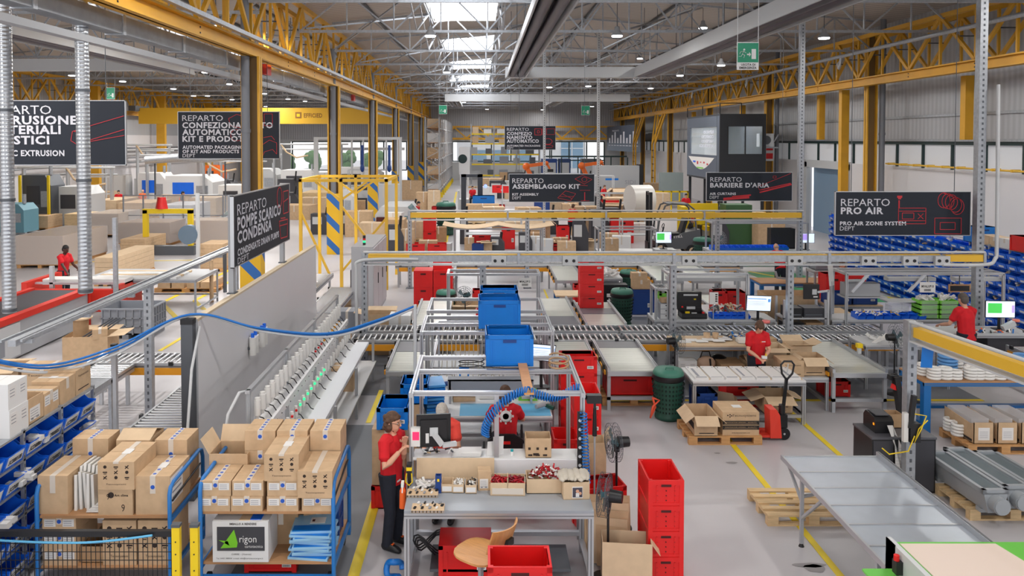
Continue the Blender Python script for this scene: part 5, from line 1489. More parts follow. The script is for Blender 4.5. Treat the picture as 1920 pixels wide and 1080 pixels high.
# shelf items
carton('open carton with icon print on the raised shelf, right of the upright',(.68,9.56,1.125),.31,.24,.24,0,'open',flaps=(0,0,0,0),tape=None,prints=None)
b = MB(PRINT)
for i in range(3): b.cb(.58 + i * .09,9.438,1.15 + .01,.05,.003,.02); b.cb(.57 + i * .1,9.438,1.24,.03,.003,.03)
b.cb(.65,9.437,1.17,.07,.002,.03); tag(b.build('carton_print'),'dark pictogram print on the open carton of the raised shelf','print')
t = thing('paper_stack','white paper tray and notes on the raised shelf','paper',(-.2,9.56,1.125)); b = MB(PAPER)
for i in range(4): b.cb(.02 * i,0,.01 + .012 * i,.34 - .03 * i,.2,.01)
b.build('paper_sheets',t)
for i,(x,h) in enumerate(((.05,.17),(.12,.22))):
    b = MB(PAPER); b.panel((x,9.5 + .03 * i,1.125),(x + .13,9.52 + .03 * i,1.125),(.01,.02,h),.004); tag(b.build('paper_sheet'),'white paper card standing on the raised shelf, %s of two' % ('lower','taller')[i],'paper')
t = thing('glue_bottle','small teal capped bottle on the raised shelf','bottle',(.36,9.52,1.125)); b = MB(WHITEP); b.cyl((0,0,0),(0,0,.05),.02); b.build('bottle',t); b = MB(mat('teal_cap',(30,160,170),.4)); b.cyl((0,0,.05),(0,0,.075),.018); b.build('cap',t)
heap('loose_fittings','small loose fittings at the left end of the raised shelf',(-.55,9.55,1.135),.2,.07,.04,22,[WHITEP,BLACK,STEELD,CARD2],.018,31)
# monitor seen from behind
t = thing('monitor','black monitor seen from behind on an arm at the left frame post','monitor',(-.6,9.5,1.22),.12)
b = MB(BLACK); b.box(-.21,.21,0,.03,.02,.42); b.box(-.16,.16,-.03,0,.05,.36)
b.T = None; b.build('monitor_case',t); b = MB(SCREEN); b.box(-.2,.2,-.034,-.03,.05,.4) if False else b.box(-.2,.2,.03,.033,.04,.4); b.build('screen',t)
b = MB(LGREY); b.bar((0,-.05,.2),(.1,-.12,.08),.05); b.bar((.1,-.12,.08),(.27,-.08,.08),.05); b.cb(0,-.04,.22,.1,.02,.1); b.build('monitor_arm',t)
b = MB(PAPER); b.box(-.1,-.06,-.034,-.03,.08,.2); b.build('label',t)
t = thing('label_reader','small white box with a pink screen on the left frame post','device',(-.84,9.4,1.28)); b = MB(WHITEP); b.box(-.03,.08,0,.08,0,.22); b.build('case',t); b = MB(mat('pink_light',(230,40,90),.4,emit=.8)); b.box(-.01,.07,-.004,0,.08,.18); b.build('screen',t)
t = thing('barcode_scanner','yellow and black barcode scanner hanging at the left of the bench','scanner',(-.87,9.2,.96)); b = MB(BLACK); b.box(-.03,.03,-.05,.05,.1,.2); b.bar((0,0,-.14),(0,0,.1),.04); b.build('scanner_body',t); b = MB(YELB); b.box(-.033,.033,-.055,.0,.13,.17); b.tube([(-.03,-.05,.1),(-.04,-.06,.0),(0,-.06,-.04),(.04,-.06,.0),(.03,-.05,.1)],.008); b.build('yellow_bumper',t)
t = thing('spray_bottle','orange spray bottle with white trigger hanging at the bench end','bottle',(-.93,9.0,.72)); b = MB(VEST); b.cyl((0,0,0),(0,0,.2),.04,.036); b.cyl((0,0,.2),(0,0,.25),.036,.015); b.build('bottle',t); b = MB(WHITEP); b.box(-.015,.015,-.05,.03,.26,.31); b.bar((0,-.04,.27),(0,-.06,.2),.012); b.build('trigger',t); b = MB(NAVY); b.cyl((0,0,.245),(0,0,.27),.018); b.build('collar',t)
# hose, plank and cables on the frame
pts = []
for i in range(420):
    u = i / 420; a = i * 2 * math.pi / 10
    if u < .55:
        v = u / .55; th = -0.9 + v * 3.3
        cx,cz,ny = .33 - .3 * math.cos(-.2 + v * 2.5) * 1.0,1.62 + .34 * math.sin(-.7 + v * 2.2),9.42
        tx,tz = math.cos(1.2 - v * 1.5),math.sin(1.2 - v * 1.5)
    else:
        v = (u - .55) / .45; cx,cz,ny = .57 + v * .62,1.95 - .1 * math.sin(v * math.pi),9.42 + v * .2; tx,tz = 1,0
    pts.append((cx + .05 * math.cos(a) * -tz,ny + .05 * math.sin(a),cz + .05 * math.cos(a) * tx))
b = MB(HOSEB); b.tube(pts,.011,5); tag(b.build('coiled_hose'),'blue coiled air hose looping over the foreground bench frame','hose')
coil((1.22,9.4,1.7),(1.26,9.35,.85),.04,22,.008,HOSEB,'coiled_hose','blue coiled air hose hanging down the right frame post')
b = MB(BEECH); b.panel((.5,9.35,1.93),(.62,9.35,1.93),(-.03,1.5,.045),.02); tag(b.build('wood_plank'),'bare wooden plank lying across the foreground bench frame','plank')
b = MB(CARD3); b.tube([(1.02 + .13 * math.cos(a),10.4 + .2 * math.sin(a),1.95 + .004 * i) for i,a in enumerate([2 * math.pi * k / 16 for k in range(40)])],.012,5); tag(b.build('cable_bundle'),'brown coiled cable bundle on the right arm of the frame','cable')
b = MB(BLACK); b.tube([(-.15 + .17 * math.cos(a),10.4 + .1 * math.sin(a),1.95 + .004 * i) for i,a in enumerate([2 * math.pi * k / 14 for k in range(30)])],.008,5); b.tube([(0,10.4,1.97),(.3,10.38,1.95),(.6,10.42,1.94)],.007,5); tag(b.build('cable_bundle'),'black coiled cable lying on the foreground bench frame','cable')
t = thing('power_strip','black vertical socket strip on the right frame post','socket',(1.18,9.44,.95)); b = MB(BLACK); b.box(-.03,.03,-.04,0,0,.75); b.build('strip',t); b = MB(LGREY)
for i in range(6): b.cyl((0,-.043,.1 + .11 * i),(0,-.04,.1 + .11 * i),.02,n=8)
b.build('socket_dots',t)
t = thing('lamp_arm','black screwdriver hanging by a hose at the right frame corner','tool',(1.4,9.7,1.3)); b = MB(BLACK); b.cyl((0,0,0),(0,0,.35),.03,.02); b.box(-.1,.08,-.05,.05,.42,.52); b.bar((0,0,.35),(0,0,.45),.03); b.bar((-.1,0,.47),(-.18,-.1,.58),.03); b.build('tool_body',t)
b = MB(GREYP); b.cyl((0,0,-.9),(0,0,0),.012); b.build('tool_pole',t)
# under the bench
def crates(x,y,z,n,labels,**kw):
    h = kw.get('h',.3)
    for i in range(n): crate(labels % (('bottom','second','third','fourth','fifth')[i] if i < n - 1 else 'topmost'),(x,y,z + (h - .012) * i),**kw)
crate('lidded red crate on the floor under the foreground bench',(-.2,8.95,.008),0,RED,.6,.42,.4,open_top=False)
crate('red crate on the floor far under the foreground bench',(.45,10.4,.008),0,RED,.56,.4,.26)
crates(.35,7.4,0,3,'red crate in the stack at the bottom edge below the wooden chair, %s',m=RED,w=.6,d=.4,h=.345)
b = MB(STEELD); b.box(-.6,1.0,8.75,9.3,.1,.13); o = b.build('foot_rail'); tag(o,'steel foot shelf under the foreground bench','shelf')
b = MB(BLACK)
for k in range(3): b.tube([(-.62 + (.16 + .02 * k) * math.cos(a),9.15 + .1 * math.sin(a),.2 + .03 * k + .1 * math.sin(a * 2)) for a in [2 * math.pi * i / 16 for i in range(16)]],.01,5,True)
tag(b.build('cable_loops'),'black cables looped under the left end of the bench','cable')
b = MB(HOSEB)
b.tube([(-1.0 + .09 * math.cos(a),8.75 + .03 * math.sin(a * 3),.13 + .1 * math.sin(a)) for a in [2 * math.pi * i / 20 for i in range(18)]],.035,8); tag(b.build('blue_hose_coil'),'thick blue hose coil on the floor at the bench leg','hose')
# wooden swivel chair
t = thing('swivel_chair','beech swivel chair tucked at the front of the foreground bench','chair',(-.02,8.15,0),R(-38)); t.scale = (1.2,1.2,1.06)
b = MB(BEECH); pr = []
for i in range(24):
    a = 2 * math.pi * i / 24; r_ = .22 * (1 - .06 * math.cos(4 * a)); pr.append((r_ * 1.05 * math.cos(a),r_ * math.sin(a)))
b.prism([(x,y,.6 + .25 * max(0,abs(x) - .1) ** 1.5) for x,y in pr],(0,0,.02)); b.build('seat',t)
b = MB(BEECH); n = 10
for i in range(n):
    a0 = -.8 + 1.6 * i / n; a1 = a0 + 1.6 / n
    f = lambda a,z: (.23 * math.cos(a) + .02 + (z - .72) * .3,.24 * math.sin(a),z)
    b.prism([f(a0,.74),f(a1,.74),f(a1,.98),f(a0,.98)],(.014,0,.0))
b.build('backrest',t)
b = MB(BLACK); b.bar((.1,0,.58),(.29,0,.62),.04,.02); b.bar((.29,0,.6),(.31,0,.85),.04,.02); b.box(.24,.33,-.04,.04,.8,.86); b.build('back_bracket',t)
b = MB(STEEL); b.cyl((0,0,.1),(0,0,.59),.025); b.build('gas_column',t)
for k in range(5):
    a = 2 * math.pi * k / 5; b = MB(BLACK); b.bar((0,0,.1),(.28 * math.cos(a),.28 * math.sin(a),.06),.04,.03); b.cyl((.28 * math.cos(a),.28 * math.sin(a) - .02,.03),(.28 * math.cos(a),.28 * math.sin(a) + .02,.03),.03,n=10); b.build('base_leg',t)
# crates to the right of the bench
RG = 'tall red crate stack by the pedestal fans'
for i in range(4): crate('red crate of the tall stack right of the fans, %s' % ('on the floor','second from the floor','third from the floor','topmost and empty')[i],(2.06,8.98,.292 * i),0,RED,.4,.6,.305,RG,holes=True,card=False)
fan('black pedestal fan behind the leaning cardboard, turned to the left',(1.72,9.95,0),math.pi + .15,1.12,True,.24)
fan('black pedestal fan in front of the leaning cardboard',(1.42,8.75,0),math.pi - .35,.98,True,.24)
for i in range(5):
    b = MB(CARD2 if i % 2 else CARD); x = 1.22 + .03 * i
    b.panel((x,9.25 - .05 * i,.01),(x + .55 - .05 * i,9.2 - .06 * i,.01),(.02,.22,.66 - .07 * i),.008)
    tag(b.build('cardboard_sheet'),'flattened cardboard sheet leaning right of the foreground bench, %s from the back' % ORD[i],'cardboard','leaning cardboard sheets')
carton('opened carton with blue tape at the foot of the near fan',(1.62,8.72,0),.55,.3,.52,-.1,'open',flaps=(0,1,0,1),ang=2.5,m=CARD2)
crate('red crate tilted behind the leaning cardboard sheets',(1.5,9.98,.3),.2,RED,.6,.4,.3)
crate('red crate under the tilted crate behind the cardboard sheets',(1.5,9.98,0),.2,RED,.6,.4,.31)
carton('tall open carton behind the right frame post',(1.48,10.5,.0),.34,.3,.95,0,'open',flaps=(0,0,0,1),ang=.6)
crates(1.55,11.75,0,4,'red crate of the middle red stack right of the blue desk, %s',m=RED,w=.4,d=.6,h=.32)
crates(1.6,13.1,0,5,'red crate of the far red stack behind the desk monitor, %s',m=RED,w=.6,d=.4,h=.29)
crates(1.2,11.35,0,2,'open red crate beside the wheelchair, %s of two',m=RED,w=.36,d=.5,h=.36)
# left of the bench: crates on boxes
carton('brown carton under the blue crates beside the standing woman, lower',(-1.3,10.75,.32),.4,.5,.38,0,prints=None)
carton('brown carton under the blue crates beside the standing woman, upper',(-1.3,10.75,.702),.4,.5,.38,0)
crate('red crate at the foot of the carton pile beside the standing woman',(-1.3,10.75,0),0,RED,.42,.55,.31)
crate('blue crate on the carton pile beside the standing woman, near one',(-1.22,10.75,1.085),0,NAVY if False else BLUE,.42,.58,.3)
for i in range(3): carton('brown carton under the far blue crate left of the bench frame, %s' % ('bottom','middle','top')[i],(-1.1,11.75,.36 * i),.36,.5,.355,0)
crate('blue crate on the carton pile, far one behind the frame post',(-1.02,11.75,1.08),0,BLUE,.4,.5,.3)
# ---- second station: blue mat desk
bench('white desk with a blue cutting mat behind the foreground frame',-.92,1.05,11.65,12.6,.85,m=WHITE,leg=.06)
b = MB(MATBLUE); b.box(-.35,1.03,11.67,12.2,.851,.857); tag(b.build('desk_mat'),'pale blue mat on the white desk','mat')
t = thing('document_shelf','long grey shelf panel over the blue mat desk','shelf',(-.55,12.2,.85)); b = MB(MGREY); b.box(0,1.35,0,.02,.2,.38); b.box(0,1.35,0,.2,.36,.38); b.build('shelf_panel',t); b = MB(ALU); b.box(.02,.05,.0,.2,0,.36); b.box(1.3,1.33,.0,.2,0,.36); b.build('shelf_bracket',t)
t = thing('tray_tower','leaning tower of blue letter trays at the left of the blue mat desk','tray',(-.72,11.75,.85),.25)
for i in range(9):
    b = MB(BLUE if i % 2 else mat('tray_blue_pale',(70,150,214),.35)); b.prism([(-.13 + .004 * i,0,.05 * i),(.13 + .004 * i,0,.05 * i),(.13 + .004 * i,.3,.05 * i + .05),(-.13 + .004 * i,.3,.05 * i + .05)],(0,0,.035)); b.build('tray',t)
gantry('aluminium frame with cords behind the blue mat desk, second from the camera',-.98,1.12,12.5,13.6,1.9,bars=(.55,),skew=.05)
gantry('aluminium frame over the third bench, behind the tilted blue crate',-.98,1.1,14.05,15.15,1.9,bars=(),skew=.05)
gantry('farthest aluminium frame of the bench row, with a white code card',-.8,1.3,17.95,18.55,1.9,bars=(),skew=.05)
for lb,y0 in (('second workbench of the row under the cord frame',12.75),('third workbench of the row behind the cord frame',14.1),):
    bench('grey ' + lb,-.9,1.05,y0,y0 + .85,.88,m=LGREY)
bench('grey workbench at the far end of the bench row beyond the conveyors',-.75,1.25,17.98,18.7,.88,m=LGREY)
t = thing('cord_rack','row of hanging white cords under the second bench frame','rack',(-.75,13.35,.92)); b = MB(ALU); b.bar((0,0,.96),(1.1,0,.96),.03); b.bar((0,0,0),(0,0,.96),.03); b.bar((1.1,0,0),(1.1,0,.96),.03); b.build('rack_bar',t)
for i in range(14):
    b = MB(FABRIC); x = .06 + .075 * i; b.tube([(x,0,.95),(x + .01,-.02,.5),(x + .02 * ((i % 3) - 1),-.01,.02)],.008,5); b.build('cord',t)
crate('big blue crate on the foreground bench frame, nearest of three',(.36,10.8,1.935),.02,BLUE,.64,.6,.43,card=False)
crate('big blue crate on the second bench frame, middle of three',(.27,12.92,1.935),.02,BLUE,.68,.6,.46,card=False)
crate('blue crate on the third bench frame, farthest of three',(.3,14.6,1.935),0,BLUE,.7,.55,.3,card=False)
monitor('monitor with a document open, tilted on the second bench under the frame',(.98,12.9,.88),.15,.46,.28,'sheet',.45,tilt=.12)
t = thing('heat_gun','blue and white heat gun lying on the second bench','tool',(-.55,12.95,.88),.2); b = MB(NAVY); b.cyl((-.2,0,.06),(.02,0,.06),.03,.045); b.build('barrel',t); b = MB(WHITEP); b.cyl((.02,0,.06),(.12,0,.06),.05); b.bar((.08,0,.06),(.1,-.12,.03),.04); b.build('body',t)
t = thing('picture_card','blue and white picture card standing on the second bench','card',(-.4,13.2,.88)); b = MB(BLUE); b.panel((0,0,0),(.17,0,0),(0,.04,.25),.01); b.build('card',t); b = MB(PAPER); b.panel((.03,-.012,.03),(.14,-.012,.03),(0,.03,.19),.004); b.build('print',t)
t = thing('green_box','lime green plastic case on the blue mat desk','case',(.72,12.35,.85)); b = MB(GREENB); b.box(-.15,.15,0,.25,0,.12); b.build('case',t); b = MB(WHITEP); b.box(-.1,.1,-.003,0,.03,.09); b.build('label',t)
carton('small tray of brown parts on the blue mat desk',(-.3,12.4,.85),.35,.2,.08,.1,'open',flaps=(0,0,0,0))
b = MB(PAPER); b.box(0,.5,0,.28,0,.006); tag(b.build('paper_sheet',None,(-.05,12.42,.852)),'large white sheet on the blue mat desk','paper')
t = thing('cordless_screwdriver','grey green cordless screwdriver lying on the blue mat','tool',(.9,11.95,.86),.6); b = MB(GREYP); b.cyl((-.1,0,.05),(.12,0,.06),.035); b.build('tool_body',t); b = MB(GREEN); b.bar((.08,0,.05),(.14,-.14,.02),.05); b.build('handle',t)
for lb,y,z in (('white code card hanging from the farthest bench frame',17.9,1.62),):
    t = thing('code_card',lb,'card',(.82,y,z)); b = MB(PAPER); b.box(0,.3,0,.005,0,.21); b.build('card',t); b = MB(BLACKPRINT); b.text('MVALUP15',(.03,-.002,.1),(1,0,0),(0,0,1),.24,.05,True)
    for i in range(12): b.box(.08 + .012 * i,.085 + .012 * i + .003 * (i % 2),-.002,0,.03,.08)
    b.build('lettering',t); b = MB(STEELD); b.bar((.15,.003,.21),(.15,.003,.27),.01); b.build('hook',t)
# between rows: open cartons, crates
carton('open carton on the rear conveyor left of the belt table',(-2.4,18.3,.0),.7,.5,.95,0,'open',flaps=(0,1,1,0),ang=1.4)
carton('white carton with blue print beside the open carton on the left',(-1.98,18.15,.76) if False else (-1.92,18.25,0),.5,.45,.93,0,m=WHITE,tape='blue')
drum('green waste bin with black liner behind the left belt table',(-1.0,21.3,0),1.0)
pallet('wooden pallet under the block of red crates',(-1.45,23.3,0),0,WOOD2)
RB = 'block of red crates on the pallet'
for i in range(2):
    for k in range(2): crate('red crate in the block behind the left bench frame, %s %s' % (('left','right')[i],('lower','upper')[k]),(-1.75 + .58 * i,23.3,.145 + .5 * k),0,RED,.56,.7,.5,RB,card=False,open_top=False)
crate('single red crate lying on top of the red crate block',(-1.2,23.4,1.146),0,RED,.55,.45,.34,RB,card=False,open_top=False)
for i in range(4): crate('red crate of the tower standing on the belt table, %s' % ('lowest','second up','third up','topmost')[i],(2.75,19.85,.756 + .302 * i),0,RED,.6,.4,.305,'red crate tower on the belt table')
crate('big red crate at the near end of the right belt table',(1.62,14.25,0) if False else (1.05 + .7,13.75,.0),0,RED,.6,.4,.36)
carton('wide opened carton with flaps spread behind the red crates on the left',(-.1 - .6,20.9,0) if False else (-.35,20.95,0),.9,.6,.62,0,'open',flaps=(1,1,1,1),ang=1.5)
fan('black fan standing in front of the spread carton',(-.45,20.0,0),math.pi * 1.35,1.0,True,.25)
for i,x in enumerate((-.05,.2)): crate('small red crate on the far bench of the row, %s of two' % ('left','right')[i],(x,18.35,.88),0,RED,.22,.3,.13,card=False)
crate('red crate behind the far bench frame',(.1,22.9,.0),0,RED,.8,.5,.6)
t = thing('blue_table','low blue framed table with a wooden top left of the red crate tower','table',(2.0,21.3,0)); b = MB(CARD2); b.box(0,1.1,0,.8,.7,.74); b.build('tabletop',t)
for x,y in ((.04,.04),(1.0,.04),(.04,.74),(1.0,.74)):
    b = MB(LEGBLUE); b.box(x - .03,x + .06,y - .03,y + .03,0,.7); b.build('leg',t)
drum('green waste bin behind the red crate tower on the right',(3.75,21.0,0),1.1)
pallet('wooden pallet with a red crate under the right belt table',(2.85,15.0,0),0,WOOD2)
crate('red crate on the pallet under the right belt table',(2.8,15.0,.145),0,RED,.9,.5,.36,card=False)
# ================================================================ RIGHT HAND SIDE
# ---- packing table with white packs, young woman's place
bench('aluminium packing table in front of the young woman, covered with white packs',3.68,5.66,13.6,14.42,.78,m=WHITE,leg=.06)
for i in range(7):
    t = thing('white_pack','flat white packed part on the packing table, %s from the left' % ORD[i],'pack',(3.74 + .27 * i,13.66,.781),.0,'white packs on the packing table')
    b = MB(PAPER); b.prism([(0,0,0),(.235,0,0),(.235,.7,0),(0,.7,0)],(0,0,.035 + .006 * (i % 2))); b.build('pack_body',t)
    b = MB(mat('pack_print',(150,152,160),.6)); b.box(.02,.21,.03,.05,.036,.043); b.cb(.03,.62,.038,.012,.04,.012); b.cb(.2,.62,.038,.012,.04,.012); b.box(.06,.1,.1,.55,.036,.042) if i % 3 == 0 else None; b.build('dark_clips',t)
    if i % 2 == 0:
        b = MB(CARD2); b.box(.236,.262,0,.7,0,.02); b.build('card_strip',t)
t = thing('rail_stand','aluminium lower rail frame under the right half of the packing table','frame',(4.7,13.62,0)); b = MB(ALU); b.box(0,.96,0,.05,.12,.17); b.box(0,.96,.7,.75,.12,.17); b.box(0,.05,0,.75,.12,.17); b.box(.91,.96,0,.75,.12,.17); b.build('rail',t)
carton('half open icon carton under the right end of the packing table',(5.22,13.95,.17),.5,.5,.3,0,'open',flaps=(1,1,1,1),ang=1.9,prints='icons')
crate('navy blue crate under the left end of the packing table',(3.97,14.0,0),0,NAVY,.36,.56,.52,card=False)
crate('red crate under the middle of the packing table, full of card scraps',(4.85,14.75,0),0,RED,.6,.5,.45,card=False)
heap('card_scraps','brown card scraps in the red crate under the packing table',(4.85,14.75,.38),.24,.18,.08,24,[CARD,CARD2,PAPER],.05,51)
for i in range(3):
    b = MB(CARD if i % 2 else CARD2); b.panel((4.32 + .05 * i,14.2 + .06 * i,0),(4.62 + .05 * i,14.0 + .06 * i,0),(-.1,.02,.42 - .05 * i),.01); tag(b.build('cardboard_scrap'),'cardboard piece leaning under the packing table, %s from the left' % ORD[i],'cardboard','cardboard under the packing table')
# ---- pallet with big printed cartons, pallet truck
pallet('orange brown pallet carrying two printed cartons at the yellow lane line',(3.98,13.1,0),0,WOOD2)
carton('open empty printed carton with wide flaps on the orange brown pallet',(3.66,13.02,.145),.38,.62,.33,0,'open',flaps=(1,1,1,1),ang=2.25,prints='side',m=CARD)
carton('big closed carton with black printed bands on the orange brown pallet',(4.24,13.02,.145),.6,.56,.385,0,'closed',tape=None,prints='tecno',sticker='top')
t = thing('pallet_truck','red hand pallet truck with a black handle beside the printed carton','pallet truck',(4.85,12.95,0)); t.scale = (.88,.88,.92)
REDO = mat('truck_red',(226,62,44),.4)
for x in (-.2,.05):
    b = MB(REDO); b.box(-.95 + 0,-.02,x + .12,x + .27,.06,.1); b.build('fork',t)
b = MB(REDO); b.prism([(-.09,-.12,.06),(.12,-.12,.06),(.1,-.08,.46),(.04,-.06,.56),(-.09,-.06,.56)],(0,.3,0)); b.build('chassis',t)
b = MB(BLACK); b.cyl((.2,-.04,.11),(.2,.02,.11),.11,n=18); b.cyl((.2,.1,.11),(.2,.16,.11),.11,n=18); b.use(LGREY); b.cyl((.2,-.042,.11),(.2,-.04,.11),.02,n=10); b.build('wheel',t)
b = MB(BLACK); b.box(.1,.26,-.03,.14,.22,.45); b.cyl((.18,.05,.4),(.18,.05,.62),.06); b.build('pump_unit',t)
b = MB(BLACK); b.bar((.2,.05,.5),(.25,.02,1.12),.05); b.build('tiller',t)
b = MB(BLACK); b.tube([(.25,.02,1.08),(.16,.02,1.2),(.14,.02,1.36),(.2,.02,1.42),(.34,.02,1.42),(.39,.02,1.36),(.36,.02,1.2),(.25,.02,1.08)],.02,8); b.use(LGREY); b.bar((.25,.0,1.2),(.27,.0,1.38),.015); b.build('handle',t)
drum('green perforated waste bin with domed lid beside the packing table',(3.33,13.95,0))
b = MB(mat('strap_red',(236,92,60),.5)); b.tube([(3.0,13.7,.45),(3.05,13.72,.28),(2.96,13.7,.1),(3.0,13.68,.3),(3.12,13.72,.4),(3.0,13.7,.45)],.02,6); tag(b.build('red_strap'),'red strap hanging at the corner of the right belt table','strap')
# ---- bench behind the young woman
bench('wooden topped bench left of the young woman, papers on top',3.85,6.0,15.5,16.3,.9,m=CARD2,shelf=.3)
b = MB(PAPER)
for i in range(6): b.cb(4.1 + .17 * i,15.8 + .1 * (i % 2),.905 + .006 * i,.24,.2,.008)
tag(b.build('paper_sheets',None,(0,0,0)),'white papers spread over the wooden topped bench','paper')
for i,(x,w,h,m,lb) in enumerate(((4.62,.14,.12,CARD,'round brown tub on the wooden topped bench, left one'),(4.8,.13,.12,CARD,'round brown tub on the wooden topped bench, right one'))):
    b = MB(m); b.lathe((x,16.05,.9),[(w * .45,0),(w * .5,h),(w * .46,h),(w * .4,.02)],14); tag(b.build('card_tub'),lb,'tub')
carton('low brown carton near the scanner on the wooden topped bench',(5.78,15.75,.9),.26,.2,.1,.1,tape=None)
t = thing('white_tray','white tray with loose parts on the wooden topped bench','tray',(5.35,15.75,.9)); b = MB(WHITEP); b.tray(-.2,.2,-.1,.12,0,.08,.008); b.build('tray_body',t)
heap('tray_parts','blue and white loose parts heaped behind the white tray',(5.2,16.05,.92),.25,.1,.08,30,[HOSEB,PAPER,CARD2,STEELD],.03,61)
t = thing('label_roll_scanner','scanner with a pink ring on a black stand at the bench end','scanner',(5.78,16.05,.9)); b = MB(BLACK); b.cyl((0,0,0),(0,0,.02),.09); b.bar((0,0,0),(.05,0,.3),.05); b.build('stand',t); b = MB(LGREY); b.bar((-.14,0,.1),(.04,0,.32),.09); b.build('scanner_body',t); b = MB(mat('pink_ring',(232,120,116),.4)); b.lathe((.06,0,.35),[(.04,-.02),(.08,-.02),(.08,.03),(.04,.03)],14); b.build('pink_ring',t)
carton('brown carton with a big white label under the wooden topped bench, left',(4.98,15.75,.005),.47,.55,.52,0,'closed',tape=None,prints='word',sticker='big',m=CARD3)
carton('brown icon printed carton under the wooden topped bench, right',(5.52,15.78,.005),.47,.55,.54,0,'ajar',tape=None,prints='icons',m=CARD)
fan('pedestal fan with smoke guard at the left end of the wooden topped bench',(3.78,15.3,0),.25,1.05,True,.26)
b = MB(mat('tan_leather',(184,152,128),.6)); b.ell((0,0,.16),(.2,.12,.17),14,8); o = b.build('handbag',None,(4.52,15.75,.3)); tag(o,'tan leather handbag on the shelf under the wooden topped bench','bag')
h = MB(BLACK); h.tube([(-.12,0,.28),(-.08,-.02,.42),(.06,-.02,.42),(.1,0,.28)],.012); h.bar((.05,-.115,.3),(.07,-.12,.05),.03); h.build('bag_strap',o)
b = MB(BLACK); b.ell((0,0,.14),(.22,.16,.16),12,7); tag(b.build('backpack',None,(4.86 - .02,16.0,.3)),'black bag on the shelf behind the tan handbag','bag')
carton('white printed carton on the shelf under the bench beside the handbag',(4.12,15.75,.3),.36,.3,.26,0,m=WHITE,tape=None,sticker='two')
# open cartons right of the young woman
for lb,x,y,z,w,d,h,kw in (('open brown carton right of the young woman, front right',6.15,14.62,.62,.42,.4,.34,dict(top='open',prints='word',flaps=(1,1,1,1))),
                                 ('closed brown carton right of the young woman, front left',5.72,14.55,.62,.42,.42,.3,dict(prints='word',tape=None)),
                                 ('open brown carton behind the young woman, flaps up, rear left',5.62,15.12,.62,.42,.4,.38,dict(top='open',flaps=(1,1,1,1),ang=1.7)),
                                 ('open brown carton behind the young woman, rear right',6.12,15.15,.62,.42,.4,.42,dict(top='open',flaps=(1,1,0,1),ang=1.2))):
    carton(lb,(x,y,z),w,d,h,0,m=CARD2 if 'rear' in lb else CARD,**kw)
bench('low aluminium table carrying the open cartons right of the young woman',5.45,6.38,14.32,15.4,.62,m=LGREY)
crate('empty red crate on its side shelf under the long belt table',(6.9,15.3,.0),0,RED,.5,.4,.3)
# ---- shelf bench beyond the conveyors
bench('grey bench beyond the conveyors with tool case and blue part bins',3.95,6.75,17.95,18.7,.85,m=LGREY)
gantry('aluminium frame over the bench with the tool case',4.3,6.1,18.0,18.65,1.9,name='profile_gantry')
gantry('tall thin aluminium uprights left of the tool case bench',4.0,4.28,18.0,18.5,1.55)
b = MB(LGREY); b.box(4.3,6.1,18.1,18.4,1.72,1.8); tag(b.build('light_fitting'),'pale lamp fitting under the frame over the tool case bench','lamp')
t = thing('drawer_unit','grey three drawer box on the bench left of the tool case','drawer unit',(4.1,18.0,.85))
b = MB(MGREY); b.box(0,.36,.01,.4,0,.36); b.build('carcass',t)
for k in range(3):
    b = MB(LGREY); b.box(.01,.35,0,.012,.01 + .12 * k,.115 + .12 * k); d_ = b.build('drawer',t); b = MB(BLACK); b.box(.12,.24,-.006,0,.075 + .12 * k,.095 + .12 * k); b.build('drawer_slot',d_)
carton('small open carton of white parts on the grey drawer box',(4.27,18.2,1.21),.24,.2,.1,0,'open',flaps=(0,0,0,0))
t = thing('tool_case','open black tool case full of screwdrivers on the bench','case',(4.62,18.05,.85)); b = MB(BLACK); b.tray(0,.58,0,.4,0,.12,.02); b.build('case_base',t); b = MB(BLACK); b.box(0,.56,.4,.5,.12,.55); b.box(.0,.56,.38,.4,.12,.18); b.build('case_lid',t)
b = MB(YELB); b.cb(.16,.15,.12,.1,.05,.04); b.cb(.4,.39,.38,.05,.02,.03); b.use(RED); b.cb(.52,.12,.12,.05,.06,.04); b.cb(.1,.38,.2,.04,.02,.03); b.use(LGREY); b.cb(.3,.37,.18,.2,.03,.06); b.cb(.3,.39,.48,.34,.01,.04); b.cb(.3,.08,.12,.12,.04,.02); b.build('tools',t)
BG = 'blue tilt bins on the tool case bench'
for i in range(6):
    inst('smallbin',lambda o: bin_fn(.14,.3,.1)(o),'part_bin','small blue bin on the tool case bench, %s from the left' % ORD[i],'bin',(5.38 + .15 * i,18.05,.852),0,BG)
heap('small_bags','clear bags and small parts heaped behind the blue bins left of the monitor',(5.75,18.45,.9),.35,.12,.2,40,[WHITEP,PAPER,CARD2,STEELD],.04,71)
monitor('monitor with a document open on the bench behind the young woman',(6.35,17.92,.86),.12,.6,.36,'sheet',.2,tilt=.06)
t = thing('clipboard','white clipboard hanging on the frame post right of the tool case','clipboard',(5.24,18.0,1.2)); b = MB(STEEL); b.box(.08,.1,.005,.02,-.35,.2); b.build('clip_stand',t); b = MB(PAPER); b.box(0,.2,0,.01,0,.28); b.build('sheet',t); b = MB(BLACKPRINT)
for i in range(4): b.box(.13,.18,-.002,0,.06 + .05 * i,.09 + .05 * i)
b.build('print',t)
crate('tilted red crate with stickers standing behind the tool case bench',(5.8,19.2,.802),0,RED,.36,.3,.5,card=False)
crate('red crate to the right of the stickered one behind the monitor',(6.25,19.5,.802),0,RED,.55,.6,.42,card=False)
bench('low table behind the tool case bench holding red crates',5.45,6.7,18.95,19.9,.8,m=LGREY,legm=STEEL)
crate('lime green crate on the bench left of the tool case',(4.35,18.5,1.22),0,GREENB,.36,.26,.16,card=False,name='green_crate')
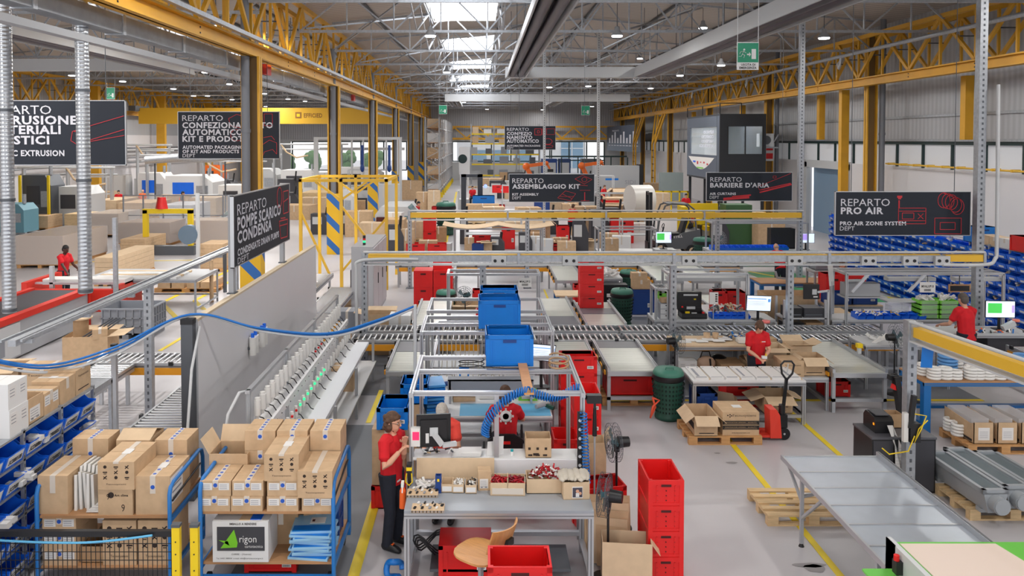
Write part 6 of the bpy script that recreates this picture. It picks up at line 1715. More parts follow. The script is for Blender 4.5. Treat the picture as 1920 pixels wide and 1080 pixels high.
# ---- things under and behind, centre right
t = thing('black_cabinet','black panel case with white labels beyond the belt tables, centre right','case',(3.2,22.3,0)); b = MB(BLACK); b.box(0,.95,0,.4,.2,.85); b.build('case_body',t)
for x in (.05,.85):
    b = MB(STEELD); b.box(x,x + .05,.05,.35,0,.2); b.build('leg',t)
b = MB(PAPER); b.box(.35,.7,-.004,0,.5,.6); b.box(.4,.62,-.004,0,.4,.46); b.build('label',t)
crate('blue crate beside the black panel case',(4.55,22.5,0),0,NAVY,.7,.5,.72)
carton('small brown carton on the blue crate, lower',(4.55,22.5,.72),.5,.3,.26,0)
carton('small brown carton on the blue crate, upper',(4.5,22.5,.98),.44,.3,.2,0)
crate('red crate on the floor left of the black panel case',(2.95,23.2,.0),0,RED,.5,.4,.7)
drum('green waste bin under the rail beyond the black panel case',(4.6,24.6,0),1.0)
bench('grey table with white bags beyond the belt tables, centre right',3.1,4.1,22.85,23.5,.95,m=LGREY,legm=STEEL)
heap('white_bags','white plastic bags heaped on the grey table, centre right',(3.6,23.1,.97),.3,.18,.2,22,[WHITEP,PAPER],.07,75)
# ---- wooden table with blue legs, black monitor, big carton
bench('wooden table with blue legs where the bald man bends over',8.05,10.2,22.6,23.5,.85,m=PLY,legm=LEGBLUE,leg=.1)
t = thing('grey_lever','grey metal bracket lying on the blue legged wooden table','bracket',(8.85,22.9,.86),.5); b = MB(GREYP); b.bar((-.3,0,.12),(.25,0,.03),.06); b.bar((-.3,0,.12),(-.35,.02,.3),.05); b.build('arm',t)
carton('very large open brown carton in front of the blue legged table',(8.15,20.9,0),1.3,.8,.9,0,'open',flaps=(0,0,0,0),m=CARD)
bench('low wooden table with a catalogue beside the black monitor',7.5,8.9,18.6,19.4,.82,m=CARD2,legm=LEGBLUE,leg=.08)
b = MB(PAPER); b.cb(7.85,18.95,.83,.36,.3,.012); b.use(BLACK); b.cb(7.86,18.95,.837,.1,.05,.003); tag(b.build('catalogue'),'white catalogue lying on the low wooden table','booklet')
t = thing('monitor','black monitor seen from behind on a post beside the low wooden table','monitor',(7.35,17.85,1.35)); b = MB(BLACK); b.box(0,.36,0,.04,0,.34); b.build('monitor_case',t); b = MB(LGREY); b.bar((.3,-.03,.17),(.55,-.03,.2),.04); b.cb(.24,-.01,.17,.1,.02,.12); b.bar((.55,-.03,-1.35),(.55,-.03,.22),.04); b.build('monitor_arm',t); b = MB(SCREEN); b.box(.01,.35,.04,.043,.01,.33); b.build('screen',t); b = MB(PAPER); b.box(.22,.32,-.004,0,.04,.07); b.build('label',t)
t = thing('equipment_rack','black stacked devices under the black monitor','rack',(6.95,18.0,0)); b = MB(ALU)
for x in (0,.95):
    for y in (0,.5): b.box(x,x + .05,y,y + .05,0,1.3)
b.build('frame_rib',t)
for z in (.5,.85):
    b = MB(LGREY); b.box(0,1.0,0,.55,z,z + .03); b.build('shelf',t)
for z,m,x0,x1 in ((.53,BLACK,.05,.5),(.88,BLACK,.1,.45),(.53,CARD3,.55,.95),(.88,DGREY,.5,.95)):
    b = MB(m); b.box(x0,x1,.05,.45,z,z + .22); b.use(STEELD); b.box(x0 + .03,x1 - .03,.045,.05,z + .05,z + .08); b.build('device',t)
t = thing('paper_board','white paper board tilted on the frame beside the black monitor','board',(8.0,18.0,1.62),.3); b = MB(PAPER); b.panel((0,0,0),(.22,.1,.0),(-.06,.0,.5),.01); b.build('sheet',t); b = MB(ALU); b.bar((.1,.05,-1.6),(.08,.05,.1),.04); b.build('stand',t)
# crates above: red and blue at right centre
crate('red crate behind the grey panel at right centre, upper',(9.3,20.8,.742),0,RED,.5,.5,.7,card=False)
crate('second red crate behind the grey panel at right centre, upper right',(9.85,20.8,.742),0,RED,.5,.5,.7,card=False)
crate('blue crate under the red ones at right centre, left',(9.2,20.3,.75),0,NAVY,.62,.4,.3)
crate('blue crate under the red ones at right centre, right',(9.87,20.3,.75),0,NAVY,.62,.4,.3)
bench('grey table under the red and blue crates at right centre',8.85,10.3,20.05,21.1,.74,m=CARD2,legm=STEEL)
b = MB(LGREY); b.panel((9.45,20.2,1.05),(9.85,20.2,1.05),(0,.0,.34),.02); tag(b.build('grey_board'),'pale grey board standing against the red crates at right centre','board')
# ---- right station: benches with frames, green drawers, man's desk
bench('grey desk with a fan, left part of the right hand station',7.65,9.35,15.55,16.3,.9,m=LGREY)
bench('grey desk in front of the man at the right hand station',9.6,11.7,16.45,17.15,.9,m=LGREY)
bench('shelf bench with blue bins and lime drawers at the right hand station',8.05,11.35,17.95,18.65,.85,m=LGREY)
gantry('long aluminium frame over the right hand station',8.35,11.95,17.9,18.6,1.92,bars=(.35,))
for i in range(3):
    b = MB(ALU); x = 8.5 + 1.3 * i; b.bar((x,17.95,1.5),(x + .35,17.9,1.92),.06); tag(b.build('frame_brace'),'diagonal brace of the right hand station frame, %s of three' % ('left','middle','right')[i],'brace','frame braces')
for i,x in enumerate((9.35,10.9)):
    b = MB(LGREY); b.box(x,x + 1.1,17.98,18.2,1.74,1.82); tag(b.build('light_fitting'),'pale lamp fitting under the right hand station frame, %s' % ('left','right')[i],'lamp','station lamp fittings')
t = thing('code_card','white code card hanging under the right hand station frame','card',(10.02,17.88,1.5)); b = MB(PAPER); b.box(0,.36,0,.005,0,.24); b.build('card',t); b = MB(BLACKPRINT); b.text('MVALUP10',(.04,-.002,.11),(1,0,0),(0,0,1),.28,.06,True)
for i in range(12): b.box(.1 + .013 * i,.106 + .013 * i + .003 * (i % 2),-.002,0,.03,.08)
b.build('lettering',t); b = MB(STEELD); b.bar((.18,.003,.24),(.18,.003,.44),.01); b.build('hook',t)
t = thing('hanging_tablet','dark screen in a wooden frame hanging under the station frame','screen',(10.7,17.9,1.5)); b = MB(PLY); b.box(0,.5,0,.03,0,.18); b.build('frame',t); b = MB(BLACK); b.box(.03,.47,-.004,0,.03,.15); b.build('screen',t); b = MB(STEELD); b.bar((.25,.015,.18),(.25,.015,.44),.015); b.build('hook',t)
SG = 'blue bins on the right hand station'
for i in range(8):
    inst('trayred',lambda o: bin_fn(.17,.34,.12)(o),'part_bin','blue bin on the right hand station shelf, %s from the left' % ORD[i],'bin',(8.75 + .2 * i,18.0,.852),0,SG)
heap('white_fittings','white fittings and yellow tools lying in the station bins',(9.2,18.15,.93),.55,.1,.06,40,[WHITEP,PAPER,YELR,WHITEP],.025,81)
t = thing('clear_case','clear plastic parts case open on the right hand station','case',(9.75,18.2,.9)); b = MB(CLEAR); b.tray(-.2,.2,0,.3,.08,.22,.01); b.build('case',t)
for i in range(2):
    t = thing('drawer_tower','lime green stack of clear drawers on the right hand station, %s' % ('left','right')[i],'drawer unit',(10.12 + .46 * i,18.02,.85))
    b = MB(GREENB)
    for k in range(4): b.tray(0,.42,0,.38,.11 * k,.11 * k + .1,.02)
    b.build('drawer_ribs',t); b = MB(CLEAR); b.box(.03,.39,-.005,.0,.02,.42); b.build('front_panes',t)
    heap('white_packets','white packets lying on the %s lime drawer stack' % ('left','right')[i],(10.33 + .46 * i,18.2,1.29),.15,.12,.05,14,[PAPER,WHITEP],.05,90 + i)
carton('clear topped carton hanging on the left end of the station frame',(8.85,18.3,1.35),.8,.3,.3,0,'open',flaps=(0,0,0,0),m=GREYP)
b = MB(ALU); b.box(8.4,9.4,18.1,18.5,1.32,1.35); tag(b.build('hanging_shelf'),'small shelf hung in the left end of the station frame','shelf')
b = MB(LGREY); b.box(9.45,10.6,18.2,18.55,1.2,1.23); tag(b.build('mid_shelf'),'pale shelf between the posts of the station frame','shelf')
monitor('monitor with a green panel beside the man in the red shirt',(11.16,16.8,.9),-.06,.62,.37,'green',.26)
t = thing('bench_scanner','grey scanner with a coral ring on the man\'s desk','scanner',(11.2,16.62,.9)); b = MB(LGREY); b.bar((-.1,0,.08),(.14,0,.2),.1); b.build('scanner_body',t); b = MB(mat('coral_ring',(236,130,110),.4)); b.lathe((.18,0,.24),[(.03,-.02),(.07,-.02),(.07,.03),(.03,.03)],14); b.build('coral_ring',t); b = MB(BLACK); b.tube([(.2,0,.1),(.3,-.05,.05),(.33,-.1,-.3),(.3,-.12,-.7)],.012); b.build('lead',t)
heap('desk_clutter','orange and blue small tools scattered on the man\'s desk',(10.9,16.6,.91),.4,.08,.03,22,[VEST,HOSEB,WHITEP,BLACK],.025,95)
heap('desk_papers','papers and white parts lying on the left station desk',(8.4,15.9,.905),.5,.2,.02,10,[PAPER,WHITEP],.07,96)
fan('black fan with clear guard in front of the left station desk',(8.1,15.3,0),.0,1.12,True,.27)
t = thing('yellow_clamp','yellow signal clamp on the belt table corner near the station fan','device',(7.33,15.2,.81)); b = MB(YELB); b.box(0,.1,0,.1,.12,.2); b.build('head',t); b = MB(LGREY); b.box(.02,.08,.02,.08,0,.12); b.build('base',t)
t = thing('blue_chute','dark cupboard box under the man\'s desk','cupboard',(10.75,16.6,0)); b = MB(BLACK); b.box(0,.85,0,.5,.05,.78); b.build('carcass',t); b = MB(DGREY); b.box(.01,.84,-.01,0,.06,.77); b.build('door',t)
conveyor('short roller conveyor right of the man at the picture edge',10.9,11.6,12.6,16.2,.72,axis='y',group=None)
# ---- wall rack of blue bins
XW = 13.1
t = thing('wall_bin_rack','long steel rack of blue bins along the right wall','rack',(XW,18.6,0))
NC,NR,PB,PH = 27,9,.4,.245
for i in range(NC + 1):
    if i % 2 == 0 or i == NC:
        b = MB(STEEL); b.box(-.02,.02,i * PB - .02,i * PB + .02,0,2.3); b.box(.4,.44,i * PB - .02,i * PB + .02,0,2.3); b.build('upright',t)
for j in range(NR + 1):
    b = MB(STEEL); b.box(-.01,.015,0,NC * PB,.06 + j * PH - .012,.06 + j * PH); b.build('shelf_rail',t); b = MB(STEEL); b.box(.3,.33,0,NC * PB,.06 + j * PH - .012,.06 + j * PH); b.build('shelf_rail',t)
RN = ['bottom','eighth','seventh','sixth','fifth','fourth','third','second','top']
def wb_fn(o): bin_fn(.37,.34,.2,card=True)(o)
for j in range(NR):
    for i in range(NC):
        inst('wallbin',wb_fn,'storage_bin','blue bin of the right wall rack, %s row, %s from the near end' % (RN[j] if j in (0,8) else RN[j] + ' down',ORD[i]),'bin',(XW - .06,18.6 + PB * (i + .5),.062 + j * PH),-math.pi / 2,'blue bins of the right wall rack')
for k in range(20):
    i,j = (k * 7) % 12,8 - (k * 5) % 8
    heap('bagged_parts','white bagged parts in a wall rack bin, %s row, %s from near end' % (RN[j] if j in (0,8) else RN[j] + ' down',ORD[i]),(XW + .12,18.6 + PB * (i + .5),.12 + j * PH),.1,.1,.1,8,[PAPER,WHITEP,CARD2],.05,100 + k)
crate('blue crate on top of the wall rack, behind the power rail post',(XW + .2,20.9,2.27),0,BLUE,.6,.5,.42,card=False)
crate('red crate on top of the wall rack at the right edge',(XW + .2,19.05,2.27),0,RED,.5,.6,.38,card=False)
for i in range(3): carton('pale carton on top of the wall rack, %s from the red crate' % ('first','second','third')[i],(XW + .2,19.65 + .4 * i,2.27),.38,.36,.24,-math.pi / 2,m=CARD2 if i else WHITE)
crate('clear grey tub above the wall rack in front of the sign',(9.9,22.4,1.3),0,MGREY,.9,.5,.36,card=False,name='grey_tub')
bench('aluminium table holding the clear grey tub',9.4,10.4,22.1,22.7,1.29,m=LGREY)
# ---- table of white rings with blue legs and pallet of open cartons
bench('wooden table with blue legs loaded with white hose rings',7.5,10.6,13.2,14.0,.9,m=PLY,legm=LEGBLUE,leg=.12)
def ring_fn(m,n):
    def fn(o):
        for k in range(n):
            b = MB(m); z = .052 * k; b.lathe((0,0,z),[(.075,0),(.105,.004),(.115,.025),(.105,.048),(.075,.05),(.06,.025),(.075,0)],20); b.build('ring',o)
    return fn
for i,(px,py,n) in enumerate(((1731,703,4),(1752,711,4),(1781,715,4),(1796,713,3),(1821,711,4),(1842,715,4),(1863,716,4),(1874,711,3),(1885,708,2),(1906,716,2),(1793,694,3),(1776,694,3),(1820,696,2),(1850,698,2))):
    p = fl(px,py,.9); p.y = max(13.33,min(p.y,13.85))
    inst('rings%d' % n,ring_fn(WHITEP,n),'hose_ring_stack','stack of %s white hose rings on the blue legged table, %s one' % (('two','three','four')[n - 2],ORD[i]),'ring stack',(p.x,p.y,.9),0,'white ring stacks')
for i,x in enumerate((8.22,9.55)):
    inst('bluering',lambda o: ring_fn(mat('ring_blue_film',(96,150,206),.2),5)(o),'hose_ring_stack','stack of blue wrapped hose rings at the back of the table, %s' % ('left','right')[i],'ring stack',(x,13.75,.9),0,'blue ring stacks',(1.45,1.45,1.2))
pallet('pallet of three open display cartons beside the ring table',(8.32,13.17 - .02,0),0,WOOD2) if False else pallet('pallet of open display cartons under the ring table edge',(8.32,12.72,0),0,WOOD2)
for i in range(3):
    t = thing('display_carton','open fronted narrow carton lined with clear film on the pallet, %s' % ('left','middle','right')[i],'box',(8.0 + .38 * i,12.38,.145),0,'open display cartons')
    b = MB(CARD); x = .16
    b.box(-x,x,0,.8,0,.01); b.box(-x,x,0,.01,0,.34); b.box(-x,x,.79,.8,0,.3)
    for s in (-1,1): b.prism([(s * x,0,0),(s * x,.8,0),(s * x,.8,.34),(s * x,.1,.3),(s * x,0,.34)],(-s * .01,0,0))
    b.build('box_body',t); b = MB(PAPER); b.box(-.09,.09,-.004,0,.06,.26); b.use(PAPERGREY)
    for k in range(4): b.box(-.07,.06,-.006,-.004,.1 + .03 * k,.105 + .03 * k)
    b.build('label',t); b = MB(WRAP); b.box(-.14,.14,.1,.76,.24,.37); b.build('film_liner',t); b = MB(BLACKPRINT); b.box(-x - .002,-x,.05,.75,.02,.06); b.build('printed_band',t)
for i in range(2): inst('rings4',ring_fn(WHITEP,4),'hose_ring_stack','stack of white hose rings on the pallet left of the display cartons, %s' % ('front','rear')[i],'ring stack',(7.84 - .02,12.75 + .22 * i,.145),0,'ring stacks on the pallet')
t = thing('round_stool','round wooden stool behind the blue table legs','stool',(8.25,14.6,0)); b = MB(BEECH); b.cyl((0,0,.72),(0,0,.76),.2,n=20); b.build('seat',t); b = MB(STEEL); b.cyl((0,0,.05),(0,0,.72),.025); b.build('column',t)
for k in range(4):
    b = MB(STEELD); a = k * math.pi / 2; b.bar((0,0,.07),(.24 * math.cos(a),.24 * math.sin(a),.02),.03); b.build('base_leg',t)
t = thing('folded_stand','black folded stand with a red strap hanging at the ring table end','stand',(7.35,13.5,0))
for k in range(3):
    b = MB(BLACK); b.bar((.02 * k,.1 * k,0),(-.16 + .03 * k,.1 * k,.88),.09,.06); b.build('leg',t)
b = MB(RED); b.bar((-.2,.05,.7),(.05,.05,.62),.12,.08); b.build('strap',t); b = MB(BLACK); b.bar((-.25,.1,.85),(.15,.1,.8),.1,.08); b.build('top',t)
# ---- overhead rail on the right with its post, cabinet and label printer
track('yellow power rail running from its post towards the camera on the right',(5.98,10.75),(6.72,5.6),2.21,2.42,YELR)
o = pole('rail_post','perforated steel post carrying the near end of the right yellow rail',5.93,10.8,.13,0,2.5)
b = MB(BLUE); b.panel((5.97,10.6,1.9),(6.07,10.5,1.92),(.02,.0,.3),.01); tag(b.build('blue_tag'),'blue cloth strip hanging under the end of the yellow rail','cloth')
t = thing('machine_cabinet','black cabinet with grey top behind the steel post','cabinet',(5.5,10.95,0)); b = MB(BLACK); b.box(0,.9,0,.55,0,.77); b.build('carcass',t); b = MB(mat('cabinet_top',(88,88,94),.4)); b.box(-.01,.91,-.01,.56,.77,.8); b.build('cabinet_top',t); b = MB(DGREY); b.box(.02,.3,-.006,0,.03,.75); b.box(.5,.88,-.006,0,.03,.75); b.build('door',t)
t = thing('label_printer','black label printer feeding a strip of white labels on the cabinet','printer',(5.62,11.1,.8)); b = MB(BLACK); b.box(0,.26,0,.36,0,.17); b.prism([(0,0,.17),(0,.36,.17),(0,.3,.24),(0,.06,.22)],(.26,0,0)); b.build('printer_body',t); b = MB(DGREY); b.box(.03,.23,.05,.3,.235,.245); b.build('lid',t)
b = MB(PAPER); b.prism([(.16,-.01,.12),(.24,-.01,.12),(.26,-.22,-.1),(.26,-.25,-.5),(.17,-.24,-.5),(.17,-.21,-.1)],(0,-.003,0)); b.use(PAPERGREY)
for k in range(9): b.box(.16,.25,-.24 - .003 * k * 0,-.237,-.48 + .045 * k,-.478 + .045 * k)
b.build('label_strip',t); b = MB(mat('amber_light',(255,150,20),.3,emit=1)); b.cb(.0,.05,.12,.01,.03,.03); b.build('status_light',t)
t = thing('brown_basket','brown box behind the label printer on the cabinet','box',(5.9,11.3,.8)); b = MB(CARD3); b.tray(0,.22,0,.2,0,.2,.01); b.build('box_body',t)
t = thing('socket_column','white socket strip with yellow cables on the steel post','socket',(5.86,10.7,.75)); b = MB(WHITEP); b.box(-.08,-.02,-.06,.0,.1,.5); b.build('socket_strip',t); b = MB(BLACK); b.box(.0,.14,-.08,.02,.1,.36); b.bar((0,-.05,.3),(.05,-.06,.75),.06); b.build('plug_block',t)
b = MB(YELB); b.tube([(.05,-.08,.5),(.2,-.1,.48),(.12,-.12,.3),(.04,-.1,.1),(.1,-.1,.3),(.22,-.1,.42)],.009,5); b.tube([(.05,-.09,.2),(-.05,-.12,.0),(-.3,-.1,-.05),(-.38,-.06,.02)],.009,5); b.build('yellow_cables',t)
# ---- long zinc table in front, pallets, machine corner
t = thing('zinc_table','long zinc topped table with cross ribs in the right foreground','table',(3.87,7.35,0)); W,D = 1.28,2.72
b = MB(ZINC); b.box(.02,W - .03,0,D,.875,.89); b.build('tabletop',t)
for y in [D - .02] + [D - .5 - .44 * k for k in range(6)]:
    b = MB(ALU); b.box(.02,W - .03,y - .012,y + .012,.89,.902); b.build('cross_rib',t)
b = MB(ALU); b.box(0,.025,0,D,.85,.91); b.build('side_rail',t); b = MB(ALU); b.box(W - .04,W,0,D,.85,.95); b.use(ALUD); b.box(W - .03,W - .01,0,D,.95,.955); b.build('side_rail',t)
for x,y in ((.05,2.15),(W - .08,2.15),(.05,.3),(W - .08,.3)):
    b = MB(GREYP); b.box(x - .02,x + .02,y - .02,y + .02,.04,.86); b.build('leg',t); b = MB(BLACK); b.cyl((x,y,0),(x,y,.035),.035,.02); b.build('leg_foot',t)
b = MB(GREYP); b.bar((.05,2.15,.55),(.05,2.62,.86),.03); b.bar((.05,2.15,.35),(.05,1.55,.86),.03); b.bar((.05,2.15,.62),(W - .08,2.15,.84),.03); b.build('brace',t)
pallet('pale empty pallet on the yellow line under the zinc table',(4.29,10.4,0),0,WOOD)
pallet('pallet carrying grey plastic tank housings at the right edge',(7.0,10.55,0),0,WOOD)
HG2 = 'grey tank housings'
GH = mat('housing_grey',(158,163,168),.35)
for i,(x,y,z) in enumerate(((6.62,9.98,.146),(6.98,10.1,.146),(7.34,9.98,.146))):
    t = thing('tank_housing','long grey plastic housing with a glass lid and round end cap, %s' % ('left','middle','right')[i],'housing',(x,y,z),R(2),HG2)
    b = MB(GH); b.prism([(-.1,0,.04),(.1,0,.04),(.16,0,.3),(-.16,0,.3)],(0,1.3,0)); b.box(-.17,-.12,0,1.3,.28,.34); b.box(.12,.17,0,1.3,.28,.34); b.box(-.17,.17,0,.06,.28,.34); b.box(-.17,.17,1.24,1.3,.28,.34); b.box(-.13,.13,.1,.2,0,.05); b.box(-.13,.13,1.0,1.1,0,.05); b.build('housing_body',t)
    b = MB(GH); b.cyl((0,-.12,.17),(0,.02,.17),.11,n=18); b.cyl((0,-.14,.17),(0,-.12,.17),.1,n=18); b.build('end_cap',t)
    b = MB(GLASS); b.box(-.12,.12,.06,1.24,.315,.322); b.build('glass_lid',t); b = MB(DGREY); b.box(-.12,.12,.06,1.24,.29,.3); b.build('inner_tray',t)
t = thing('coating_machine','machine with a green and buff top panel at the lower right corner','machine',(3.82,5.2,0))
b = MB(GREENTAPE); b.box(.05,2.6,0,2.1,1.17,1.2); b.build('green_top',t)
b = MB(mat('buff_sheet',(222,204,192),.6)); b.prism([(.1,0,1.2),(1.4,0,1.2),(1.0,2.06,1.2),(.1,2.06,1.2)],(0,0,.006)); b.use(mat('white_sheet_top',(226,222,226),.6)); b.prism([(1.45,0,1.2),(2.4,0,1.2),(1.9,2.0,1.2),(1.2,1.95,1.2)],(0,0,.008)); b.build('sheet_cover',t)
b = MB(LGREY); b.box(0,.05,0,2.12,.5,1.24); b.box(.05,2.6,.1,2.0,.1,1.17); b.box(0,.01,1.95,2.12,.5,1.24); b.build('machine_body',t)
b = MB(GREENTAPE); b.box(-.28,.0,1.2,2.0,.98,1.0); b.build('side_flap',t); b = MB(LGREY); b.bar((-.25,1.9,.5),(-.02,1.9,.98),.04); b.bar((-.25,1.3,.5),(-.02,1.3,.98),.04); b.build('flap_bracket',t)
b = MB(RED); b.cyl((-.04,1.85,1.16),(-.04,1.85,1.21),.025); b.use(BLACK); b.box(-.06,.0,1.81,1.89,1.04,1.16); b.build('emergency_stop',t)
b = MB(GREYP)
for x in (.1,2.4):
    for y in (.2,1.9): b.box(x,x + .1,y - .05,y + .05,0,.1)
b.build('machine_legs_base',t)
# ================================================================ PEOPLE
def loft(mb,pts,rad,side=(1,0,0),n=12,ends=True):
    """closed smooth tube with elliptical sections: rad = [(along side, across)]"""
    P = [Vector(p) for p in pts]; S = Vector(side)
    if ends:
        d0 = (P[0] - P[1]).normalized(); d1 = (P[-1] - P[-2]).normalized()
        P = [P[0] + d0 * min(rad[0]) * .6] + P + [P[-1] + d1 * min(rad[-1]) * .6]
        rad = [(rad[0][0] * .55,rad[0][1] * .55)] + list(rad) + [(rad[-1][0] * .55,rad[-1][1] * .55)]
    vs = []; m = len(P)
    for i,p in enumerate(P):
        d = (P[min(i + 1,m - 1)] - P[max(i - 1,0)]).normalized()
        a = S - d * S.dot(d); a = a.normalized() if a.length > .1 else d.orthogonal().normalized(); b = d.cross(a)
        for k in range(n):
            t = 2 * math.pi * k / n; vs.append(p + a * (math.cos(t) * rad[i][0]) + b * (math.sin(t) * rad[i][1]))
    fs = [(i * n + k,i * n + (k + 1) % n,(i + 1) * n + (k + 1) % n,(i + 1) * n + k) for i in range(m - 1) for k in range(n)]
    fs += [tuple(reversed(range(n))),tuple(range((m - 1) * n,m * n))]
    mb.add(vs,fs,True)
def ik(a,b,l1,l2,hint):
    a = Vector(a); b = Vector(b); d = b - a; L = min(d.length,(l1 + l2) * .999); d.normalize()
    x = (l1 * l1 - l2 * l2 + L * L) / (2 * L); h = math.sqrt(max(0,l1 * l1 - x * x))
    hv = Vector(hint); hv = (hv - d * hv.dot(d)).normalized()
    return a + d * x + hv * h,a + d * L
def fuse(o,vox,it=3):
    r = o.modifiers.new('fuse','REMESH'); r.mode = 'VOXEL'; r.voxel_size = vox; r.use_smooth_shade = True
    s = o.modifiers.new('soften','SMOOTH'); s.iterations = it; s.factor = .5
def person(label,loc,yaw,H=1.7,lean=0.0,hands=((.22,-.25,.95),(-.22,-.25,.95)),hair=HAIRB,hairstyle='short',top=SHIRT,legs=JEANS,skin=SKIN,seat=None,head_pitch=.15,head_yaw=0.0,vox=.008,glove=None,step=.0,vest=None,glasses=False,cap=None,hd=(.5,-.2),elbows=None):
    """faces -y; lean bends the trunk forward; hands = left and right wrist targets at 1.7 m scale"""
    k = H / 1.7
    B = MB(skin); T = MB(top); L = MB(legs)
    hipz = .92 if seat is None else seat + .1
    hip = Vector((0,0,hipz)); t = Vector((0,-math.sin(lean),math.cos(lean))); f = Vector((0,-math.cos(lean),-math.sin(lean)))
    ch = hip + t * .34; sh = hip + t * .49; nk = hip + t * .53
    trunk = [hip - t * .02,hip + t * .12,hip + t * .24,ch,sh - t * .03]
    loft(B,trunk + [nk],[(.16,.11),(.14,.105),(.145,.11),(.165,.115),(.15,.09),(.06,.055)])
    loft(T,[hip - t * .1] + trunk[1:] + [nk - t * .01],[(.178,.132),(.165,.128),(.168,.132),(.182,.135),(.165,.105),(.075,.07)],ends=False)
    hp = head_pitch + lean * .6
    hdv = Vector((math.sin(head_yaw) * 0,-math.sin(hp),math.cos(hp))); c = nk + hdv * .145 + f * .015
    Rh = Matrix.Rotation(head_yaw,3,'Z') @ Matrix.Rotation(hp,3,'X')
    def hpt(x,y,z): return c + Rh @ Vector((x,y,z))
    loft(B,[nk - t * .04,nk + hdv * .06],[(.052,.05),(.05,.05)])
    loft(B,[hpt(0,-.01,-.105),hpt(0,-.012,-.07),hpt(0,0,-.02),hpt(0,.005,.03),hpt(0,.008,.075),hpt(0,.008,.1)],[(.035,.05),(.056,.076),(.07,.09),(.073,.095),(.064,.085),(.04,.055)],Rh @ Vector((1,0,0)),14)
    loft(B,[hpt(0,-.095,.015),hpt(0,-.112,-.02),hpt(0,-.1,-.028)],[(.009,.009),(.015,.012),(.012,.008)],n=8)
    for s in (-1,1): loft(B,[hpt(s * .073,.005,-.03),hpt(s * .08,.012,.0),hpt(s * .076,.014,.025)],[(.008,.012),(.01,.018),(.008,.014)],n=8)
    for s,hnd in ((1,hands[0]),(-1,hands[1])):
        S0 = sh + Vector((s * .165,0,0)) - t * .03
        hint = elbows[0 if s > 0 else 1] if elbows else (s * hd[0],.6,hd[1] - .6)
        el,wr = ik(S0,hnd,.29,.25,hint)
        loft(B,[S0,S0.lerp(el,.5),el,el.lerp(wr,.35),wr],[(.055,.055),(.046,.046),(.038,.038),(.04,.04),(.026,.03)])
        u = S0.lerp(el,.62); loft(T,[sh + Vector((s * .09,0,0)),S0 + Vector((s * .01,0,0)),S0.lerp(el,.35),u],[(.08,.09),(.078,.078),(.07,.07),(.072,.072)],n=12)
        dr = (wr - el).normalized(); G = B
        if glove and s > 0: G = MB(glove)
        sd = dr.cross(Vector((0,0,1))); sd = sd.normalized() if sd.length > .2 else Vector((1,0,0)); pn = dr.cross(sd)
        if pn.z > 0: pn = -pn
        pl = wr + dr * .085
        loft(G,[wr,wr + dr * .04,pl],[(.026,.02),(.038,.016),(.04,.014)],sd,10)
        for i,ln in enumerate((.065,.078,.072,.055)):
            r0 = pl + sd * (.03 - .02 * i); m1 = r0 + dr * ln * .5 + pn * .012; m2 = m1 + dr * ln * .3 + pn * .03
            loft(G,[r0 - dr * .02,m1,m2],[(.0095,.0095),(.009,.009),(.008,.008)],sd,7)
        for_t = (s if sd.x * s < 0 else -s) * 0 + (1 if (sd.x > 0) == (s < 0) else -1)
        r0 = wr + dr * .03 + sd * .03 * for_t; loft(G,[r0,r0 + (sd * for_t * .03 + dr * .03 + pn * .015),r0 + (sd * for_t * .03 + dr * .06 + pn * .025)],[(.013,.012),(.011,.011),(.009,.009)],dr,7)
        if G is not B: glv = G
    feet = []
    for s in (-1,1):
        h0 = hip + Vector((s * .085,0,-.04))
        if seat is None:
            an = Vector((s * (.1 + .02 * (s > 0)),s * step,.09)); kn = Vector((s * .1,-.02 + s * step * .5 - .03,.49))
        else:
            kn = h0 + Vector((s * .05,-.42,.0)); an = Vector((kn.x,kn.y + .05,.09))
        loft(B,[h0,h0.lerp(kn,.5),kn,kn.lerp(an,.35),an],[(.08,.08),(.07,.07),(.052,.052),(.052,.055),(.035,.035)])
        loft(L,[h0 + Vector((0,0,.09)),h0.lerp(kn,.4),kn,kn.lerp(an,.5),an + Vector((0,0,-.03))],[(.105,.125),(.092,.1),(.072,.075),(.068,.07),(.066,.07)],ends=False)
        feet.append(an)
        loft(B,[an,an + Vector((0,-.02,-.05)),an + Vector((0,-.12,-.06))],[(.035,.04),(.035,.03),(.035,.02)])
    loft(L,[hip - t * .1,hip,hip + t * .06],[(.165,.12),(.168,.122),(.155,.115)],ends=False)
    Z = Matrix.Scale(k,4)
    for m in (B,T,L): m.v = [tuple(Vector(v) * k) for v in m.v]
    root = B.build('person'); tag(root,label,'person'); root.location = loc; root.rotation_euler = (0,0,yaw); fuse(root,vox * .75,2)
    o = T.build('shirt',root); fuse(o,vox,3); o = L.build('trousers',root); fuse(o,vox,3)
    if glove: glv.v = [tuple(Vector(v) * k) for v in glv.v]; glv.v = [tuple(Vector(v) * 1.0) for v in glv.v]; o = glv.build('glove',root)
    for an in feet:
        S = MB(BLACK); loft(S,[(an.x,an.y + .05,.05),(an.x,an.y - .04,.055),(an.x,an.y - .15,.04),(an.x,an.y - .19,.03)],[(.042,.05),(.046,.055),(.048,.04),(.036,.028)],n=12)
        S.use(VEST); S.box(an.x - .02,an.x + .02,an.y - .1,an.y - .05,.09,.1); S.v = [tuple(Vector(v) * k) for v in S.v]; S.build('shoe',root)
    Hh = MB(cap or hair)
    def add(pt,r): Hh.ell((0,0,0),(1,1,1),12,8) if False else Hh.add(*ellg(pt,r))
    def ellg(pt,r):
        e = MB(); e.ell((0,0,0),(1,1,1),14,9); return [hpt(pt[0] + v[0] * r[0],pt[1] + v[1] * r[1],pt[2] + v[2] * r[2]) for v in e.v],e.f,True
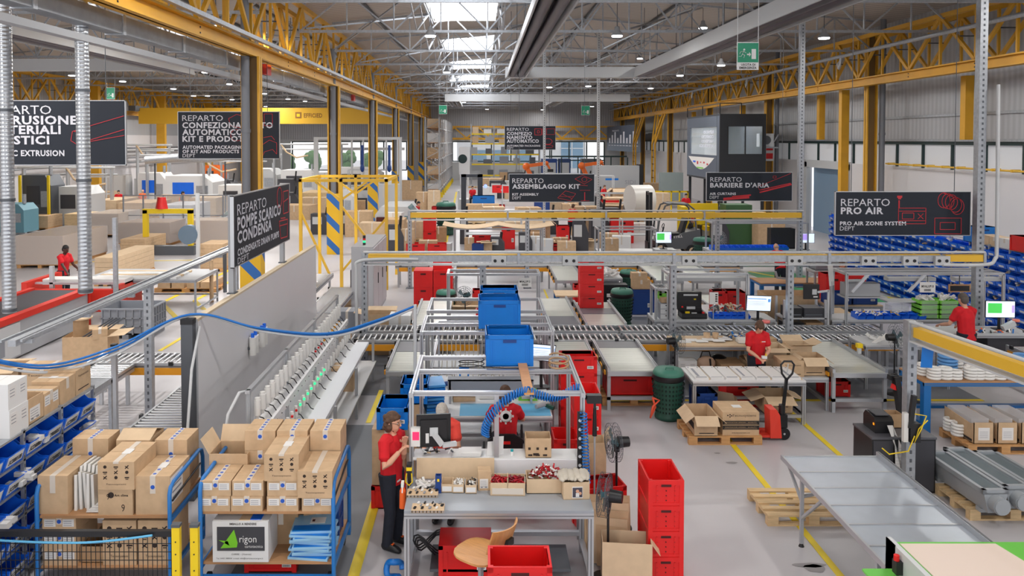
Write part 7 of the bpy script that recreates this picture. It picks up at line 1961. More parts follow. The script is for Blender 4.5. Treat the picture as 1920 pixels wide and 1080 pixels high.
    if hairstyle != 'bald':
        add((0,.018,.056),(.083,.1,.086)); add((0,.055,.0),(.08,.066,.09))
        if hairstyle in ('bob','curly'):
            for s in (-1,1): add((s * .062,.03,-.03),(.03,.06,.09))
            add((0,.07,-.05),(.075,.05,.1)); add((0,-.05,.075),(.065,.04,.035))
        if hairstyle == 'curly':
            for i in range(16): a = i * 2.4; add((.075 * math.cos(a),.045 + .065 * math.sin(a),.08 - .011 * i),(.034,.034,.034))
        if hairstyle == 'fringe':
            add((0,-.06,.06),(.07,.04,.045)); add((0,.09,-.02),(.04,.04,.06))
            for s in (-1,1): add((s * .07,-.02,0),(.016,.03,.07))
    else: add((0,.06,-.02),(.078,.055,.04))
    Hh.v = [tuple(Vector(v) * k) for v in Hh.v]; o = Hh.build('cap' if cap else 'hair',root); fuse(o,max(.006,vox * .8),2)
    if vox < .012:
        for s in (-1,1):
            E = MB(PAPER); E.add(*ellg((s * .03,-.084,.012),(.012,.008,.007))); E.use(BLACK); E.add(*ellg((s * .03,-.091,.012),(.006,.003,.006))); E.use(hair); E.add(*ellg((s * .03,-.089,.03),(.018,.006,.004)))
            E.v = [tuple(Vector(v) * k) for v in E.v]; E.build('eye',root)
        E = MB(mat('lips',(176,92,86),.5)); E.add(*ellg((0,-.088,-.056),(.022,.008,.006))); E.v = [tuple(Vector(v) * k) for v in E.v]; E.build('mouth',root)
    if glasses:
        E = MB(BLACK)
        for s in (-1,1):
            E.tube([hpt(s * .032 + .024 * math.cos(a),-.102,.01 + .017 * math.sin(a)) for a in [2 * math.pi * i / 12 for i in range(12)]],.0025,4,True); E.bar(hpt(s * .056,-.1,.014),hpt(s * .078,.0,.016),.004)
        E.v = [tuple(Vector(v) * k) for v in E.v]; E.build('glasses',root)
    if vest:
        V = MB(vest); loft(V,[hip - t * .08,hip + t * .12,hip + t * .24,ch,sh - t * .05,sh],[(.19,.146),(.178,.142),(.182,.147),(.194,.15),(.168,.12),(.12,.1)],ends=False)
        V.use(LGREY); loft(V,[hip + t * .1,hip + t * .15],[(.186,.15),(.186,.152)],ends=False)
        V.v = [tuple(Vector(v) * k) for v in V.v]; V.build('vest',root)
    return root
p1 = person('woman in a red shirt standing left of the foreground bench, hand at her chest',(-1.12,9.5,0),R(62),1.65,.02,((.0,-.2,1.36),(-.16,-.22,1.3)),HAIRB,'curly',glasses=True,vox=.007,head_pitch=.05,hd=(.6,-.5))
b = MB(PAPER); b.box(-.03,.04,-.004,0,0,.02); b.use(RED); b.box(-.05,-.035,-.004,0,-.005,.025); b.build('trouser_badge',p1,(-.06,-.145,.86))
person('grey haired person in a coral shirt behind the foreground bench monitor',(-.5,10.2,0),R(-12),1.58,.12,((.12,-.36,1.1),(-.2,-.34,1.12)),HAIRG,'bob',SHIRTC,head_pitch=.45,vox=.008,hd=(.7,-.3))
w = thing('wheelchair','black wheelchair at the blue mat desk, seen from behind','wheelchair',(.33,11.2,0))
for s in (-1,1):
    b = MB(RUBBER); b.tube([(s * .31,.0 + .3 * math.cos(a),.31 + .3 * math.sin(a)) for a in [2 * math.pi * i / 28 for i in range(28)]],.018,7,True); b.build('tyre',w)
    b = MB(STEEL); b.tube([(s * .335,.0 + .26 * math.cos(a),.31 + .26 * math.sin(a)) for a in [2 * math.pi * i / 28 for i in range(28)]],.008,5,True)
    for i in range(12): a = 2 * math.pi * i / 12; b.bar((s * .31,0,.31),(s * .31,.29 * math.cos(a),.31 + .29 * math.sin(a)),.006)
    b.build('spoke_rim',w)
    b = MB(BLACK); b.bar((s * .22,.42,.12),(s * .22,.0,.5),.03); b.bar((s * .22,-.2,.5),(s * .22,-.24,.98),.03); b.cyl((s * .22,.45,.08),(s * .24,.45,.08),.07,n=12); b.bar((s * .24,-.22,.72),(s * .24,.2,.72),.04); b.build('side_tube',w)
b = MB(BLACK); b.box(-.21,.21,-.2,.25,.46,.52); b.build('seat',w); b = MB(BLACK); b.prism([(-.23,-.25,.5),(.23,-.25,.5),(.24,-.29,.78),(.12,-.3,.86),(-.12,-.3,.86),(-.24,-.29,.78)],(0,.03,0)); b.build('backrest',w); b = MB(RED); b.box(-.06,.06,-.305,-.295,.72,.76); b.build('label',w)
p3 = person('person in a red shirt sitting in the wheelchair, back to the camera',(.33,11.2,0),math.pi,1.7,.18,((.2,-.5,.95),(-.2,-.5,.95)),HAIRB,'bob',seat=.52,head_pitch=.35,vox=.009)
b = MB(PAPER); b.lathe((0,.155,1.28),[(.06,0),(.085,0),(.085,.012),(.06,.012)],18,'y'); b.lathe((0,.155,1.28),[(.02,0),(.045,0),(.045,.012),(.02,.012)],14,'y')
for i in range(8): a = i * math.pi / 4; b.cb(.1 * math.cos(a),.155,1.28 + .1 * math.sin(a),.025,.02,.025)
b.T = None; o = b.build('shirt_emblem',p3); o.location = (0,-.02,-.27 + .05)
p4 = person('young woman in a red shirt packing parts behind the white pack table',(5.2,14.78,0),R(4),1.6,.1,((.06,-.3,1.03),(-.1,-.32,1.01)),HAIRB,'fringe',glove=None,head_pitch=.5,vox=.008,hd=(.9,-.2))
b = MB(PAPER); b.box(0,.07,-.003,0,0,.015); b.use(VEST); b.box(-.02,-.006,-.003,0,-.01,.022); b.build('shirt_badge',p4,(.03,-.168,1.2))
b = MB(PAPER); b.cb(0,0,0,.09,.05,.05); b.use(YELB); b.cb(.03,0,.04,.02,.02,.05); tag(b.build('small_packet',None,(5.22,14.42,.97)),'small white packet held in the young woman\'s hands','packet')
person('grey haired man in a red shirt working at the right hand desk, back turned',(9.98,16.05,0),math.pi + R(10),1.8,.12,((.25,-.38,1.05),(-.2,-.4,1.02)),mat('hair_dark_grey',(92,84,78),.8),'short',head_pitch=.2,vox=.009)
person('bald man in red and jeans bending over the blue legged table',(9.55,25.0,0),math.pi,1.75,.62,((.25,-.55,1.0),(-.25,-.55,1.0)),HAIRG,'bald',head_pitch=.3,vox=.014)
person('person in red reaching across the table with blue crates at right',(10.15,21.7,0),R(-60),1.68,.3,((.2,-.5,1.0),(-.2,-.52,.98)),HAIRB,'short',head_pitch=.4,vox=.014)
person('dark haired man in a red shirt behind the red machine in the left hall',(-12.9,24.0,0),R(70),1.75,.12,((.2,-.36,1.0),(-.2,-.38,.95)),HAIRK,'short',skin=SKIND,head_pitch=.2,vox=.014)
far = dict(vox=.02,hd=(.6,-.3))
def pf(px,py,H): p = fl(px,py); p.z = 0; return p
person('person in red sitting at the cartons in the far left hall',(-23.8,51.2,0),R(20),1.7,.2,hair=HAIRK,**far)
person('bald man in an orange vest facing away in the far left hall',(-22.4,51.5,0),math.pi,1.7,.1,hair=HAIRG,hairstyle='bald',top=VEST,vest=VEST,**far)
person('man in an orange reflective vest standing in the left hall',(-18.9,49.0,0),R(100),1.75,.15,hair=HAIRK,top=DGREY,vest=VEST,**far)
person('man in red with black cap leaning on a pale machine beyond the rail',(-3.6,41.5,0),R(70),1.75,.3,hair=HAIRK,cap=BLACK,**far)
person('man in red and dark trousers standing left of the forklift',(4.45,39.2,0),R(150),1.78,.3,((.25,-.5,1.1),(-.2,-.5,1.1)),hair=HAIRB,**far)
person('man in a yellow vest standing beyond the forklift',(11.3,41.0,0),R(10),1.78,.05,hair=HAIRK,top=VESTY,vest=VESTY,**far)
person('person in a red cap crouching at the yellow machine right of the forklift',(9.1,34.6,0),R(60),1.6,.3,hair=HAIRK,cap=RED,top=BLACK,**far)
person('driver in red sitting on the far stacker truck',(-.7,54.2,0),R(0),1.7,.0,hair=HAIRK,seat=.9,**far)
person('person in red behind the cabin legs, left one',(12.2,47.0,0),R(0),1.75,.05,hair=HAIRK,**far)
person('person in red by the grey machine left of the lattice legs',(8.6,56.0,0),R(40),1.75,.2,hair=HAIRB,**far)
# ================================================================ MIDDLE DISTANCE AND FAR END, MAIN HALL
t = thing('control_cabinet','tall grey electrical cabinet left of the red crate block','cabinet',(-3.62,21.5,0)); b = MB(mat('cabinet_grey',(176,176,180),.4)); b.box(0,.6,0,2.9,0,2.05); b.build('carcass',t)
for k in range(3):
    b = MB(mat('cabinet_door',(196,190,194),.4)); b.box(.6,.62,.03 + .96 * k,.95 + .96 * k,.1,2.0); d_ = b.build('door',t); b = MB(BLACK); b.box(.62,.64,.85 + .96 * k,.88 + .96 * k,.9,1.2); b.build('door_handle',d_)
b = MB(BLACK); b.cyl((.3,.4,2.05),(.3,.4,2.12),.04); b.cyl((.3,.4,2.24),(.3,.4,2.32),.04); b.use(GL); b.cyl((.3,.4,2.12),(.3,.4,2.18),.04); b.use(RED); b.cyl((.3,.4,2.18),(.3,.4,2.24),.04); b.build('stack_light',t)
t = thing('yellow_gantry','yellow tubular lifting frame with cross braces behind the grey cabinet','frame',(-6.05,26.0,0))
for x in (0,1.35,2.85):
    for y in (0,3.0):
        b = MB(YELR); b.box(x - .05,x + .05,y - .05,y + .05,0,3.7); b.build('post',t)
b = MB(YELR)
for y in (0,3.0): b.box(-.05,2.9,y - .05,y + .05,3.6,3.7); b.bar((1.35,y,3.0),(.5,y,3.6),.07); b.bar((1.35,y,3.0),(2.2,y,3.6),.07)
for x in (0,2.85): b.box(x - .05,x + .05,0,3.0,3.6,3.7)
b.bar((1.35,0,2.8),(2.85,0,.9),.07); b.bar((1.35,0,.6),(2.85,0,2.4),.07); b.bar((0,0,2.6),(1.0,0,.4),.07); b.build('brace',t)
bench('cream covered bench with curved cloth top under the yellow rail',-.95,2.05,27.4,28.2,1.0,m=LGREY,legm=STEEL)
gantry('pale frame over the cream covered bench',-1.0,2.1,27.5,28.4,1.86)
b = MB(CARD2); n = 14
for i in range(n):
    z = lambda u: 1.99 - .16 * abs(math.sin(u * 2 * math.pi)) ** 1 * .8
    x0,x1 = -1.4 + 3.9 * i / n,-1.4 + 3.9 * (i + 1) / n; b.prism([(x0,27.2,z(i / n) + .03),(x1,27.2,z((i + 1) / n) + .03),(x1,28.5,z((i + 1) / n) + .03),(x0,28.5,z(i / n) + .03)],(0,0,.015))
tag(b.build('cream_canopy'),'cream cloth canopy sagging over the frame under the yellow rail','canopy')
def scat(lst):
    for k in lst: k[0](*k[1:])
for lb,px,py,w,d,h,tp,m in (
        ('brown carton of white bags right of the cream canopy',1010,448,1.1,.8,1.0,'open',CARD),('brown carton left of the red crates, right of the white box',1030,472,.5,.5,.5,'closed',CARD2),('second brown carton behind the red crates, centre',1050,468,.7,.5,.55,'closed',CARD),
        ('large brown carton at the aisle beyond the canopy',905,402,2.2,1.0,.7,'closed',CARD),('brown carton pile beside the machine at the aisle, left',795,400,1.0,.8,1.45,'closed',CARD),('brown carton pile beside the machine at the aisle, right',814,402,.8,.8,1.6,'closed',CARD2),('tall brown carton behind the pale machine',771,374,1.9,1.0,1.6,'closed',CARD),
        ('brown carton under the kit assembly sign, left',1068,408,1.0,.8,.9,'closed',CARD),('brown carton under the kit assembly sign, right',1097,406,1.3,.8,1.0,'closed',CARD2),('wide brown carton right of the grey machine at centre right',1180,392,2.6,1.0,1.5,'open',CARD),('brown carton left of the forklift mast',1190,426,1.7,1.0,.9,'closed',CARD),
        ('brown carton on the floor behind the standing man',1095,440,1.4,1.0,1.5,'closed',CARD),('brown carton on top of the near red crates, left hall aisle',803,476,.8,.5,.6,'ajar',CARD),('brown open carton right of the forklift mast',1240,408,.9,.8,1.6,'ajar',CARD2),
        ('brown carton in the window station by the bald man',1442,470,1.2,.6,1.5,'closed',CARD),('brown carton at the far end near the robots, left',955,352,2.0,1.4,1.6,'closed',CARD3),('brown carton behind the far machine',985,366,2.2,1.2,1.0,'closed',CARD2)):
    p = fl(px,py); carton(lb,(p.x,p.y,0),w,d,h,0,'closed' if tp == 'ajar' else tp,m=m,tape='plain')
for lb,px,py,w,d,h,z in (
        ('lower red crate of the pair by the aisle beyond the rail',806,460,.6,.5,.72,0),('upper red crate of the pair by the aisle beyond the rail',806,460,.6,.5,.7,.7),('red crate resting beside the tall pair at the aisle',826,440,.9,.5,.6,.9),('red crate on the floor right of the tall pair',820,477,.8,.6,.5,0),('red crate on the floor left of the tall pair',780,477,.8,.6,.5,0),
        ('red crate at the right of the white box, lower',1042,476,.75,.5,.45,0),('red crate right of the white box, farther and higher',1055,455,.6,.5,.85,0),('red crate upright under the canopy',953,466,.6,.5,1.1,0),('red crate lying under the canopy, left',903,458,.9,.6,.5,0),('red crate on the shelf beyond the blue crate, left',934,386,.9,.6,.55,1.0),('red crate on the shelf beyond the blue crate, right',956,386,.9,.6,.55,1.0),
        ('dark red crate under the far shelf',934,400,.9,.6,.6,.0),('red crate on the bench left of the forklift',1165,455,1.1,.5,1.2,0),('red crate piled near the grey machine, centre right',1135,410,1.6,.8,1.2,0)):
    p = fl(px,py); crate(lb,(p.x,p.y,z),0,RED,w,d,h,card=px > 900)
p = fl(904,397); crate('big blue crate on the carton at the aisle',(p.x + .1,p.y - .9,.3),0,BLUE,1.5,.8,.9,card=False)
drum('dark green waste bin by the aisle right of the red crates',tuple(fl(836,440))[:2] + (0,),1.9)
bench('low shelf bench of red crates beyond the blue crate',1.3,3.3,43.2,44.2,.95,m=LGREY,legm=STEEL)
t = thing('injection_machine','pale rounded machine with blue window left of the aisle','machine',(-5.3,38.5,0)); b = MB(LGREY); b.prism([(0,0,0),(2.0,0,0),(2.0,0,1.2),(1.6,0,1.7),(.3,0,1.7),(0,0,1.3)],(0,3.5,0)); b.build('machine_body',t)
b = MB(mat('tinted_window',(90,130,140),.2)); b.box(1.1,2.01,-.02,2.0,1.0,1.25); b.prism([(2.02,0,1.2),(1.62,0,1.7),(1.62,2,1.7),(2.02,2,1.2)],(.01,0,.01)); b.build('window',t); b = MB(REDDK); b.box(.1,.9,-.3,0,.8,1.2); b.use(BLACK); b.box(-.4,.8,-.6,0,.5,.75); b.build('control_box',t)
# forklift
t = thing('forklift','dark grey forklift facing left with a tall black mast','forklift',(7.15,33.6,0)); FK = mat('forklift_grey',(88,90,94),.4)
b = MB(BLACK); b.box(0,.12,-.1,.02,.1,2.75); b.box(0,.12,.6,.72,.1,2.75); b.box(.02,.1,0,.6,2.6,2.72); b.box(.02,.1,0,.6,1.1,1.2); b.build('mast',t); b = MB(BLACK); b.box(-.9,0,0,.1,.1,.15); b.box(-.9,0,.5,.6,.1,.15); b.box(-.05,0,0,.6,.1,.6); b.build('fork',t)
b = MB(FK); b.prism([(.25,0,.3),(2.1,0,.3),(2.25,0,.6),(2.2,0,1.15),(1.5,0,1.0),(.9,0,.62),(.3,0,.62)],(0,1.0,0)); b.build('chassis',t)
b = MB(BLACK); b.box(.9,1.5,.2,.8,.75,.95); b.prism([(1.4,.2,.9),(1.55,.2,.9),(1.75,.2,1.6),(1.6,.2,1.6)],(0,.6,0)); b.build('seat',t); b = MB(BLACK); b.bar((.6,.5,.6),(.75,.5,1.2),.05); b.tube([(.72 + .06 * math.sin(a) * .5,.5 + .16 * math.cos(a),1.25 + .1 * math.sin(a)) for a in [2 * math.pi * i / 14 for i in range(14)]],.018,5,True); b.build('steering_wheel',t)
b = MB(FK); 
for y in (.05,.95): b.tube([(.3,y,.6),(.45,y,1.5),(.7,y,2.15),(1.0,y,2.25),(1.7,y,2.2),(1.95,y,2.0),(2.05,y,1.1)],.04,7)
b.box(.8,1.7,.05,.95,2.2,2.26); b.build('overhead_guard',t)
for x,r in ((.5,.3),(1.85,.24)):
    for y in (-.03,1.03):
        b = MB(RUBBER); b.cyl((x,y - .08,r),(x,y + .08,r),r,n=20); b.use(CARD2); b.cyl((x,y - .085,r),(x,y + .085,r),r * .6,n=16); b.use(BLACK); b.cyl((x,y - .09,r),(x,y + .09,r),r * .3,n=12); b.build('wheel',t)
b = MB(PAPER); b.text('STILL',(1.05,-.012,.76),(1,0,.12),(0,0,1),.4,.1,True); b.build('lettering',t); b = MB(VEST); b.box(2.0,2.26,.2,.9,.2,.7); b.build('rear_panel',t)
drum('green lidded bin in front of the forklift',(8.6,30.6,0),1.3)
fan('white fan beside the rear of the forklift',(9.0,29.8,0),.5,1.2,False,.33)
t = thing('yellow_machine','bright yellow barrier machine behind the forklift','machine',(9.2,36.0,0)); b = MB(YELB)
for i in range(5): b.box(.35 * i,.35 * i + .28,0,.9,1.7 - .3 * i,1.9 - .3 * i)
b.box(0,1.9,.9,1.0,.2,2.0); b.build('step_slats',t); b = MB(mat('machine_green',(60,100,60),.5)); b.box(2.0,3.2,0,1.0,0,2.0); b.build('machine_body',t)
t = thing('yellow_stair','yellow guard rails at the base of the lattice legs','railing',(11.4,52,0)); b = MB(YELB)
for i in range(5): b.box(.55 * i,.55 * i + .08,0,.08,0,1.6)
b.box(0,2.3,0,.08,1.5,1.6); b.box(0,2.3,0,.08,.8,.9); b.build('rail',t)
t = thing('film_roll','big white film roll on a stand left of the forklift mast','roll',(7.6,40.5,0)); b = MB(WHITEP); b.cyl((0,0,1.9),(1.1,.3,1.9),.75,n=24); b.build('roll',t); b = MB(STEELD); b.bar((.5,.2,0),(.5,.2,1.2),.1); b.bar((0,.2,.03),(1.0,.2,.03),.1); b.build('stand',t)
t = thing('grey_enclosure','large pale grey machine enclosure with small lettering at centre right','machine',(8.6,60,0)); b = MB(GREYP); b.box(0,3.4,0,1.4,0,3.0); b.build('enclosure',t); b = MB(BLACK); b.box(3.4,3.7,0,1.2,0,3.1); b.build('side_panel',t); b = MB(BLUE); b.box(.8,1.8,-.01,0,1.9,2.05); b.use(PAPERGREY); b.text('SIDI',(2.3,-.012,1.6),(1,0,0),(0,0,1),.8,.3); b.build('lettering',t)
b = MB(mat('panel_cabinet',(140,152,152),.4)); b.box(0,1.6,0,.8,.6,2.6); b.use(STEELD); b.box(.1,.2,.1,.2,0,.6); b.box(1.4,1.5,.1,.2,0,.6); tag(b.build('wall_cabinet',None,(13.0,57,0)),'grey green cabinet beside the right lattice legs','cabinet')
t = thing('fire_extinguisher','red fire extinguisher by the far yellow column','extinguisher',(14.2,62,0)); b = MB(RED); b.cyl((0,0,0),(0,0,.7),.12); b.ell((0,0,.7),(.12,.12,.1)); b.build('cylinder',t); b = MB(BLACK); b.tube([(0,0,.8),(.12,0,.85),(.18,0,.6),(.15,0,.3)],.02); b.build('hose',t)
# window station by the bald man
bench('far bench with rows of blue bins at the bald man\'s station',8.3,12.3,28.6,29.5,.95,m=LGREY)
gantry('pale frame over the bald man\'s station',8.4,11.9,28.6,29.4,1.95,bars=(.4,)); monitor('monitor with a purple panel right of the bald man',(11.9,28.75,.95),0,.62,.36,'purple',.25)
for i in range(14):
    inst('farbin',lambda o: bin_fn(.2,.4,.16)(o),'part_bin','blue bin at the bald man\'s station, %s from the left' % ORD[i],'bin',(8.5 + .2 * i,28.6,.952),0,'blue bins at the bald man\'s station')
t = thing('parts_machine','black device full of orange parts behind the bald man','device',(10.7,29.0,.95)); b = MB(BLACK); b.tray(0,.9,0,.4,0,.75,.04); b.build('case',t)
gantry('pale frame left of the forklift with a blue hose',4.2,6.3,28.3,29.2,1.75); bench('pale bench under the frame left of the forklift',4.2,6.3,28.3,29.1,.95,m=WHITE,legm=STEEL); monitor('small monitor with a green screen under the forklift mast',(6.3,27.2,1.2),0,.55,.4,'green',.2); carton('brown carton on the pale bench left of the forklift',(4.7,28.6,.95),.5,.4,.45,0)
bench('bench supporting the green screened monitor',6.0,6.7,27.0,27.6,1.19,m=LGREY,legm=STEEL)
# racks
def rack(label,x0,x1,y0,y1,levels,top,beamc,nb,along):
    t = thing('pallet_rack',label,'rack',(x0,y0,0)); W,D = x1 - x0,y1 - y0; L = D if along == 'y' else W
    for i in range(nb + 1):
        q = L * i / nb
        b = MB(GREYP)
        for s in (0,1):
            x,y = (W * s,q) if along == 'y' else (q,D * s); b.box(x - .06,x + .06,y - .06,y + .06,0,top)
        if along == 'y':
            for k in range(10): b.bar((0 if k % 2 else W,q,.3 + k * top / 11),(W if k % 2 else 0,q,.3 + (k + 1) * top / 11),.05)
        b.build('upright_frame',t)
        if along == 'y': b = MB(YELB); b.box(W - .1,W + .15,q - .1,q + .1,0,.45); b.build('foot_guard',t)
    for z in levels:
        b = MB(beamc)
        if along == 'y': b.box(-.03,.03,0,D,z - .12,z); b.box(W - .03,W + .03,0,D,z - .12,z)
        else: b.box(0,W,-.04,.04,z - .14,z); b.box(0,W,D - .04,D + .04,z - .14,z)
        b.build('beam',t); b = MB(PLY if along == 'y' else WOOD); b.box(.03,W - .03,.05,D - .05,z - .02,z + .02); b.build('deck',t)
    return t
rack('tall narrow grey pallet rack left of the far aisle',-4.75,-3.6,65,92,(.85,2.1,3.45,4.75,6.0),6.9,LGREY,9,'y')
rack('yellow beamed pallet rack at the far end of the hall',-1.3,6.4,88,89.2,(1.05,2.3,3.4,4.6,5.7),6.8,YELB,3,'x')
r_ = random.Random(5)
for z,nz in ((6.02,'top'),(4.77,'second'),(3.47,'third'),(2.12,'fourth'),(.87,'lowest')):
    for k in range(4):
        m = [WRAP,WHITE,CARD2,CARD][(k + int(z)) % 4]; hh = r_.uniform(.45,.9)
        carton('wrapped load on the tall grey rack, %s level, %s from the near end' % (nz,ORD[k]),(-4.17,66 + 3.0 * k,z),.9,1.1,hh,0,m=m if m is not WRAP else WHITE,tape=None,name='wrapped_load',cat='load',group='loads on the tall grey rack')
for z,nz in ((5.72,'top'),(4.62,'second'),(3.42,'third'),(2.32,'fourth'),(1.07,'lowest')):
    for k in range(5):
        x = -.9 + 1.6 * k + r_.uniform(-.2,.2); m = [CARD2,WHITE,GREYP,PAPER,CARD][(k * 3 + int(z)) % 5] if z > 4 else [GREYP,STEELD,MGREY][k % 3]
        carton('small load on the yellow beamed rack, %s level, %s from the left' % (nz,ORD[k]),(x,88.5,z),r_.uniform(.6,1.0),.8,r_.uniform(.4,.8),0,m=m,tape=None,name='rack_load',cat='load',group='loads on the yellow rack')
# stacker truck, robots
t = thing('stacker_truck','dark mast stacker truck seen front on in the far aisle','forklift',(-.75,55,0)); b = MB(mat('stacker_dark',(52,56,66),.4)); b.box(-.75,-.4,-.6,-.4,0,2.6); b.box(.4,.75,-.6,-.4,0,2.6); b.box(-.75,.75,-.6,-.4,2.4,2.6); b.build('mast',t); b = MB(LGREY); b.box(-1.0,1.0,.1,1.4,.1,.8); b.box(-1.0,-.9,.1,1.4,.8,1.4); b.build('body',t); b = MB(mat('blue_spot',(90,110,255),.3,emit=4)); b.ell((.95,-.2,1.75),(.12,.12,.12)); b.build('warning_light',t)
def robot(label,x,y,s,fx):
    t = thing('industrial_robot',label,'robot',(x,y,0),0,None); b = MB(DGREY); b.cyl((0,0,0),(0,0,1.1),.5); b.build('pedestal',t)
    b = MB(ORANGERB); b.cyl((0,0,1.1),(0,0,1.6),.42,.36); b.bar((0,0,1.6),(-.5 * fx,0,2.6),.38); b.ell((-.5 * fx,0,2.6),(.34,.34,.34)); b.bar((-.5 * fx,0,2.65),(1.3 * fx,0,2.9),.3); b.ell((1.3 * fx,0,2.9),(.2,.2,.2)); b.bar((1.3 * fx,0,2.9),(1.6 * fx,0,2.4),.18); b.build('arm',t); b = MB(BLACK); b.cb(1.65 * fx,0,2.25,.5,.4,.25); b.build('gripper',t)
robot('orange robot arm behind the kit assembly sign, left one',4.4,70,1,1); robot('orange robot arm reaching right beyond the slim posts',9.6,72,1,1)
for i,(x,w,m) in enumerate(((6.2,1.6,NAVY),(8.0,1.2,mat('machine_blue',(34,62,110),.4)),(10.4,2.0,STEELD))):
    b = MB(m); b.box(0,w,0,1.5,0,3.0); b.use(LGREY); b.box(.15,w - .15,-.02,0,1.5,2.6); tag(b.build('robot_cell',None,(x,82,0)),('tall navy robot cell cabinet at the far end, left','tall blue robot cell cabinet at the far end, middle','dark robot cell cabinet at the far end, right')[i],'machine')
t = thing('cell_fence','dark tubular fence round the robot cells at the far end','fence',(6,76,0)); b = MB(DKGREEN); b.box(0,8,0,.12,3.3,3.45)
for i in range(6): b.box(1.6 * i,1.6 * i + .1,0,.1,0,3.3)
b.build('fence_rails',t)
t = thing('white_robot_cabin','white cabin with round window at the end of the tall rack','cabin',(-2.6,86,0)); b = MB(WHITE); b.box(0,1.2,0,2,1.2,4.2); b.box(.1,.3,0,.2,0,1.2); b.box(.9,1.1,0,.2,0,1.2); b.build('cabin_body',t); b = MB(DKGREEN); b.cyl((.4,-.02,2.9),(.4,.0,2.9),.5,n=20); b.build('window',t)

# ================================================================ LEFT HALL
t = thing('cable_rail','long grey cable rail on posts along the left hall behind the partition','rail',(-5.87,9.7,2.42))
for x,z,w,h in ((0,0,.1,.08),(-.14,.05,.03,.03),(.12,.06,.03,.03)):
    b = MB(STEEL); b.box(x - w / 2,x + w / 2,0,9.1,z,z + h); b.build('rail_profile',t)
b = MB(STEEL)
for i in range(7): b.box(-.16,.14,.2 + 1.45 * i,.26 + 1.45 * i,-.01,.05)
b.build('clip_ribs',t)
for lb,x,y,z in (('perforated post under the long grey cable rail, near one',-5.87,13.7,2.45),('perforated post under the long grey cable rail, far one',-5.87,18.5,2.45)): pole('rail_post',lb,x,y,.13,0,z)
conveyor('roller conveyor crossing behind the partition with orange guard, left hall',-7.6,-4.2,14.75,15.45,.75)
conveyor('roller conveyor coming towards the camera beside the near rack, left hall',-7.3,-6.6,12.75,14.7,.75,axis='y')
conveyor('low roller conveyor along the foot of the partition, left hall',-5.35,-4.55,9.9,14.6,.62,axis='y')
for i,(x,y) in enumerate(((-6.25,13.2),(-4.75,13.9))):
    b = MB(ALU); b.box(x - .04,x + .04,y - .04,y + .04,0,1.5); b.use(BLACK); b.box(x - .045,x + .045,y - .045,y + .045,1.5,1.54); tag(b.build('guard_post'),'aluminium upright beside the left hall conveyors, %s' % ('left','right')[i],'post','conveyor uprights')
for i,(px,py) in enumerate(((397,566),(422,548))):
    p = fl(px,py); b = MB(CARD if i == 0 else STEELD); b.cyl((p.x,p.y,0),(p.x,p.y,1.3),.06,n=10); tag(b.build('bollard'),('brown wooden','dark grey')[i] + ' bollard by the yellow floor arrow','bollard')
REDM = mat('machine_red',(214,46,30),.45)
t = thing('sealing_machine','long red and grey belt machine at the left, nearest of the left hall','machine',(-12.2,15.6,0)); b = MB(GREYP); b.box(0,1.6,0,5.4,.05,.9); b.build('body',t); b = MB(REDM); b.box(1.45,1.64,0,5.4,.88,1.02); b.box(0,.15,0,5.4,.88,1.02); b.box(1.56,1.64,5.32,5.4,0,.9); b.box(1.6,1.66,-.05,.05,0,1.0); b.build('red_rail',t); b = MB(DGREY); b.box(.15,1.45,.05,5.35,.9,.96); b.build('belt',t)
b = MB(LGREY); b.box(1.6,1.63,.2,2.2,.1,.85); b.build('side_panel',t); b = MB(MGREY); b.box(1.63,1.64,.6,1.6,.2,.6); b.build('vent_grille',t); b = MB(WHITE); b.box(1.0,2.0,-1.2,-.1,.2,1.0); b.build('end_box',t)
t = thing('feed_machine','red feed frame behind the belt machine, left hall','machine',(-12.6,21.3,0)); b = MB(REDM); b.box(0,2.6,0,.2,.3,.9); b.box(0,.15,0,1.8,0,1.1); b.box(2.5,2.6,0,1.6,.1,1.0); b.build('red_frame',t); b = MB(ALU); b.box(.2,2.4,.3,.4,1.0,1.05); b.box(.6,.7,.3,.4,0,1.5); b.box(1.6,1.7,.3,.4,0,1.4); b.build('guide_rail',t); b = MB(PAPER); b.box(.3,2.6,.5,1.0,.95,1.1); b.build('white_profile',t)
t = thing('pallet_bin','large grey ribbed plastic pallet box, left hall','container',(-8.95,20.0,0)); b = MB(MGREY); b.tray(-.6,.6,-.5,.5,.12,.78,.03)
for i in range(7): b.box(-.58 + .19 * i,-.55 + .19 * i,-.53,-.5,.12,.74); b.box(.6,.63,-.48 + .155 * i,-.45 + .155 * i,.12,.74)
for z in (.32,.52,.74): b.box(-.62,.62,-.53,-.5,z,z + .03); b.box(.6,.63,-.5,.5,z,z + .03)
for x in (-.5,0,.5): b.box(x - .08,x + .08,-.5,.5,0,.12)
b.build('bin_ribs',t)
carton('big brown carton of rods under the rope spool, left hall',(-8.75,17.4,0),.95,.7,.68,.1,'open',flaps=(0,1,0,1),ang=1.5)
t = thing('rope_spool','spool of brown cord standing on the big carton','spool',(-9.0,17.45,.55)); b = MB(CARD2); b.cyl((0,0,0),(0,0,.03),.24,n=20); b.cyl((0,0,.45),(0,0,.48),.24,n=20); b.build('flange',t); b = MB(CARD3); b.cyl((0,0,.03),(0,0,.45),.16,n=18); b.build('cord',t)
b = MB(STEELD)
for i in range(4): b.bar((-8.9 + .1 * i,17.2,.6),(-8.3 + .08 * i,17.5,1.0),.03)
tag(b.build('loose_rods'),'bundle of metal rods sticking out of the big carton','rods')
carton('small brown box among the rods on the big carton',(-8.45,17.2,.62),.3,.25,.22,.4)
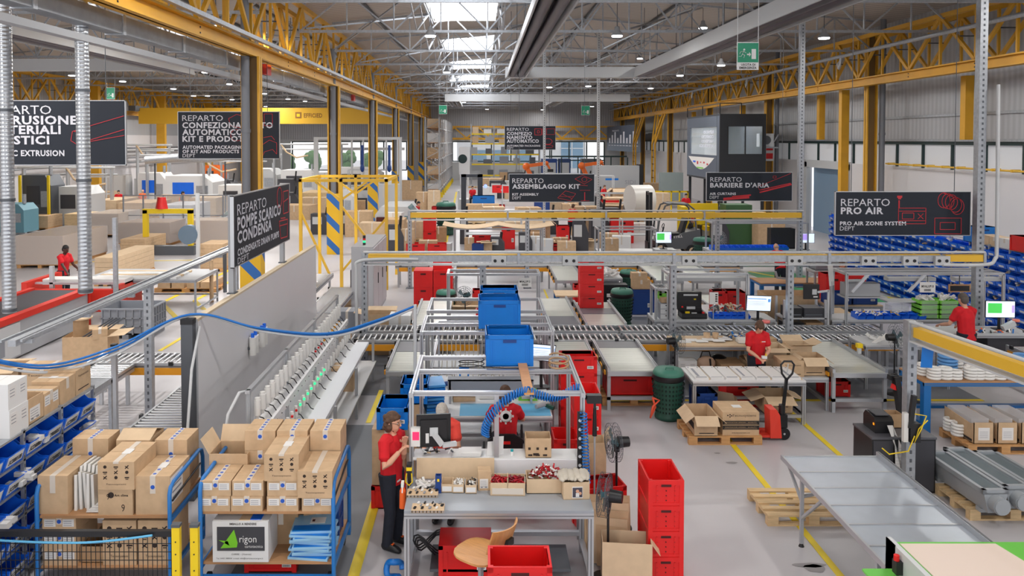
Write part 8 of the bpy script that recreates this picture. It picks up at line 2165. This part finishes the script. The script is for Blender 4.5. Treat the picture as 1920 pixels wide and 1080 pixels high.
def load(label,px0,px1,py,h,d,m,wrap=False,onp=True,lay=5):
    p = fl(px0,py); q = fl(px1,py); w = q.x - p.x; c = ((p.x + q.x) / 2,p.y + d / 2)
    t = thing('carton_load',label,'load',(c[0],c[1],0)); z = .145 if onp else 0; b = MB(m)
    for k in range(lay): b.box(-w / 2,w / 2,-d / 2,d / 2,z + (h - z) * k / lay + .006,z + (h - z) * (k + 1) / lay)
    b.build('carton_slabs',t)
    if onp:
        b = MB(WOOD2); b.box(-w / 2,w / 2,-d / 2,d / 2,.11,.145)
        for x in (-.44,0,.44): b.box(x * w - .07,x * w + .07,-d / 2,d / 2,0,.11)
        b.build('pallet_boards',t)
    if wrap: b = MB(WRAP); b.box(-w / 2 - .02,w / 2 + .02,-d / 2 - .02,d / 2 + .02,z,h + .02); b.build('stretch_wrap',t)
for a in (('long film wrapped carton load at the left behind the red machine',30,118,503,1.25,3.6,CARD,1),('long brown carton load right of the spiral duct',178,216,537,.98,3.2,CARD2),('brown carton load with open long boxes behind the yellow portal',226,272,483,.78,2.2,CARD),
          ('film wrapped carton load behind the yellow portal',222,318,462,1.1,2.0,CARD3,1),('film wrapped carton load right of the test fan',353,430,462,1.2,1.6,CARD,1),('tall square carton load beside the grey test fan',374,418,510,1.05,1.3,CARD),('flat carton load far left behind the film wrapped one',165,222,445,1.2,2.5,CARD2,1),
          ('flat carton load below the seated far worker',172,218,416,1.3,3,CARD2),('flat carton load below the orange vested worker',222,285,418,1.2,3,CARD),('pale carton load right of the standing orange vest',300,360,424,1.2,3,WHITE,1),('carton load beside the green conveyor',355,405,410,1.3,3,CARD2),('stack of pale pallets left of the fenced loads',121,160,432,.9,1.6,WOOD,0,0,9),('wooden pallet stack beyond the pump sign',565,612,396,1.3,3,WOOD,0,0,8),
          ('bright brown carton at the far left behind the wrapped load',50,90,432,.8,1.5,CARD),('brown carton pile behind the grey cabinet',722,758,470,1.4,1.2,CARD),('brown carton pile left of the red crate pair',752,775,460,1.1,1.2,CARD2)): load(*a)
p = fl(292,548); t = pallet('pallet of low long boxes near the yellow floor arrow',(p.x + 1.0,p.y + .45,0),0,WOOD2); t.scale = (1.7,1.3,1)
for i,(dx,z,l) in enumerate(((.3,.146,1.9),(.75,.146,1.9),(1.25,.146,1.9),(1.7,.146,1.9),(.55,.36,1.6))): carton('long low carton on the floor arrow pallet, %s' % ('leftmost','second','third','rightmost','the one on top')[i],(p.x + dx,p.y + .45,z),.4,1.05,.2,0,tape=None)
t = thing('yellow_portal','yellow machine portal over the long packing table, left hall','frame',tuple(fl(268,478))[:2] + (0,)); b = MB(YELB); b.box(0,.2,0,.2,.4,1.95); b.box(1.95,2.15,0,.2,.4,1.95); b.box(0,2.15,0,.2,1.8,2.0); b.build('portal_frame',t); b = MB(RED); b.cyl((.8,.1,2.0),(.8,.1,2.5),.28,.18,4); b.build('red_hopper',t); b = MB(STEELD); b.box(-.1,2.25,-.1,.3,0,.4); b.build('base',t)
bench('long grey packing table with white profiles, left hall',-11.5,-8.2,22.3,24.2,1.0,m=GREYP,legm=STEEL)
for i in range(6):
    b = MB(CARD2 if i % 3 == 2 else WHITE); b.box(0,2.4,0,.14,0,.05); tag(b.build('white_profile',None,(-11.2,22.4 + .22 * i,1.001)),'white profile lying on the long packing table, %s from the front' % ORD[i],'profile','profiles on the packing table')
t = thing('test_fan_post','grey round fan box on a post, left hall','device',tuple(fl(372,512))[:2] + (0,)); b = MB(LGREY); b.box(-.06,.06,-.06,.06,0,3.0); b.build('post',t); b = MB(mat('slate_blue',(96,116,134),.4)); b.cyl((-.35,-.1,1.45),(-.35,.2,1.45),.36,n=20); b.build('fan_box',t)
t = thing('mesh_guard','grey mesh guard panels around the wrapped loads, left hall','fence',tuple(fl(232,440))[:2] + (0,)); b = MB(MGREY)
for i in range(9): b.box(1.05 * i - .03,1.05 * i + .03,-.03,.03,0,2.1)
b.box(0,8.4,-.02,.02,2.05,2.1); b.box(0,8.4,-.02,.02,1.0,1.04); b.build('frame_rails',t)
b = MB(CLEAR); b.box(0,8.4,0,.01,.05,2.05); b.build('mesh_pane',t)
for i,(px,py,w,h,d,m,lb) in enumerate(((70,428,1.6,3.0,1.5,STEELD,'dark caged press with yellow posts at far left'),(136,425,1.9,2.3,2,LGREY,'pale clear hooded machine right of the caged press'),(20,440,1.4,1.6,1.4,mat('teal_box',(104,152,168),.5),'teal container at the far left'),(355,392,3.4,2.4,3,WHITE,'white injection moulding machine with blue hood, left hall'),(285,392,2.0,2.6,2,WHITE,'tall white machine left of the moulding machine'),(440,400,2.2,1.9,2,WHITE,'white box machine behind the pump sign'),
        (398,362,1.5,2.6,2,ORANGERB,'orange machine door behind the automated packing sign'),(405,372,2.6,1.6,2,BLACK,'black cylinder rack machine right of the white moulding machine'),(560,372,3,2.4,3,WHITE,'white robot cell below the far left window'),(668,372,4,2.6,3,WHITE,'long white machine between the striped columns'),(640,420,1.4,2,1,WHITE,'white rounded cabinet left of the yellow lifting frame'),(275,366,3,1.6,3,STEELD,'dark machine behind the seated far worker'),(486,372,3,2.5,3,LGREY,'pale machine line under the bridge crane'))):
    p = fl(px,py); t = thing('factory_machine',lb,'machine',(p.x,p.y,0)); b = MB(m); b.prism([(-w / 2,0,.1),(w / 2,0,.1),(w / 2,0,h * .8),(w * .3,0,h),(-w / 2,0,h)],(0,d,0)); b.build('machine_body',t)
    b = MB(BINBLUE if i in (3,4) else DGREY); b.box(-w * .35,w * .1,-.02,0,h * .45,h * .8); b.build('window',t); b = MB(STEEL); b.box(-w * .5,w * .5,.1,.3,0,.1); b.box(w * .15,w * .4,-.03,0,h * .4,h * .7); b.cyl((w * .3,d * .4,h),(w * .3,d * .4,h + .5),.1); b.build('fittings',t)
    if i == 0:
        for x in (-w / 2 - .6,-w / 2,w / 2): b = MB(YELB); b.box(x - .06,x + .06,-.3,-.18,0,3.0); b.build('yellow_post',t)
t = thing('suction_frame','pale overhead suction frame above the far left machines','frame',(-12.5,58,0)); b = MB(LGREY); b.box(0,6.5,0,.3,5.0,5.2); b.box(0,6.5,2,2.3,4.2,4.4)
for i in range(8): b.box(.2 + .85 * i,.32 + .85 * i,0,.12,2.4,5.0)
for x in (0,6.3): b.box(x,x + .2,0,.2,0,5.0)
b.build('frame_lattice',t)
for i in range(3): b = MB(NAVY); b.cyl((1.6 + 2 * i,-.1,3.0),(1.6 + 2 * i,-.1,4.6),.1); b.ell((1.6 + 2 * i,-.1,2.9),(.16,.16,.3)); b.build('suction_gripper',t)
t = thing('flexible_duct','silver flexible duct lying high on the far left pipes','duct',(-21.5,50,3.1)); b = MB(STEEL); b.tube([(0,0,.6),(2,.2,.75),(4,.2,.7),(5.5,.3,.9),(7,.3,.8)],.28,10); b.build('duct',t); b = MB(STEELD)
for x in (.5,5): b.bar((x,.2,.5),(x,.2,-3.1),.08)
b.build('duct_stand_ribs',t)
for i,x in enumerate((-9.0,-6.9)): conveyor('angled transfer conveyor beside the yellow lifting frame, %s' % ('left','right')[i],x + 2.6,x + 3.3,18.9,21.2 + i,.8,axis='y')
conveyor('grey roller conveyor behind the far end of the partition',-5.6,-4.7,19.0,24.5,.8,axis='y')
carton('brown carton under the grey cable tray right of the partition',(-3.2,18.6,0),.5,.5,.5,0); carton('grey carton above it right of the partition end',(-3.2,18.6,.502),.5,.5,.45,0,m=MGREY)
t = thing('green_conveyor','inclined green belt conveyor behind the pump sign','conveyor',tuple(fl(415,425))[:2] + (0,)); b = MB(LGREY); b.bar((0,0,.4),(1.6,1.5,2.0),.7,.12); b.bar((.3,.3,0),(.3,.3,.7),.08); b.bar((1.3,1.2,0),(1.3,1.2,1.6),.08); b.build('frame',t); b = MB(GREEN); b.bar((0,0,.48),(1.6,1.5,2.08),.5,.03); b.build('belt',t)
# ---- loose goods on the floor and benches, zone by zone
def zone(where,items):
    cnt = {}
    for kind,px,py,w,h,*o in sorted(items,key=lambda q: q[1]):
        p = fl(px,py); z = o[0] if o else 0.0; cnt[kind] = k = cnt.get(kind,-1) + 1; rz = .15 * ((k * 3 + int(px)) % 5 - 2) * .5
        p = Vector((p.x,p.y,z)); lb = lambda s: '%s %s, %s from the left' % (s,where,ORD[k])
        if kind == 'c': carton(lb('brown carton'),p,w,w * .75,h,rz,tape='plain',m=(CARD,CARD2,CARD3)[k % 3],group='cartons ' + where)
        elif kind == 'o': carton(lb('open brown carton'),p,w,w * .75,h,rz,'open',ang=1.6,m=(CARD,CARD2)[k % 2],group='open cartons ' + where)
        elif kind == 'w': carton(lb('white carton'),p,w,w * .7,h,rz,tape='plain',m=(WHITE,LGREY)[k % 2],group='white cartons ' + where)
        elif kind == 'r': crate(lb('red crate'),p,rz,RED,w,w * .7,h,'red crates ' + where)
        elif kind == 'b': crate(lb('blue crate'),p,rz,NAVY,w,w * .7,h,'blue crates ' + where,card=False)
        elif kind == 'p':
            o_ = pallet(lb('wooden pallet'),p,rz,WOOD,'pallets ' + where)
        elif kind == 'd':
            t = thing('machine_unit',lb('small dark machine'),'machine',p,rz,'dark machines ' + where); b = MB(DGREY); b.prism([(-w / 2,0,0),(w / 2,0,0),(w / 2,0,h * .6),(w * .2,0,h),(-w / 2,0,h)],(0,w * .6,0)); b.build('body',t); b = MB(LGREY); b.box(-w * .4,w * .1,-.02,0,h * .5,h * .85); b.build('panel',t); b = MB(BLACK); b.cyl((w * .2,w * .3,h * .6),(w * .3,w * .3,h * 1.3),.06); b.build('arm',t)
        elif kind == 'f':
            t = thing('steel_rack',lb('light steel frame'),'frame',p,0,'steel frames ' + where); b = MB(LGREY)
            for x in (-w / 2,w / 2):
                for y in (0,.7): b.bar((x,y,0),(x,y,h),.06)
            for y in (0,.7): b.bar((-w / 2,y,h),(w / 2,y,h),.06); b.bar((-w / 2,y,h * .5),(w / 2,y,h * .5),.05)
            for x in (-w / 2,w / 2): b.bar((x,0,h),(x,.7,h),.05)
            b.build('frame_lattice',t); b = MB(LGREY); b.box(-w / 2,w / 2,0,.7,h * .48,h * .5); b.build('shelf',t)
zone('behind the cream canopy',[('c',925,415,1.3,.9),('w',965,418,1.2,.8),('c',990,420,1.4,1.0),('b',1016,408,1.0,1.4),('c',1040,404,1.2,1.6),('f',985,405,3.0,2.0),('f',1060,402,2.4,2.2),('r',1016,418,.8,.6),('c',940,430,1.0,.35),('p',890,420,1,1),('c',888,419,1.0,.5,.145)])
zone('under the canopy frame',[('o',912,474,.5,.5),('b',896,476,.5,.45),('d',932,474,.6,.7),('w',1005,472,.5,.7),('d',985,474,.6,.9),('c',880,470,.4,.6),('d',870,458,.4,1.4),('c',1000,455,.9,.5),('w',1022,478,.7,.7),('f',925,466,2.6,1.3),('c',965,440,1.0,.7),('r',1000,436,.8,.6),('d',1030,440,1.0,1.2),('c',1062,478,.8,.6),('d',1088,476,.7,1.5),('o',1100,470,.7,.5)])
zone('left of the far aisle',[('d',742,478,.7,1.3),('w',740,462,.8,1.6),('c',762,476,.7,1.1),('p',775,452,1,1),('c',776,450,1.0,.8,.145),('w',832,470,.7,.35),('d',758,425,2.0,1.2),('f',790,446,1.4,1.3),('c',822,452,.8,.7)])
zone('right of the kit sign beyond the rail',[('o',1145,420,1.4,1.2),('c',1160,408,1.8,1.3),('d',1150,446,1.4,1.5),('f',1165,430,2.6,2.0),('d',1110,428,1.5,1.8),('b',1205,425,.8,1.2),('c',1180,445,1.4,.6),('w',1196,452,.9,.9),('r',1128,428,.9,.7),('w',1178,420,.8,1.3),('d',1335,440,1.8,1.5),('c',1360,445,1.4,1.2),('w',1395,446,1.6,1.3),('c',1140,470,.9,.8),('w',1165,476,.8,.8),('f',1200,470,1.6,1.4),('d',1125,455,.9,1.6),('d',1350,470,.8,1.4),('d',1330,462,.9,1.0),('c',1415,456,1.0,1.5)])
zone('near the far racks',[('c',920,362,2.2,1.4),('w',950,366,2.0,1.3),('d',935,372,1.6,1.5),('c',965,372,1.8,1.1),('d',975,358,2.2,1.8),('w',918,372,1.2,1.0),('p',890,352,1,1),('f',1050,376,3.0,2.2),('w',1110,378,2.4,1.5),('d',1095,372,2.0,1.8),('c',1085,390,1.6,1.2),('f',1125,392,2.0,2.4),('c',1230,378,2.0,1.5)])
zone('in the far left hall',[('c',100,400,1.6,1.3),('c',190,386,2.0,1.1),('w',285,378,2.2,1.9),('w',300,385,1.6,1.7),('c',318,402,1.4,1.3),('w',385,398,1.6,1.2),('p',268,402,1,1),('c',240,394,2.2,1.0),('d',420,380,2.0,1.8),('f',160,396,3.0,2.4),('b',350,366,2.4,1.6),('c',340,399,1.3,1.2),('w',218,380,2.0,2.2)])
zone('beyond the yellow lifting frame',[('c',560,410,2.0,.9),('c',590,404,1.6,1.2),('d',540,385,1.6,2.0),('w',612,380,2.0,2.4),('d',655,440,1.2,1.2),('c',674,442,1.4,1.3),('c',700,455,1.2,1.0),('p',668,408,1,1),('c',668,406,1.2,.9,.145),('w',720,396,2.2,1.9),('d',690,392,1.8,1.6),('f',700,380,4.0,2.6),('d',600,440,1.0,1.1),('d',540,400,1.6,1.4)])
zone('under the conveyors at left',[('c',662,592,.55,.5),('o',700,640,.5,.2),('d',672,560,.5,.9)])
for i,(x,y,z,w) in enumerate(((-26.5,60,4.6,5.5),(-23,66,4.2,12),(-20,56,3.9,9),(-18,70,4.6,12),(-25.5,48,3.3,6))):
    t = thing('pipe_bridge','pale pipe bridge over the far left machines, %s from the left' % ORD[i],'pipe',(x,y,0),0,'pipe bridges'); b = MB(LGREY); b.cyl((-w / 2,0,z),(w / 2,0,z),.07,n=8); b.build('pipe',t); b = MB(LGREY); b.cyl((-w / 2,.3,z - .45),(w / 2,.3,z - .45),.06,n=8); b.build('pipe',t)
    for s in (-.45,0,.45): b = MB(GREYP); b.box(w * s - .05,w * s + .05,0,.3,0,z); b.build('leg',t)
    b = MB(CARD2); b.tube([(0,0,z),(.5,-.1,z - .7),(1.4,-.1,z - 1.2),(2.4,0,z - 1.0)],.07,7); b.build('vacuum_hose',t)
